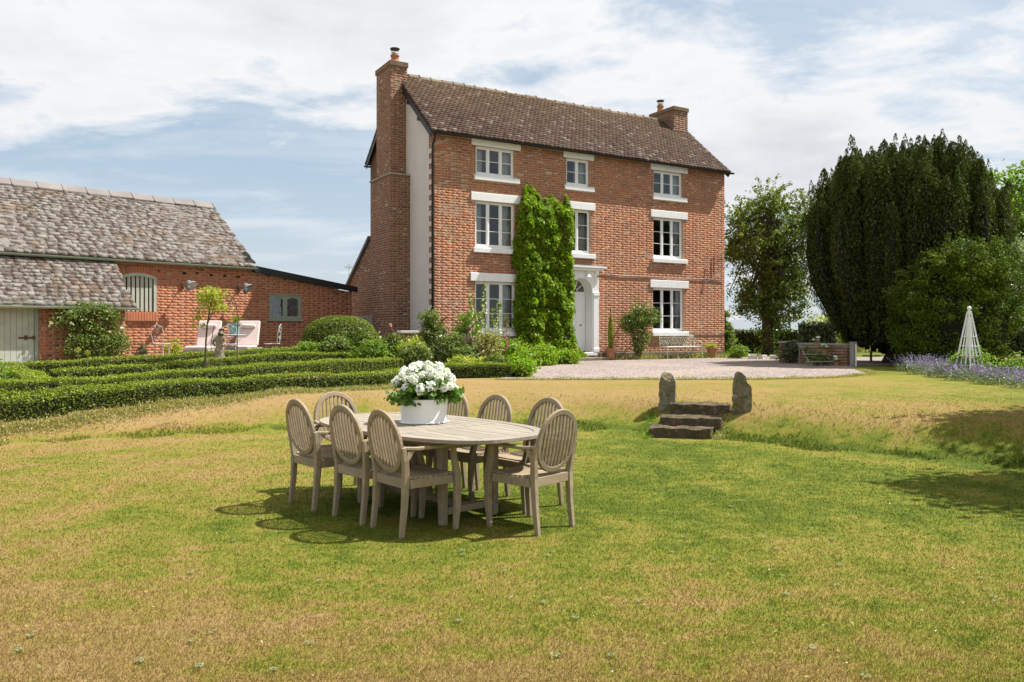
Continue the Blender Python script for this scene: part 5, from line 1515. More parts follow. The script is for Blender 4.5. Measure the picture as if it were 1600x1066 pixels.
def domed(label, c, r, n, leaf, mat, name, cat, corem='core', group=None):
    z0 = g(c[0], c[1])
    t = thing(name, label, cat, (c[0], c[1], z0), 0, group)
    d = rng.normal(0, 1, (n, 3)); d[:, 2] = np.abs(d[:, 2]) * 0.9; d /= np.linalg.norm(d, axis=1, keepdims=True)
    k = (np.abs(d) ** 2.8).sum(1, keepdims=True) ** (-1 / 2.8)
    P = d * k * np.array(r) * rng.uniform(0.95, 1.012, (n, 1))
    link('foliage', leaves_mesh('foliage', P, leaf, M[mat], up=0.2, out=d * 1.0, aspect=0.55), t)
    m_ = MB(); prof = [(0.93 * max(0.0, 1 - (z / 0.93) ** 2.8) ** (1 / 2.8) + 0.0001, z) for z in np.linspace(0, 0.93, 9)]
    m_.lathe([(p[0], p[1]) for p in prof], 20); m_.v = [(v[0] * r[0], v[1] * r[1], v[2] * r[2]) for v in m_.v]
    m_.build('shade_core', M[corem], t)  # solid dark core filling the dome with painted shade
    return t
domed('large rounded clipped box dome by the lean-to wall', (-4.95, 23.0), (1.12, 0.9, 1.27), 26000, 0.045, 'box', 'box_dome', 'topiary')

# ================================================================ SHRUBS, ROSES
def shrub(name, label, cat, loc, ell, ncl, per, spread, leaf, mat, rz=0.0, group=None, stems=10, fl=(), shell=0.35, aspect=0.6, z0=None, stem_r=0.008, trail=None):
    zb = g(loc[0], loc[1]) if z0 is None else z0
    t = thing(name, label, cat, (loc[0], loc[1], zb), rz, group)
    P, Cc, D = clusters(ell, ncl, per, spread, shell, 0.06)
    P[:, 2] = np.maximum(P[:, 2], 0.01)
    link('foliage', leaves_mesh('foliage', P, leaf, M[mat], up=0.35, out=D * 0.6, aspect=aspect), t)
    sm = MB(); idx = rng.choice(len(Cc), min(stems, len(Cc)), replace=False)
    for i in idx:
        c = Cc[i]; b = (c[0] * 0.12, c[1] * 0.12, -0.03); mid = (c[0] * 0.45, c[1] * 0.45, c[2] * 0.55)
        sm.tube([b, mid, tuple(c)], stem_r, 5, stem_r * 0.4)
    sm.build('stems', M['twig'], t)
    for fm, cnt, fr in fl:
        ci = rng.choice(len(P), cnt, replace=False)
        c0 = np.mean(Cc, 0); Q = P[ci]; dd = Q - c0; Q = Q + dd / (np.linalg.norm(dd, axis=1, keepdims=True) + 1e-6) * fr * 1.2
        Q[:, 2] = np.maximum(Q[:, 2], 0.08)
        proto_me = [flowers_mesh('bloom', [(0, 0, 0)], fr, M[fm], 9, 0.42) for _ in range(2)]
        for q in Q:
            b = link('bloom', random.choice(proto_me), t); b.location = tuple(q); b.rotation_euler = (random.uniform(-0.7, 0.7), random.uniform(-0.7, 0.7), random.uniform(0, 6))
    return t
def hp(x, y, z=0): return tuple(HM @ Vector((x, y, z)))
def bp(x, y, z=0): return tuple(BMx @ Vector((x, y, z)))
p = bp(-5.35, -1.72)
shrub('climbing_rose', 'large bushy pink rose trained against the outhouse wall beside the plank door', 'rose', p, [((-0.1, 0.1, 1.15), (0.95, 0.35, 0.42)), ((0.15, 0.05, 0.45), (0.8, 0.4, 0.40)), ((0.7, 0.05, 0.55), (0.3, 0.3, 0.35))], 190, 34, 0.10, 0.065, 'rose', BT, None, 16, (('palepink', 9, 0.055),))
p = bp(-3.55, -0.4)
shrub('cone_topiary', 'small dark cone topiary at the foot of the barn wall', 'topiary', (p[0], p[1]), [((0, 0, 0.16), (0.19, 0.19, 0.16)), ((0, 0, 0.33), (0.10, 0.10, 0.2))], 40, 40, 0.04, 0.035, 'laurel', 0, None, 3)
for (x, y, lb, e, m_) in ((-9.75, 14.6, 'leafy bright green perennial clump at the left edge behind the box hedge', [((0, 0, 0.22), (0.55, 0.4, 0.26))], 'lime'),
                      (-9.0, 13.6, 'lower leafy perennial clump inside the first box hedge corner', [((0, 0, 0.14), (0.42, 0.35, 0.18))], 'rose')):
    shrub('leafy_perennial', lb, 'plant', (x, y), e, 60, 30, 0.08, 0.085, m_, stems=8)
p = bp(-2.75, -0.55)
shrub('golden_shrub', 'small lime yellow shrub beside the left iron chair', 'shrub', (p[0], p[1]), [((0, 0, 0.28), (0.22, 0.2, 0.26))], 40, 30, 0.05, 0.05, 'gold', stems=5)
for (x, y, h_, lb) in ((-9.35, 17.15, 0.42, 'pale round allium head on the left stalk before the wall rose'), (-9.15, 17.15, 0.36, 'pale round allium head on the right stalk before the wall rose')):
    t = thing('allium', lb, 'flower', (x, y, g(x, y)), 0, 'allium heads above the parterre')
    MB().tube([(0, 0, 0), (0.01, 0, h_ + 0.1)], 0.006, 5).build('stalk', M['catleaf'], t)
    d = rng.normal(0, 1, (160, 3)); d /= np.linalg.norm(d, axis=1, keepdims=True)
    link('flower_head', leaves_mesh('flower_head', d * 0.055 + np.array([0.01, 0, h_ + 0.14]), 0.02, M['gold'], out=d), t)
# rose shrubs of the border between dome, gable and front window
RB = [
 ((-4.75, 21.6), [((0, 0, 0.38), (0.42, 0.3, 0.36))], 'rose', (('cream', 5, 0.045),), 'yellowish rose bush right in front of the box dome'),
 ((-5.45, 21.35), [((0, 0, 0.25), (0.3, 0.3, 0.24))], 'lime', (('cream', 3, 0.04),), 'small pale leaved rose at the left foot of the box dome'),
 ((-3.95, 21.8), [((0, 0, 0.42), (0.36, 0.3, 0.40))], 'rose', (('palepink', 4, 0.045),), 'loose rose bush between dome and brick chimney foot'),
 ((-3.35, 22.3), [((0, 0, 0.40), (0.34, 0.3, 0.40))], 'rose', (), 'green rose bush without flowers under the brick chimney'),
 ((-2.75, 21.9), [((0, 0, 0.40), (0.40, 0.3, 0.36))], 'gold', (), 'yellow green bushy shrub under the pale rendered gable'),
 ((-2.25, 22.6), [((0, 0, 0.62), (0.40, 0.3, 0.62)), ((0.1, 0, 1.35), (0.2, 0.2, 0.35))], 'rose', (('cream', 10, 0.055),), 'tall cream rose at the left leg of the iron arch'),
 ((-1.75, 22.2), [((0, 0, 0.45), (0.42, 0.3, 0.42))], 'laurel', (('cream', 8, 0.05),), 'dark leaved cream rose between the two legs of the arch'),
 ((-1.25, 21.9), [((0, 0, 0.65), (0.36, 0.3, 0.62)), ((0.1, 0, 1.25), (0.24, 0.22, 0.40))], 'lime', (('pinkp', 4, 0.05), ('cream', 4, 0.05)), 'tall bright green rose at the right leg of the iron arch'),
 ((-0.75, 21.3), [((0, 0, 0.42), (0.32, 0.28, 0.42))], 'rose', (('magenta', 3, 0.05), ('palepink', 5, 0.05)), 'pink and magenta flowered bush under the ground floor window'),
 ((-0.35, 21.7), [((0, 0, 0.40), (0.34, 0.28, 0.40))], 'rose', (('palepink', 6, 0.05),), 'pale pink flowered bush nearer the creeper under the window'),
 ((0.10, 22.4), [((0, 0, 0.35), (0.40, 0.3, 0.34))], 'laurel', (), 'dark low shrub under the window sill beside the creeper'),
 ((0.85, 23.6), [((0, 0, 0.28), (0.50, 0.4, 0.28))], 'ivy', (), 'bright green ground creeper spilling left of the doorstep'),
]
for (l_, e, m_, f_, lb) in RB:
    e = [(c, (r_[0] * 1.22, r_[1] * 1.1, r_[2] * 1.12)) for c, r_ in e]
    shrub('rose_bush', lb, 'shrub', l_, e, 110, 40, 0.085, 0.066, m_, random.uniform(0, 6), 'bushes of the flower border', 9, f_)
for (x, y, e, m_, lb, lf) in ((-1.1, 19.2, [((0, 0, 0.2), (0.55, 0.35, 0.2))], 'gold', 'golden strappy day lily clump above the short box hedge', 0.16), (-0.35, 19.0, [((0, 0, 0.22), (0.5, 0.35, 0.22))], 'rose', 'mixed green perennial clump behind the short box hedge', 0.08), (0.2, 18.7, [((0, 0, 0.2), (0.34, 0.4, 0.2))], 'ivy', 'rounded green perennial at the corner of the gravel', 0.075), (0.35, 20.3, [((0, 0, 0.24), (0.45, 0.5, 0.25))], 'ivy', 'broad leaved green perennial along the gravel edge', 0.08), (-1.85, 17.6, [((0, 0, 0.12), (0.35, 0.35, 0.16))], 'dryleaf', 'straw coloured faded perennial at the end of the front hedge', 0.07)):
    shrub('perennial', lb, 'plant', (x, y), e, 60, 32, 0.07, lf, m_, 0, 'perennials by the gravel edge', 7, aspect=0.22 if lf > 0.1 else 0.6)
for (l_, e, m_, f_, lb) in (
 ((-1.15, 20.05), [((0, 0, 0.36), (0.42, 0.26, 0.34))], 'rose', (('cream', 6, 0.045), ('palepink', 3, 0.045)), 'cream flowered rose in front of the stone bust'),
 ((-1.55, 21.0), [((0, 0, 0.5), (0.40, 0.3, 0.5))], 'rose', (('cream', 9, 0.05),), 'cream rose left of the stone bust under the arch'),
 ((-2.6, 21.2), [((0, 0, 0.36), (0.45, 0.3, 0.34))], 'rose', (('palepink', 4, 0.045),), 'low rose in front of the tall cream rose'),
 ((-3.7, 20.9), [((0, 0, 0.34), (0.5, 0.3, 0.32))], 'lime', (('cream', 3, 0.045),), 'pale green rose between hedge end and chimney foot'),
 ((-0.55, 20.3), [((0, 0, 0.5), (0.34, 0.25, 0.46))], 'dryleaf', (('palepink', 8, 0.05), ('magenta', 2, 0.05)), 'fading straw green mallow with pale pink flowers under the window'),
 ((0.0, 21.3), [((0, 0, 0.42), (0.42, 0.3, 0.40))], 'ivy', (), 'green bush joining the creeper foot to the flower border'),
 ((1.6, 24.6), [((0, 0, 0.20), (0.55, 0.4, 0.22))], 'ivy', (), 'low creeper spilling on the gravel before the doorstep')):
    shrub('rose_bush', lb, 'shrub', l_, e, 100, 38, 0.085, 0.064, m_, random.uniform(0, 6), 'bushes of the flower border', 9, f_)
# hollyhocks
HO = [(-1.02, 20.6, 2.2, 'cream'), (-0.82, 20.9, 1.95, 'palepink'), (-0.66, 20.5, 2.35, 'cream'), (-0.50, 20.8, 1.7, 'palepink'), (-0.34, 20.6, 1.95, 'cream'), (-0.20, 20.9, 1.55, 'magenta'), (-0.93, 20.3, 1.55, 'pinkp')]
HOL = ['cream hollyhock spire at the left of the group under the window', 'pale pink hollyhock just behind the leftmost cream spire', 'tallest cream hollyhock spire in front of the left window pane', 'shorter pale pink hollyhock right of the tallest spire', 'cream hollyhock spire before the middle window light', 'short magenta hollyhock at the right of the group', 'short pink hollyhock at the front left of the group']
for (x, y, h_, m_), lb in zip(HO, HOL):
    t = thing('hollyhock', lb, 'flower', (x, y, g(x, y)), 0, 'hollyhocks under the window')
    lean = random.uniform(-0.08, 0.08)
    MB().tube([(0, 0, 0), (lean * 0.5, 0, h_ * 0.5), (lean, 0.02, h_)], 0.011, 5, 0.004).build('stem', M['catleaf'], t)
    zs = rng.uniform(0.05, h_ * 0.95, 90); rr = 0.13 * (1 - zs / h_) + 0.03; aa = rng.uniform(0, 6.28, 90)
    link('foliage', leaves_mesh('foliage', np.stack([rr * np.cos(aa) + lean * zs / h_, rr * np.sin(aa), zs], 1), 0.065, M['lime'], up=0.3, aspect=0.85), t)
    pm = flowers_mesh('bloom', [(0, 0, 0)], 0.05, M[m_], 8, 0.5)
    for k in range(int(6 + h_ * 4)):
        z = h_ * (0.38 + 0.57 * k / (6 + h_ * 4)); a = random.uniform(0, 6.28)
        b = link('bloom', pm, t); b.location = (0.045 * math.cos(a) + lean * z / h_, 0.045 * math.sin(a), z); s_ = 1.15 - 0.6 * z / h_; b.scale = (s_, s_, s_); b.rotation_euler = (random.uniform(0.6, 1.6), 0, a)
# creeper on the house front ------------------------------------------------------
def creeper():
    t = thing('climbing_creeper', 'broad bright green creeper climbing the house front left of the door', 'climbing plant', (HX, HY, HZ), TH)
    tx = [2.78, 2.9, 3.1, 3.22, 3.38, 3.55, 3.72, 3.84, 4.05, 4.3, 4.5, 4.72, 4.90, 5.02, 5.15, 5.26]
    tz_ = [4.3, 4.9, 5.35, 5.70, 6.0, 5.88, 5.62, 5.45, 5.52, 5.62, 5.45, 5.46, 5.72, 5.40, 5.1, 4.5]
    n = 52000
    x = rng.uniform(2.55, 6.0, n); z = rng.uniform(0, 6.0, n) ** 1.0
    top = np.interp(x, tx, tz_, left=0, right=0)
    left = 2.86 + 0.07 * np.sin(z * 3.1) + 0.04 * np.sin(z * 9) - 0.35 * np.clip(0.9 - z, 0, 1)
    right = 5.12 + 0.06 * np.sin(z * 2.7 + 1) + 0.04 * np.sin(z * 8) + 1.0 * np.clip(0.55 - z, 0, 1) ** 0.7
    topn = top + 0.10 * np.sin(x * 17) * np.sin(x * 7)
    keep = (x > left) & (x < right) & ((z < topn) | (z < 0.7))
    x, z = x[keep], z[keep]
    bulge = np.full(len(x), 0.12)
    for _ in range(420):
        bx_, bz_, br2, bh_ = rng.uniform(2.7, 5.5), rng.uniform(0, 6), rng.uniform(0.12, 0.34), rng.uniform(0.14, 0.42)
        q2 = ((x - bx_) / br2) ** 2 + ((z - bz_) / (br2 * 1.1)) ** 2
        bulge = np.maximum(bulge, bh_ * np.sqrt(np.clip(1 - q2, 0, 1)) + 0.06)
    ed = np.minimum(np.minimum(x - 2.8, 5.3 - x), (5.9 - z) * 0.5); bulge = bulge * np.clip(0.25 + ed * 1.9, 0.22, 1) + 0.18 * np.clip(1.1 - z, 0, 1) + 0.10 * np.clip((3.6 - z) / 3.6, 0, 1)
    bulge = np.clip(bulge, 0.04, 0.8)
    y = -bulge * rng.uniform(0.55, 1.12, len(x)) - 0.03
    out = np.tile([0, -1, 0.45], (len(x), 1))
    me = leaves_mesh('foliage', np.stack([x, y, z], 1), 0.105, M['ivy'], up=0.35, out=out * 0.45, aspect=0.6, droop=0.3)
    link('foliage', me, t)
    sm = MB()
    for k in range(14):
        xa = 2.95 + k * 0.165; pts = [(4.0 + (xa - 4.0) * 0.5, -0.05, 0)]
        for j in range(1, 7): pts.append((xa + 0.08 * math.sin(j * 2.1 + k), -0.05, j * min(5.0, np.interp(xa, tx, tz_)) / 6))
        sm.tube(pts, 0.016, 5, 0.006)
    sm.build('stems', M['twig'], t)
creeper()
# rose right of the door and weeds along the plinth
p = hp(7.75, -0.55)
shrub('rose_bush', 'tall sprawling cream rose against the wall right of the front door', 'rose', (p[0], p[1]), [((0, 0, 1.55), (0.62, 0.3, 0.55)), ((0.55, 0, 1.5), (0.55, 0.26, 0.36)), ((-0.4, 0, 1.25), (0.35, 0.25, 0.4)), ((0.1, 0, 0.75), (0.36, 0.28, 0.5))], 190, 34, 0.085, 0.068, 'rose', TH, None, 18, (('cream', 16, 0.045),), stem_r=0.012)
def strip_weeds(name, label, cat, line, h, n, leaf, mat, spread=0.18, group=None):
    L_ = resample(line, 0.1); b = L_[len(L_) // 2]; zb = g(*b)
    i = rng.integers(0, len(L_), n)
    P = np.stack([L_[i, 0] + rng.normal(0, spread, n), L_[i, 1] + rng.normal(0, spread, n), np.zeros(n)], 1)
    hh = h * (0.45 + 0.55 * np.abs(np.sin(L_[i, 0] * 3.7) * np.cos(L_[i, 1] * 2.3)))
    P[:, 2] = G(P[:, 0], P[:, 1]) + rng.uniform(0, 1, n) ** 1.6 * hh - zb
    P[:, 0] -= b[0]; P[:, 1] -= b[1]
    ob = link(name, leaves_mesh(name, P, leaf, M[mat], up=0.0, aspect=0.2, axis=(0, 0, 1), axw=0.5))
    ob.location = (b[0], b[1], zb)
    setp(ob, label, cat, group, 'stuff')
    return ob
strip_weeds('weeds', 'straw coloured weeds along the foot of the house front', 'weeds', [hp(6.9, -0.45)[:2], hp(9.0, -0.5)[:2], hp(12.6, -0.4)[:2]], 0.22, 5000, 0.10, 'dryleaf')
strip_weeds('edge_grass', 'ragged dry grass along the front edge of the gravel', 'grass', [(-0.3, 17.6), (2.9, 17.64), (5.6, 17.68), (7.4, 18.28), (8.8, 19.45), (9.35, 21.4)], 0.07, 9000, 0.05, 'dryleaf', 0.07)
strip_weeds('weeds', 'green weeds at the right corner of the house', 'weeds', [hp(12.2, -0.6)[:2], hp(13.6, 0.2)[:2]], 0.35, 1500, 0.10, 'lime')
strip_weeds('rough_grass', 'long straw grass at the foot of the front box hedge', 'grass', [(-9.3, 9.75), (-7.3, 10.45), (-6.2, 11.4), (-5.4, 12.2), (-4.3, 13.35), (-2.4, 15.1), (-1.7, 16.1)], 0.10, 26000, 0.05, 'dryleaf', 0.12)
# pots, bench ---------------------------------------------------------------------
def plant_pot(name, label, loc, r0, r1, h_, mat='terracotta'):
    t = thing(name, label, 'plant pot', loc)
    MB().lathe([(r0, 0), (r1 * 0.96, h_ * 0.84), (r1 * 1.08, h_ * 0.85), (r1 * 1.1, h_), (r1 * 0.92, h_), (r1 * 0.9, h_ * 0.9), (0.001, h_ * 0.88)], 20).build('pot', M[mat], t, smooth=False)
    return t
p = hp(6.62, -0.42, 0.06); t = plant_pot('potted_cypress', 'terracotta pot with a tall thin columnar conifer right of the front door', (p[0], p[1], HZ + 0.13 - 0.06), 0.13, 0.18, 0.36)
z_ = rng.uniform(0, 1, 3800); a = rng.uniform(0, 6.28, 3800); rr = 0.105 * np.sin(np.clip(z_ * 1.05 + 0.12, 0, 1) * math.pi) ** 0.6 * rng.uniform(0.6, 1, 3800)
link('foliage', leaves_mesh('foliage', np.stack([rr * np.cos(a), rr * np.sin(a), 0.34 + z_ * 1.45], 1), 0.05, M['gold'], up=0, axis=(0, 0, 1), axw=0.6, aspect=0.35), t)
MB().tube([(0, 0, 0.3), (0, 0, 1.6)], 0.014, 5).build('stem', M['twig'], t)
p = hp(5.0, -0.42, 0); t = plant_pot('potted_olive', 'smaller terracotta pot with a silvery shrub left of the front door', (p[0], p[1], HZ + 0.13), 0.10, 0.15, 0.28)
z_ = rng.uniform(0, 1, 900); a = rng.uniform(0, 6.28, 900); rr = (0.05 + 0.14 * z_ * (1.2 - z_)) * rng.uniform(0.3, 1, 900)
link('foliage', leaves_mesh('foliage', np.stack([rr * np.cos(a), rr * np.sin(a), 0.27 + z_ * 0.85], 1), 0.05, M['silver'], up=0, axis=(0, 0, 1), axw=0.5, aspect=0.3), t)
p = hp(11.35, -0.55, 0); t = plant_pot('plant_pot', 'brown clay pot with a low plant right of the green bench', (p[0], p[1], g(p[0], p[1])), 0.14, 0.20, 0.40)
P, _, D = clusters([((0, 0, 0.44), (0.2, 0.2, 0.08))], 16, 25, 0.05, 0.3); link('foliage', leaves_mesh('foliage', P, 0.06, M['gold']), t)
p = hp(9.75, -0.62, 0)
be = thing('garden_bench', 'pale green wrought iron garden bench under the right ground floor window', 'bench', (p[0], p[1], g(p[0], p[1])), TH)
V_ = M['verdigris']
for x in (-0.85, -0.28, 0.28, 0.85):
    if abs(x) > 0.5:
        MB().tube([(x, 0.30, 0), (x, 0.22, 0.42), (x, 0.27, 0.85)], 0.013, 6).build('leg', V_, be)
        MB().tube([(x, -0.20, 0), (x, -0.17, 0.42), (x, -0.16, 0.60), (x, -0.05, 0.66), (x, 0.23, 0.64)], 0.013, 6).build('leg', V_, be)
    else:
        MB().tube([(x, 0.25, 0), (x, 0.10, 0.22), (x, 0.20, 0.41)], 0.010, 6).build('leg', V_, be); MB().tube([(x, -0.18, 0), (x, -0.05, 0.22), (x, -0.15, 0.41)], 0.010, 6).build('leg', V_, be)
for k in range(7): MB().box(-0.87, 0.87, -0.18 + k * 0.062, -0.18 + k * 0.062 + 0.045, 0.42, 0.43).build('seat_slat', V_, be)
MB().box(-0.80, 0.80, -0.17, 0.22, 0.432, 0.465).build('seat_pad', M['curtain'], be, bevel=0.012)
MB().tube([(-0.86, 0.27, 0.86), (0.86, 0.27, 0.86)], 0.014, 6).build('top_rail', V_, be)
br_ = MB()
for k in range(9):
    cx = -0.76 + k * 0.19
    br_.tube([(cx + 0.085 * math.cos(a), 0.255, 0.67 + 0.12 * math.sin(a)) for a in [2 * math.pi * i / 12 for i in range(12)]], 0.006, 4, closed=True)
    br_.tube([(cx - 0.09, 0.24, 0.50), (cx + 0.09, 0.265, 0.85)], 0.006, 4).tube([(cx + 0.09, 0.24, 0.50), (cx - 0.09, 0.265, 0.85)], 0.006, 4)
br_.build('back_scrolls', V_, be)
# patio furniture ---------------------------------------------------------------------
def lounger(loc, rz, label):
    t = thing('sun_lounger', label, 'sun lounger', loc, rz, 'sun loungers by the barn wall')
    F_ = M['rail']
    MB().box(-0.32, 0.32, -1.15, -1.11, 0.26, 0.32).box(-0.32, -0.27, -1.11, 0.65, 0.26, 0.32).box(0.27, 0.32, -1.11, 0.65, 0.26, 0.32).box(-0.27, 0.27, 0.61, 0.65, 0.26, 0.32).build('frame', F_, t, bevel=0.004)
    for x in (-0.295, 0.295):
        for y in (-1.05, 0.5): MB().box(x - 0.025, x + 0.025, y - 0.025, y + 0.025, 0, 0.259).build('leg', F_, t)
    MB().box(-0.30, 0.30, -1.12, 0.05, 0.322, 0.40).build('seat_cushion', M['pink'], t, bevel=0.025)
    c = MB().box(-0.32, 0.32, -0.04, 0.04, 0.0, 0.80).build('back_cushion', M['pink'], t, bevel=0.03); c.location = (0, 0.10, 0.37); c.rotation_euler = (R(-24), 0, 0)
    h_ = MB().tube([(-0.20, 0, 0), (-0.18, 0, 0), (0.18, 0, 0), (0.20, 0, 0)], [0.045, 0.06, 0.06, 0.045], 12).build('head_roll', M['pink'], t, smooth=True); h_.location = (0, 0.265, 0.95)
    MB().bar((-0.26, 0.12, 0.32), (-0.26, 0.46, 1.06), 0.035).bar((0.26, 0.12, 0.32), (0.26, 0.46, 1.06), 0.035).bar((-0.26, 0.44, 1.02), (0.26, 0.44, 1.02), 0.03).build('back_frame', F_, t)
lounger((-8.55, 22.3, g(-8.55, 22.3)), 0.12, 'pale pink cushioned lounger behind the stone boy statue')
lounger((-7.68, 23.0, g(-7.68, 23.0)), 0.10, 'pale pink cushioned lounger right of the teal pot')
def iron_chair(loc, rz, label):
    t = thing('iron_chair', label, 'chair', loc, rz, 'white iron scroll chairs on the patio'); m_ = M['greyiron']
    MB().tube([(0.21 * math.cos(a), 0.21 * math.sin(a), 0.45) for a in [2 * math.pi * i / 18 for i in range(18)]], 0.012, 5, closed=True).lathe([(0.2, 0.445), (0.2, 0.455)], 18).build('seat', m_, t)
    for a in (0.8, 2.35, 3.9, 5.5): MB().tube([(0.19 * math.cos(a), 0.19 * math.sin(a), 0.45), (0.17 * math.cos(a), 0.17 * math.sin(a), 0.25), (0.24 * math.cos(a), 0.24 * math.sin(a), 0)], 0.010, 5).build('leg', m_, t)
    b = MB().tube([(-0.15, 0.17, 0.45), (-0.20, 0.20, 0.72), (-0.17, 0.23, 0.92), (0, 0.25, 1.0), (0.17, 0.23, 0.92), (0.20, 0.20, 0.72), (0.15, 0.17, 0.45)], 0.012, 5)
    for (cx, cz, r1) in ((-0.07, 0.62, 0.06), (0.07, 0.62, 0.06), (0, 0.80, 0.08), (-0.07, 0.90, 0.04), (0.07, 0.90, 0.04)):
        b.tube([(cx + r1 * math.cos(a) * (1 - 0.07 * i), 0.215, cz + r1 * math.sin(a) * (1 - 0.07 * i)) for i, a in enumerate([i * 0.65 for i in range(13)])], 0.006, 4)
    b.build('back', m_, t)
iron_chair((-9.75, 22.2, g(-9.75, 22.2)), 2.9, 'white iron scroll back chair at the left of the loungers')
iron_chair((-6.75, 22.4, g(-6.75, 22.4)), -1.5, 'white iron scroll back chair by the right lounger')
iron_chair((-7.75, 21.9, g(-7.75, 21.9)), 0.4, 'low iron scroll chair between the table and the right lounger')
t = thing('patio_table', 'round iron patio table with glass top holding the teal pot', 'table', (-8.0, 22.6, g(-8.0, 22.6)))
MB().lathe([(0.42, 0.70), (0.42, 0.712)], 26).build('top', M['pane'], t); MB().tube([(0.42 * math.cos(a), 0.42 * math.sin(a), 0.70) for a in [2 * math.pi * i / 26 for i in range(26)]], 0.012, 5, closed=True).build('rim', M['greyiron'], t)
for a in (0.5, 2.6, 4.7): MB().tube([(0.36 * math.cos(a), 0.36 * math.sin(a), 0), (0.08 * math.cos(a), 0.08 * math.sin(a), 0.35), (0.38 * math.cos(a), 0.38 * math.sin(a), 0.70)], 0.011, 5).build('leg', M['greyiron'], t)
t = plant_pot('teal_pot', 'square shouldered teal pot with a feathery plant on the patio table', (-7.88, 22.6, g(-8.0, 22.6) + 0.713), 0.12, 0.17, 0.32, 'teal')
P, _, D = clusters([((0, 0, 0.42), (0.14, 0.14, 0.12))], 14, 24, 0.05, 0.3); link('foliage', leaves_mesh('foliage', P, 0.06, M['lime'], aspect=0.25), t)
# standard rose and iron hoop ---------------------------------------------------------------
t = thing('standard_tree', 'small standard tree with a yellow green mop head above the parterre', 'tree', (-6.66, 17.3, g(-6.66, 17.3)))
MB().tube([(0, 0, 0), (0.01, 0, 0.7), (0.04, 0, 1.1), (0.10, 0, 1.45), (0.17, 0, 1.72)], 0.022, 6, 0.012).tube([(0.04, 0, 1.1), (0.18, 0, 1.45), (0.26, 0, 1.7)], 0.012, 5, 0.007).tube([(0.0, 0.0, 0.4), (-0.06, 0.0, 0.2), (-0.07, 0, 0.0)], 0.010, 5).build('trunk', M['bark'], t)
P, Cc, D = clusters([((0.10, 0, 1.72), (0.34, 0.3, 0.18)), ((0.22, 0, 1.5), (0.2, 0.18, 0.16)), ((-0.08, 0, 1.3), (0.1, 0.1, 0.25))], 60, 13, 0.06, 0.2)
link('crown', leaves_mesh('crown', P, 0.075, M['gold'], up=0.3), t)
ho = bpy.data.objects.new('x', None)
hoop = MB().tube([(-0.26, 0, 0), (-0.27, 0, 0.7), (-0.2, 0, 1.1)] , 0.009, 5).tube([(0.30, 0, -0.1), (0.30, 0, 0.9), (0.32, 0, 1.25), (0.26, 0, 1.60), (0.10, 0, 1.80), (-0.02, 0, 1.82)], 0.010, 6)
o = hoop.build('iron_hoop', M['rust']); o.location = (-6.25, 17.25, g(-6.25, 17.25)); setp(o, 'thin rusty iron plant hoop curving over the small standard tree', 'plant support')
o = MB().tube([(-0.32, 0, 0), (-0.32, 0, 0.9)] + [(-0.32 * math.cos(math.pi * k / 10), 0, 0.95 + 0.45 * math.sin(math.pi * k / 10)) for k in range(11)] + [(0.32, 0, 0.9), (0.32, 0, 0)], 0.011, 6).tube([(-0.32, 0.3, 0), (-0.32, 0.3, 0.9)] + [(-0.32 * math.cos(math.pi * k / 10), 0.3, 0.95 + 0.45 * math.sin(math.pi * k / 10)) for k in range(11)] + [(0.32, 0.3, 0.9), (0.32, 0.3, 0)], 0.011, 6)
for k in range(11): o.tube([(-0.32 * math.cos(math.pi * k / 10), 0, 0.95 + 0.45 * math.sin(math.pi * k / 10)), (-0.32 * math.cos(math.pi * k / 10), 0.3, 0.95 + 0.45 * math.sin(math.pi * k / 10))], 0.007, 4)
o = o.build('rose_arch', M['rust']); o.location = (-1.80, 22.4, g(-1.8, 22.4)); setp(o, 'thin iron rose arch in the flower border below the house corner', 'garden arch')
o = MB().tube([(-0.16, 0, 0), (-0.16, 0, 0.45), (-0.10, 0, 0.62), (0, 0, 0.68), (0.10, 0, 0.62), (0.16, 0, 0.45), (0.16, 0, 0)], 0.008, 5).lathe([(0.03, 0.68), (0.06, 0.72), (0.05, 0.79), (0.02, 0.82)], 10).build('plant_support', M['terracotta']); o.location = (-3.55, 23.2, g(-3.55, 23.2) + 0.35); setp(o, 'rust coloured plant support with a small finial before the brick chimney', 'plant support')
# statues -----------------------------------------------------------------------------------
def skin_obj(name, verts, edges, radii, mat, parent, root=0, sub=2):
    me = bpy.data.meshes.new(name); me.from_pydata(verts, edges, []); me.update()
    o = link(name, me, parent, mat)
    sk = o.modifiers.new('skin', 'SKIN'); 
    if not me.skin_vertices: me.attributes.new
    for i, r1 in enumerate(radii): me.skin_vertices[0].data[i].radius = (r1, r1) if not isinstance(r1, tuple) else r1
    me.skin_vertices[0].data[root].use_root = True
    ss_ = o.modifiers.new('sub', 'SUBSURF'); ss_.levels = sub; ss_.render_levels = sub
    return o
def ensure_skin(me):
    pass
t = thing('boy_statue', 'weathered stone statue of a boy with hand on hip and bowed head', 'statue', (-6.80, 18.5, g(-6.80, 18.5) + 0.03), 0.15)
vv = [(0, 0, 0.44), (0.0, 0.0, 0.56), (0.005, 0.0, 0.68), (0.02, -0.01, 0.76), (0.05, -0.035, 0.84), (0.065, -0.05, 0.895),
      (-0.075, 0.0, 0.715), (-0.155, 0.02, 0.60), (-0.085, -0.03, 0.52), (0.095, 0.0, 0.71), (0.135, -0.01, 0.60), (0.09, -0.09, 0.53),
      (-0.05, 0, 0.36), (-0.055, -0.02, 0.20), (-0.055, 0.0, 0.03), (0.055, 0, 0.36), (0.07, -0.03, 0.20), (0.05, 0.02, 0.03)]
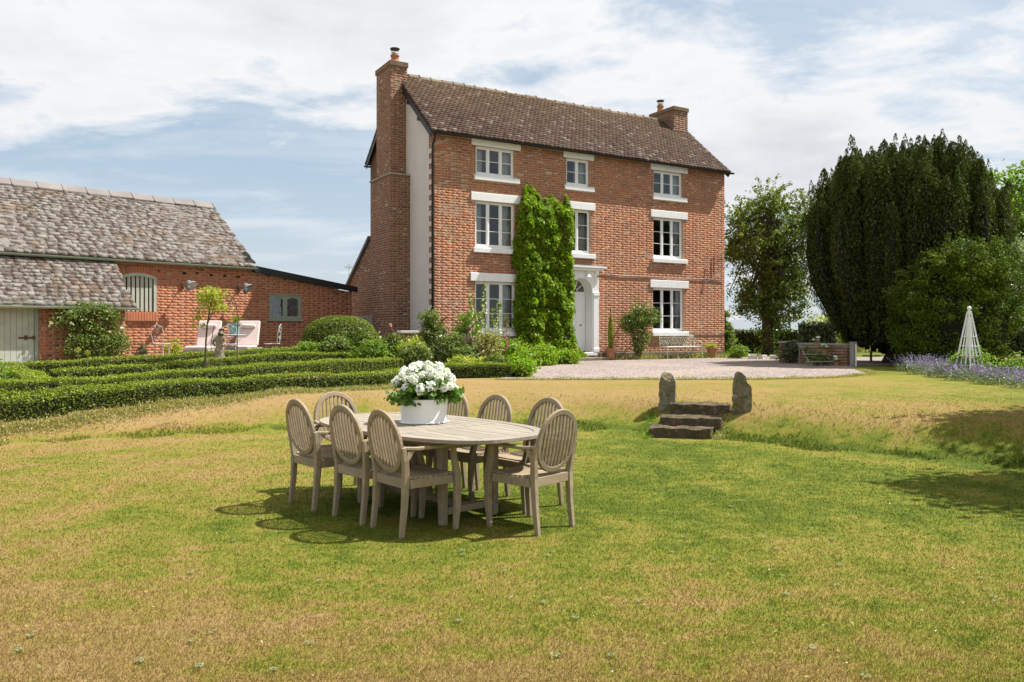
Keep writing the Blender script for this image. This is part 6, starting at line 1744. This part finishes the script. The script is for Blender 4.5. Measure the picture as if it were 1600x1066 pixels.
ee = [(0, 1), (1, 2), (2, 3), (3, 4), (4, 5), (2, 6), (6, 7), (7, 8), (2, 9), (9, 10), (10, 11), (0, 12), (12, 13), (13, 14), (0, 15), (15, 16), (16, 17)]
rr_ = [(0.085, 0.065), (0.075, 0.055), (0.095, 0.06), 0.036, 0.062, 0.05, 0.038, 0.028, 0.024, 0.038, 0.028, 0.024, 0.06, 0.045, 0.032, 0.06, 0.045, 0.032]
try:
    skin_obj('figure', vv, ee, rr_, M['statue_stone'], t)
except Exception as ex:
    print('SKIN', ex)
dm = MB()
prof = [(0.125, 0.02), (0.115, 0.12), (0.12, 0.24), (0.105, 0.34), (0.10, 0.42), (0.085, 0.46)]
k0 = len(dm.v); n = 28
for r1, z in prof:
    for j in range(n):
        a = 2 * math.pi * j / n; q = r1 * (1 + 0.09 * math.sin(a * 7 + z * 6) + 0.04 * math.sin(a * 13))
        dm.v.append((q * math.cos(a), q * 0.8 * math.sin(a), z))
for i in range(len(prof) - 1):
    for j in range(n): dm.f.append((k0 + i * n + j, k0 + i * n + (j + 1) % n, k0 + (i + 1) * n + (j + 1) % n, k0 + (i + 1) * n + j))
dm.build('drapery', M['statue_stone'], t, smooth=True)
hr = rng.normal(0, 1, (150, 3)); hr /= np.linalg.norm(hr, axis=1, keepdims=True)
hb_ = MB()
for q in hr[:70]:
    c = np.array([0.062, -0.03, 0.895]) + q * np.array([0.055, 0.055, 0.05])
    if q[1] < -0.55 and q[2] < 0.3: continue
    hb_.lathe([(0.002, -0.016), (0.014, -0.008), (0.016, 0.004), (0.008, 0.014), (0.001, 0.016)], 6, tuple(c))
hb_.build('curls', M['statue_stone'], t, smooth=True)
MB().lathe([(0.17, -0.02), (0.17, 0.03), (0.15, 0.04)], 20).build('plinth', M['statue_stone'], t, bevel=0.004)
t = thing('stone_bust', 'brownish stone bust half hidden among the roses and hollyhocks', 'statue', (-1.10, 20.75, g(-1.10, 20.75) + 0.08), 0.2)
MB().lathe([(0.13, 0), (0.13, 0.06), (0.09, 0.10), (0.075, 0.5), (0.10, 0.56), (0.12, 0.60)], 14).build('pedestal', M['statue_stone'], t, smooth=True)
try:
    skin_obj('figure', [(0, 0, 0.62), (0, 0, 0.76), (0, 0, 0.86), (0.0, -0.01, 0.95), (0, -0.01, 1.03), (-0.12, 0, 0.80), (-0.14, 0, 0.68), (0.12, 0, 0.80), (0.14, 0, 0.68)], [(0, 1), (1, 2), (2, 3), (3, 4), (1, 5), (5, 6), (1, 7), (7, 8)], [(0.12, 0.08), (0.12, 0.08), 0.05, 0.075, 0.065, 0.06, 0.045, 0.06, 0.045], M['statue_stone'], t)
except Exception as ex: print('SKIN', ex)
hb_ = MB()
for q in hr[:90]:
    c = np.array([0.0, 0.005, 0.985]) + q * np.array([0.08, 0.085, 0.085])
    if q[1] < -0.5 and q[2] < 0.35: continue
    hb_.lathe([(0.002, -0.022), (0.02, -0.01), (0.022, 0.006), (0.010, 0.018), (0.001, 0.02)], 6, tuple(c))
hb_.build('hair', M['rust'], t, smooth=True)
# low stone block by the gable
t = thing('low_wall', 'short low brick wall with a pale stone coping before the gable', 'wall', (-2.75, 23.3, g(-2.75, 23.3) - 0.05), TH * 0.9)
cw = MB().box(-0.55, 0.75, -0.12, 0.12, 0, 0.98).build('wall', M['mortar'], t)
rws = brick_rows(-0.55, 0.75, 0, 0.98, [], seed=3)
lay(cw, rws, (0, -0.12, 0), (1, 0, 0), (0, -1, 0), (0, 0, 1), M['brick'], (0, -20, 1), nind=150, depth=0.0)
MB().box(-0.60, -0.02, -0.17, 0.17, 0.981, 1.06).build('coping', M['lead_white'], t, bevel=0.012); MB().box(0.0, 0.80, -0.17, 0.17, 0.981, 1.055).build('coping', M['lead_white'], t, bevel=0.012)

strip_weeds('bank_tufts', 'ragged green and straw tufts creeping over the edges of the garden steps', 'grass', [(1.86, 11.05), (1.98, 11.7), (2.18, 12.4)], 0.07, 900, 0.045, 'lime', 0.04)
strip_weeds('bank_tufts', 'ragged tufts along the right side of the garden steps', 'grass', [(2.84, 10.95), (3.02, 11.5), (3.22, 12.0)], 0.08, 1100, 0.045, 'dryleaf', 0.05)
strip_weeds('step_weeds', 'small weeds growing in the joints of the garden steps', 'weeds', [(2.05, 11.40), (2.85, 11.22)], 0.06, 160, 0.05, 'lime', 0.02)
# ================================================================ TREES
def tree(name, label, cat, base, trunk, ell, ncl, per, spread, leaf, mat, trunk_r=0.16, limbs=18, shell=0.3, group=None, aspect=0.6, axw=0.0):
    zb = g(base[0], base[1])
    t = thing(name, label, cat, (base[0], base[1], zb), 0, group)
    loc = [((e[0][0] - base[0], e[0][1] - base[1], e[0][2] - zb), e[1]) for e in ell]
    P, Cc, D = clusters(loc, ncl, per, spread, shell)
    link('crown', leaves_mesh('crown', P, leaf, M[mat], up=0.3, out=D * 0.5, aspect=aspect), t)
    tp = [(p[0] - base[0], p[1] - base[1], p[2] - zb) for p in trunk]
    MB().tube(tp, trunk_r, 9, trunk_r * 0.45).build('trunk', M['bark'], t, smooth=True)
    lm = MB(); idx = rng.choice(len(Cc), min(limbs, len(Cc)), replace=False)
    for i in idx:
        c = Vector(Cc[i]); k = random.uniform(0.35, 1.0) ; n = len(tp) - 1; f = k * n; a = int(min(f, n - 1)); s_ = Vector(tp[a]).lerp(Vector(tp[a + 1]), f - a)
        mid = s_.lerp(c, 0.5) + Vector((random.uniform(-.15, .15), random.uniform(-.15, .15), 0.18))
        lm.tube([s_, mid, c], trunk_r * 0.3, 5, trunk_r * 0.07)
    lm.build('limbs', M['bark'], t, smooth=True)
    return t
def spire_yew():
    cx, cy, Rr = 12.52, 25.4, 2.85
    zb = g(cx, cy)
    t = thing('irish_yew', 'huge dark fluted Irish yew with many upright spires', 'yew tree', (cx, cy, zb))
    MB().lathe([(0.7, 0), (0.55, 0.3), (0.45, 0.8), (0.5, 1.6), (0.3, 3.0)], 14).build('trunk', M['bark'], t, smooth=True)
    Ps = []; Ds = []; core = MB(); r = random.Random(17)
    NS = 200
    for i in range(NS):
        a = i * 2.39996 + r.uniform(-0.2, 0.2); q = math.sqrt((i + 0.5) / NS) * Rr * (1 + r.uniform(-0.04, 0.04))
        top = 6.62 - 0.013 * q ** 4 - max(0, q - 2.5) * 1.0 + r.uniform(-0.7, 0.3)
        bot = 0.12 + 0.11 * q * q + max(0, q - 2.25) * 0.9
        if q * math.cos(a) > 1.5: top -= 0.35
        rad = r.uniform(0.20, 0.34)
        x1, y1 = q * math.cos(a), q * math.sin(a); x0, y0 = x1 * 0.80, y1 * 0.80
        H_ = top - bot
        if H_ < 1.0: continue
        inner = q < Rr * 0.62
        n = int(600 * min(H_, 2.6 if inner else 99) * rad / 0.34) if (y1 < 1.2) else int(150 * H_)
        u = rng.uniform(0, 1, n) ** 0.85
        if inner: u = 1 - (1 - u) * min(1, 2.6 / H_)
        th = rng.uniform(0, 2 * math.pi, n)
        pr = np.minimum(1, (1 - u) * H_ * 1.7) ** 0.55 * np.minimum(1, 0.45 + u * 3) * rad * (1 + 0.20 * np.sin(u * H_ * 7 + i) * np.sin(th * 3 + i))
        pr = pr * rng.uniform(0.72, 1.08, n)
        fx = x0 + (x1 - x0) * np.minimum(1, u * 2.2); fy = y0 + (y1 - y0) * np.minimum(1, u * 2.2)
        Ps.append(np.stack([fx + pr * np.cos(th), fy + pr * np.sin(th), bot + u * H_], 1))
        Ds.append(np.stack([np.cos(th), np.sin(th), np.full(n, 0.3)], 1))
        for _k in range(4 if y1 < 1.5 else 2):          # small ragged tips round the head of each spire
            ta = r.uniform(0, 6.28); tr = rad * r.uniform(0.0, 0.55); tl = r.uniform(0.3, 0.6); tzb = top - r.uniform(0.3, 1.3); m2 = 80
            uu = rng.uniform(0, 1, m2); aa2 = rng.uniform(0, 6.28, m2); rr2 = 0.12 * (1.05 - uu) ** 0.8
            Ps.append(np.stack([x1 + tr * math.cos(ta) + rr2 * np.cos(aa2), y1 + tr * math.sin(ta) + rr2 * np.sin(aa2), tzb + uu * tl + 0.2], 1)); Ds.append(np.stack([np.cos(aa2), np.sin(aa2), np.full(m2, 0.5)], 1))
        core.tube([(x0, y0, bot + 0.1), (x0 + (x1 - x0) * .66, y0 + (y1 - y0) * .66, bot + H_ * 0.3), (x1, y1, bot + H_ * 0.6), (x1, y1, bot + H_ * 0.86)], [rad * 0.25, rad * 0.5, rad * 0.42, 0.03], 7)
    P = np.concatenate(Ps); D = np.concatenate(Ds)
    link('crown', leaves_mesh('crown', P, 0.085, M['yew'], up=0.1, out=D * 0.8, aspect=0.34, axis=(0, 0, 1), axw=0.5), t)
    core.build('limbs', M['yewcore'], t)  # dark spindles added inside the crown to block light
spire_yew()
tree('common_yew', 'spreading yew bush with sunlit yellow green sprays before the dark fluted yew', 'yew tree', (12.5, 22.4), [(12.5, 22.4, 0.3), (12.5, 22.4, 1.6), (12.7, 22.4, 3.0)],
     [((12.35, 22.4, 2.0), (1.75, 1.2, 1.35)), ((13.15, 22.3, 3.1), (1.05, 0.9, 0.95)), ((12.2, 22.2, 3.2), (0.85, 0.8, 0.85)), ((13.7, 22.5, 2.1), (0.75, 0.8, 1.1)), ((11.3, 22.4, 1.9), (0.7, 0.8, 1.2)), ((12.4, 22.4, 1.0), (1.6, 1.1, 0.7))], 800, 80, 0.14, 0.085, 'yew2', 0.25, 24, 0.25, aspect=0.3)
o = MB().lathe([(0.9, 0.5), (1.35, 1.2), (1.4, 2.0), (1.1, 2.8), (0.5, 3.4)], 14, (12.55, 22.6, 0), 1.05, 0.6).build('inner_shade_core', M['yewcore'], bpy.data.objects['common_yew']); o.location = (-12.5, -22.4, -g(12.5, 22.4))  # dark hull added inside the bush, painting in its inner shade
tree('ivy_clad_tree', 'airy broadleaf tree with an ivy clad trunk between house and yew', 'tree', (10.95, 34.0), [(10.95, 34, 0.2), (10.9, 34, 1.8), (10.85, 34, 3.6), (10.9, 34, 5.6), (11.1, 34, 7.0)],
     [((10.6, 34, 5.3), (1.55, 1.4, 1.7)), ((11.9, 34, 5.2), (1.15, 1.1, 1.7)), ((12.5, 34, 6.2), (0.55, 0.5, 0.9)), ((9.7, 34, 5.0), (0.85, 0.9, 1.9)), ((10.9, 34, 6.8), (1.0, 0.8, 0.9)), ((11.5, 34, 3.2), (0.95, 0.9, 1.0)), ((10.2, 34, 3.3), (0.7, 0.8, 0.9)), ((9.9, 34, 2.2), (0.35, 0.4, 0.6)), ((12.2, 34, 2.6), (0.5, 0.5, 0.7)), ((10.9, 34, 1.4), (0.50, 0.5, 1.6)), ((11.0, 34, 3.6), (0.9, 0.8, 1.6)), ((11.3, 33.8, 2.2), (0.9, 0.7, 0.9)), ((12.1, 34, 3.9), (0.8, 0.8, 1.2)), ((10.3, 34, 2.6), (0.6, 0.6, 0.8))], 700, 40, 0.18, 0.115, 'tree', 0.26, 80, 0.12)
tree('broadleaf_tree', 'bright green broadleaf tree at the right edge behind the yew', 'tree', (22.5, 34.5), [(22.5, 34.5, 0.2), (22.5, 34.5, 4), (22.7, 34.5, 7)],
     [((22.2, 34.5, 6.4), (2.6, 2, 2.4)), ((20.9, 33.5, 5.0), (1.6, 1.4, 2.0)), ((23.5, 34.5, 4.5), (2.4, 2, 3))], 420, 60, 0.32, 0.19, 'lime', 0.3, 30, 0.3)
tree('silver_leaved_tree', 'small silvery leaved tree below the bright one at the right edge', 'tree', (20.3, 31.0), [(20.3, 31, 0.2), (20.3, 31, 2.5), (20.4, 31, 4.0)],
     [((20.2, 31, 4.2), (1.2, 1.1, 1.2)), ((20.6, 31, 2.8), (1.3, 1.1, 1.0))], 150, 50, 0.22, 0.14, 'silver', 0.12, 16, 0.3)
tree('dark_shrub_tree', 'dark evergreen mass under the silvery tree at the right edge', 'tree', (19.2, 28.5), [(19.2, 28.5, 0.2), (19.2, 28.5, 1.6)],
     [((18.9, 28.5, 1.9), (1.9, 1.2, 1.6)), ((17.2, 27.5, 1.6), (1.2, 1.0, 1.2)), ((20.6, 29.5, 2.4), (1.6, 1.2, 1.8))], 330, 60, 0.24, 0.15, 'laurel', 0.2, 10, 0.3)
hedge('clipped dark green hedge behind the obelisk at the right edge', [(14.0, 23.4), (16.5, 22.6), (21.5, 21.0)], 0.9, 1.10, 900, 0.07, 'laurel', name='yew_hedge', rough=0.02, core='yewcore')
hedge('long brownish green field hedge right of the house corner', [(9.2, 36.6), (12.0, 36.4), (15.5, 36.0)], 0.9, 1.02, 700, 0.09, 'laurel', name='field_hedge', rough=0.03, core='yewcore')
hedge('rounded laurel hedge behind the brick steps wall', [(10.9, 30.2), (12.2, 29.8)], 1.0, 1.30, 900, 0.09, 'laurel', name='laurel_hedge', rough=0.03, core='yewcore')
shrub('wild_bush', 'yellow green wild bush beyond the brick wall', 'bush', (13.2, 33.5), [((0, 0, 0.9), (0.9, 0.7, 0.9))], 90, 30, 0.14, 0.12, 'gold', stems=6)
strip_weeds('field_crop', 'straw coloured crop standing in the field beyond the hedge', 'crop', [(8.5, 40.0), (18.0, 39.0)], 1.15, 16000, 0.22, 'dryleaf', 0.8)
p = hp(12.86, 0.35)
shrub('ivy_bush', 'upright dark ivy bush at the right corner of the house', 'ivy', (p[0], p[1]), [((0, 0, 1.0), (0.30, 0.34, 1.0)), ((0.05, 0, 0.5), (0.38, 0.36, 0.5))], 110, 45, 0.09, 0.09, 'tree', stems=6)
# off to the right: the fruit tree whose shade lies on bank and lawn
tree('apple_tree', 'leafy apple tree just out of view whose shade falls on bank and lawn', 'tree', (9.6, 9.3), [(9.6, 9.3, 0.2), (9.5, 9.3, 1.6), (9.4, 9.2, 3.4)],
     [((10.2, 9.5, 4.5), (1.7, 1.5, 1.1)), ((8.1, 8.3, 4.3), (1.55, 1.0, 0.8)), ((10.6, 9.0, 4.3), (1.7, 1.7, 1.2)), ((8.8, 10.5, 4.1), (1.1, 0.7, 0.8)), ((10.6, 11.2, 4.2), (1.5, 1.0, 0.9))], 900, 70, 0.22, 0.13, 'tree', 0.17, 34, 0.15)
# ================================================================ RIGHT SIDE DETAILS
gw = thing('garden_wall', 'low old brick garden wall with a flat coping right of the house', 'wall', (8.88, 25.2, g(8.88, 25.2) - 0.03), math.atan2(-2.0, 0.92))
GWL = 2.25
wb = MB().box(0, GWL, -0.13, 0.13, -0.1, 0.62).build('wall', M['old_mortar'], gw)
wl = (Matrix.Rotation(-math.atan2(-2.0, 0.92), 4, 'Z') @ Matrix.Translation((-8.88, -25.2, 0))) @ Vector((0, 0, 1.5))
sd_ = -1 if wl.y < 0 else 1
lay(wb, brick_rows(0, GWL, 0, 0.62, [], seed=41), (0, sd_ * 0.13, 0), (1, 0, 0), (0, sd_, 0), (0, 0, 1), M['chimney_brick'], tuple(wl), nind=150, depth=0.0)
lay(wb, brick_rows(0, 0.26, 0, 0.62, [], seed=42), (GWL, -0.13, 0), (0, 1, 0), (1, 0, 0), (0, 0, 1), M['chimney_brick'], tuple(wl), nind=24, depth=0.0)
for k in range(4): MB().box(k * 0.565 - 0.04, k * 0.565 + 0.52, -0.17, 0.17, 0.621, 0.68).build('coping', M['rail'], wb, bevel=0.01)
pr_ = MB().box(-0.40, -0.02, -0.19, 0.19, -0.1, 0.66).build('pier', M['old_mortar'], gw); lay(pr_, brick_rows(0, 0.38, 0, 0.66, [], seed=43), (-0.40, sd_ * 0.19, 0), (1, 0, 0), (0, sd_, 0), (0, 0, 1), M['chimney_brick'], tuple(wl), nind=30, depth=0.0); lay(pr_, brick_rows(0, 0.38, 0, 0.66, [], seed=44), (-0.02, -0.19, 0), (0, 1, 0), (1, 0, 0), (0, 0, 1), M['chimney_brick'], tuple(wl), nind=0, depth=0.0); MB().box(-0.44, 0.0, -0.23, 0.23, 0.661, 0.73).build('coping', M['rail'], gw, bevel=0.01)
gp = thing('gate_post', 'white painted timber gate post at the end of the brick wall', 'post', (9.82, 23.0, g(9.82, 23.0)))
MB().box(-0.05, 0.05, -0.05, 0.05, 0, 0.68).build('post', M['rail'], gp, bevel=0.006); MB().box(0.075, 0.115, -0.04, 0.04, 0, 0.66).build('slat', M['white'], gp); MB().box(-0.06, 0.12, -0.06, 0.06, 0.681, 0.71).build('cap', M['rail'], gp)
fp = thing('rail_fence', 'low white post and rail just visible under the yew', 'fence', (11.9, 26.4, g(11.9, 26.4)))
MB().box(-0.03, 0.03, -0.03, 0.03, 0, 0.38).build('post', M['rail'], fp); MB().box(-0.3, 0.3, -0.045, -0.031, 0.18, 0.22).build('rail', M['rail'], fp)
ps = thing('plant_stand', 'tiered green metal plant stand with three shelves against the brick wall', 'plant stand', (8.92, 23.5, g(8.92, 23.5)), 0.25)
for k, (z, y, w) in enumerate(((0.12, -0.28, 0.42), (0.33, -0.08, 0.40), (0.54, 0.12, 0.38))): MB().box(-w, w, y - 0.11, y + 0.11, z, z + 0.025).build('shelf', M['sage_green'], ps)
for x in (-0.36, 0.36): MB().bar((x, -0.36, 0), (x, 0.2, 0.62), 0.02).bar((x, 0.2, 0), (x, 0.2, 0.62), 0.02).build('leg', M['sage_green'], ps)
for (dx, dy, dz, lb) in ((0.12, 0.14, 0.566, 'pot of white flowers on the top shelf of the plant stand'), (0.28, -0.06, 0.356, 'pot of white flowers on the middle shelf of the plant stand'), (0.52, -0.3, 0.0, 'pot of white flowers on the gravel right of the plant stand')):
    x, y = 8.92 + dx, 23.5 + dy; t = plant_pot('flower_pot', lb, (x, y, g(x, y) + dz), 0.05, 0.075, 0.12)
    t['group'] = 'pots of white flowers by the plant stand'
    q = rng.normal(0, 0.045, (90, 3)) + np.array([0, 0, 0.18]); link('foliage', leaves_mesh('foliage', q, 0.045, M['lime']), t)
    fm_ = flowers_mesh('bloom', [(0, 0, 0)], 0.045, M['petal'], 12, 0.5)
    for k in range(5): b = link('bloom', fm_, t); b.location = (random.uniform(-.09, .09), random.uniform(-.08, .04), random.uniform(0.16, 0.28))
for k in range(5):
    x = 8.75 + k * 0.34; y = 29.0 - k * 0.12
    t = rough_block('edging_stone', (0.30, 0.2, 0.17), M['lead_white'], None, 50 + k, 0.02, None, 0.07, 0.0); t.location = (x, y, g(x, y) - 0.02); t.rotation_euler = (0, 0, k * 0.7)
    setp(t, ['leftmost', 'second from left', 'middle', 'second from right', 'rightmost'][k] + ' pale edging boulder under the ivy clad tree', 'stone', 'edging boulders beyond the gravel')
shrub('perennial', 'upright green perennial at the gravel edge by the house corner', 'plant', (8.45, 29.6), [((0, 0, 0.25), (0.35, 0.3, 0.25))], 40, 25, 0.06, 0.08, 'lime', stems=6)
for (x, y, h_, lb) in ((12.0, 38.0, 1.6, 'thin dark fence post right of the house corner'), (13.55, 34.0, 1.6, 'dark fence post above the laurel hedge, the left of two'), (14.5, 34.0, 1.55, 'dark fence post above the laurel hedge, the right of two')):
    o = MB().box(-0.06, 0.06, -0.06, 0.06, -0.3, h_).build('fence_post', M['bark']); o.location = (x, y, g(x, y)); setp(o, lb, 'post', 'field fence posts')
# obelisk
ob_ = thing('garden_obelisk', 'white painted wooden obelisk trellis among the catmint', 'obelisk', (10.62, 18.5, g(10.62, 18.5)), 0.35)
for sx in (-1, 1):
    for sy_ in (-1, 1): MB().bar((sx * 0.23, sy_ * 0.23, 0), (sx * 0.025, sy_ * 0.025, 1.52), 0.034).build('leg', M['white'], ob_)
for side in range(4):
    a = side * math.pi / 2
    for k in (-1, 1):
        q = Vector((k * 0.075, -0.23, 0)); q2 = Vector((k * 0.012, -0.03, 1.40)); rt_ = Matrix.Rotation(a, 4, 'Z')
        MB().bar(rt_ @ q, rt_ @ q2, 0.018, 0.012).build('lath', M['white'], ob_)
    for z in (0.28, 0.50, 0.72, 0.94):
        w = 0.23 - (0.205) * z / 1.52; rt_ = Matrix.Rotation(a, 4, 'Z')
        MB().bar(rt_ @ Vector((-w, -w - 0.012, z)), rt_ @ Vector((w, -w - 0.012, z)), 0.022, 0.012).build('rung', M['white'], ob_)
MB().lathe([(0.03, 1.50), (0.045, 1.53), (0.02, 1.55), (0.035, 1.565), (0.048, 1.60), (0.035, 1.635), (0.002, 1.65)], 14).build('finial', M['white'], ob_, smooth=True)
# catmint border
r_ = random.Random(4)
line = [(10.35, 20.6), (10.15, 19.5), (9.98, 18.4), (9.92, 17.4), (9.9, 16.4), (9.95, 15.4), (10.1, 14.5)]
for i, (x, y) in enumerate([(a[0] + d, a[1] + e) for a in line for d, e in ((0.0, 0.0), (0.62, 0.25))]):
    ow = ['farthest', 'second', 'third', 'fourth', 'fifth', 'sixth', 'nearest'][i // 2]
    t = thing('catmint', ow + ' mauve catmint clump from the yew, ' + ('front row along the lawn' if i % 2 == 0 else 'back row by the obelisk'), 'plant', (x, y, g(x, y)), 0, 'catmint clumps along the right border')
    n = 650; a = rng.uniform(0, 6.28, n); q = rng.uniform(0, 1, n) ** 0.5 * 0.42; z = rng.uniform(0, 0.26, n) * (1.2 - q / 0.45 * 0.5)
    link('foliage', leaves_mesh('foliage', np.stack([q * np.cos(a), q * np.sin(a), z], 1), 0.045, M['catleaf'], up=0.1), t)
    ns = 62; pts = []
    for k in range(ns):
        aa = r_.uniform(0, 6.28); q0 = r_.uniform(0, 0.38); L_ = r_.uniform(0.17, 0.32) * (1.25 if i < 3 else 1); ln = r_.uniform(0.2, 0.8)
        m_ = 13; u = np.linspace(0.25, 1, m_)
        pts.append(np.stack([(q0 + u * L_ * ln) * np.cos(aa) , (q0 + u * L_ * ln) * np.sin(aa), 0.08 + u * L_ * (1.1 - 0.4 * ln)], 1) + rng.normal(0, 0.008, (m_, 3)))
    link('flower_spikes', leaves_mesh('flower_spikes', np.concatenate(pts), 0.030, M['cat'], up=0.2, aspect=0.7), t)
shrub('rose_bush', 'pink flowered rose bush round the foot of the obelisk', 'rose', (10.75, 18.7), [((0, 0, 0.35), (0.55, 0.4, 0.3))], 60, 28, 0.08, 0.06, 'lime', stems=8, fl=(('palepink', 7, 0.045), ('pinkp', 3, 0.04)))
shrub('rose_bush', 'low green rose with pink flowers right of the obelisk', 'rose', (10.9, 17.3), [((0, 0, 0.28), (0.5, 0.4, 0.26))], 50, 28, 0.08, 0.06, 'lime', stems=8, fl=(('pinkp', 4, 0.05),))
# ================================================================ GRASS BLADES
def blades(name, label, n, ymin, ymax, xk, hmin, hmax, w, cond=None):
    v = 1 / rng.uniform(1 / ymax, 1 / ymin, n); x = rng.uniform(-1, 1, n) * (xk * v + 0.8)
    if cond is not None:
        k = cond(x, v); x, v = x[k], v[k]
    n = len(x)
    z = G(x, v) - 0.002
    sc = np.clip(v / 4.5, 0.8, 2.0)
    h = rng.uniform(hmin, hmax, n) * sc ** 0.3 * (1 - 0.45 * sst((v - 11) / 4)) * (1 + 0.35 * (1 - sst((v - 3) / 3))); ww = w * sc * rng.uniform(0.7, 1.3, n)
    a = rng.uniform(0, 2 * math.pi, n); lean = rng.normal(0, 0.55, (n, 2)) * h[:, None]
    dx, dy = np.cos(a) * ww / 2, np.sin(a) * ww / 2
    V = np.stack([np.stack([x - dx, v - dy, z], 1), np.stack([x + dx, v + dy, z], 1), np.stack([x + lean[:, 0], v + lean[:, 1], z + h], 1)], 1).reshape(-1, 3)
    o = link(name, np_mesh(name, V, np.arange(3 * n).reshape(-1, 3), M['blade']))
    return setp(o, label, 'grass', None, 'stuff')
def on_grass(x, y):
    k = np.ones(len(x), bool)
    k &= ~((y > 17.6) & (x > -0.3))
    k &= ~((np.abs((x - 2.55) + (y - 11.6) * -0.25) < 0.46) & (y > 11.0) & (y < 12.3))
    return k
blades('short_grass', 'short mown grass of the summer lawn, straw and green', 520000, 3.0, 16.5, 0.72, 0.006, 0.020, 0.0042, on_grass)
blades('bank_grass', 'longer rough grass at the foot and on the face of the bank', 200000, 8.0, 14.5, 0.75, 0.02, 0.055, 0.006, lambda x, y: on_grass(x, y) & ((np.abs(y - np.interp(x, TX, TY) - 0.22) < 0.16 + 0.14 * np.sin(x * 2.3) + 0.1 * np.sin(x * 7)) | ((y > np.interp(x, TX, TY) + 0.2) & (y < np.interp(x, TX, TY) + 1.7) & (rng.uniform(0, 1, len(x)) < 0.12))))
# clover flowers scattered in the turf
n = 50
yy_ = 1 / rng.uniform(1 / 11.0, 1 / 3.2, n); xx_ = rng.uniform(-0.1, 1, n) * 0.68 * yy_
P = np.stack([xx_, yy_, G(xx_, yy_) + 0.016], 1)
o = link('clover_flowers', leaves_mesh('clover_flowers', P, 0.010, M['petal'], aspect=0.9)); setp(o, 'tiny white clover flowers dotted over the right of the lawn', 'clover', None, 'stuff')
shrub('ivy_clump', 'dark ivy clump over the pier of the low brick wall', 'ivy', (8.72, 25.0), [((0, 0, 0.4), (0.34, 0.3, 0.42))], 45, 30, 0.07, 0.07, 'laurel', stems=5)
shrub('fern_clump', 'green trailing plants on the lower shelves of the plant stand', 'plant', (8.95, 23.35), [((0, 0, 0.2), (0.36, 0.16, 0.16)), ((-0.2, 0.1, 0.42), (0.18, 0.1, 0.1))], 40, 26, 0.05, 0.055, 'rose', stems=4)
def sprays(parent, base, starts, n, L0, leaf, mat, seed):
    """arching leafy shoots that break up the outline of a crown"""
    r = random.Random(seed); tb = MB(); P = []
    for _ in range(n):
        c, rad = r.choice(starts)
        a = r.uniform(0, 6.28); el = r.uniform(0.1, 1.3)
        d = Vector((math.cos(a) * math.cos(el), math.sin(a) * math.cos(el), math.sin(el)))
        p = Vector((c[0] + d.x * rad[0] * 0.85, c[1] + d.y * rad[1] * 0.85, c[2] + d.z * rad[2] * 0.85)) - Vector(base)
        L_ = r.uniform(0.6, 1.2) * L0; pts = []
        for k in range(7):
            t = k / 6; pts.append(p + d * L_ * t + Vector((r.uniform(-.02, .02), 0, -0.25 * L_ * t * t)))
            for j in range(6): P.append(pts[-1] + Vector((r.gauss(0, .05), r.gauss(0, .05), r.gauss(0, .05))))
        tb.tube(pts, 0.012, 4, 0.004)
    tb.build('twigs', M['bark'], parent)
    link('spray_leaves', leaves_mesh('spray_leaves', np.array([tuple(q) for q in P]), leaf, M[mat], up=0.3, aspect=0.55), parent)
sprays(bpy.data.objects['ivy_clad_tree'], (10.95, 34.0, g(10.95, 34.0)), [((10.6, 34, 5.3), (1.55, 1.4, 1.7)), ((11.9, 34, 5.2), (1.15, 1.1, 1.7)), ((12.5, 34, 6.2), (0.55, 0.5, 0.9)), ((9.7, 34, 5.0), (0.85, 0.9, 1.9)), ((10.9, 34, 6.8), (1.0, 0.8, 0.9))], 90, 0.75, 0.11, 'tree', 6)
sprays(bpy.data.objects['common_yew'], (12.5, 22.4, g(12.5, 22.4)), [((13.15, 22.3, 3.1), (1.05, 0.9, 0.95)), ((12.2, 22.2, 3.2), (0.85, 0.8, 0.85)), ((13.7, 22.5, 2.3), (0.75, 0.8, 1.1)), ((11.6, 22.2, 2.4), (0.8, 0.8, 1.0))], 130, 0.42, 0.07, 'yew2', 8)

# weeds pressed flat in the near turf
P = []; D_ = []
for k in range(60):
    y = 1 / random.uniform(1 / 9.0, 1 / 3.1); x = random.uniform(-0.7, 0.7) * y
    for j in range(7):
        a = j * 0.9 + random.uniform(-.2, .2); q = random.uniform(0.008, 0.020)
        P.append((x + q * math.cos(a), y + q * math.sin(a), g(x, y) + 0.016)); D_.append((0, 0, 3.0))
o = link('turf_weeds', leaves_mesh('turf_weeds', np.array(P), 0.020, M['catleaf'], up=1.5, out=np.array(D_), aspect=0.5)); setp(o, 'flat green weed rosettes scattered in the dry near turf', 'weeds', None, 'stuff')
P = []
for k in range(420):
    y = 1 / random.uniform(1 / 10.0, 1 / 3.1); x = random.uniform(-0.72, 0.72) * y
    P.append((x, y, g(x, y) + 0.020))
o = link('fallen_leaves', leaves_mesh('fallen_leaves', np.array(P), 0.022, M['dryleaf'], up=1.0, aspect=0.4)); setp(o, 'small dry fallen leaves and straw scattered over the lawn', 'leaves', None, 'stuff')
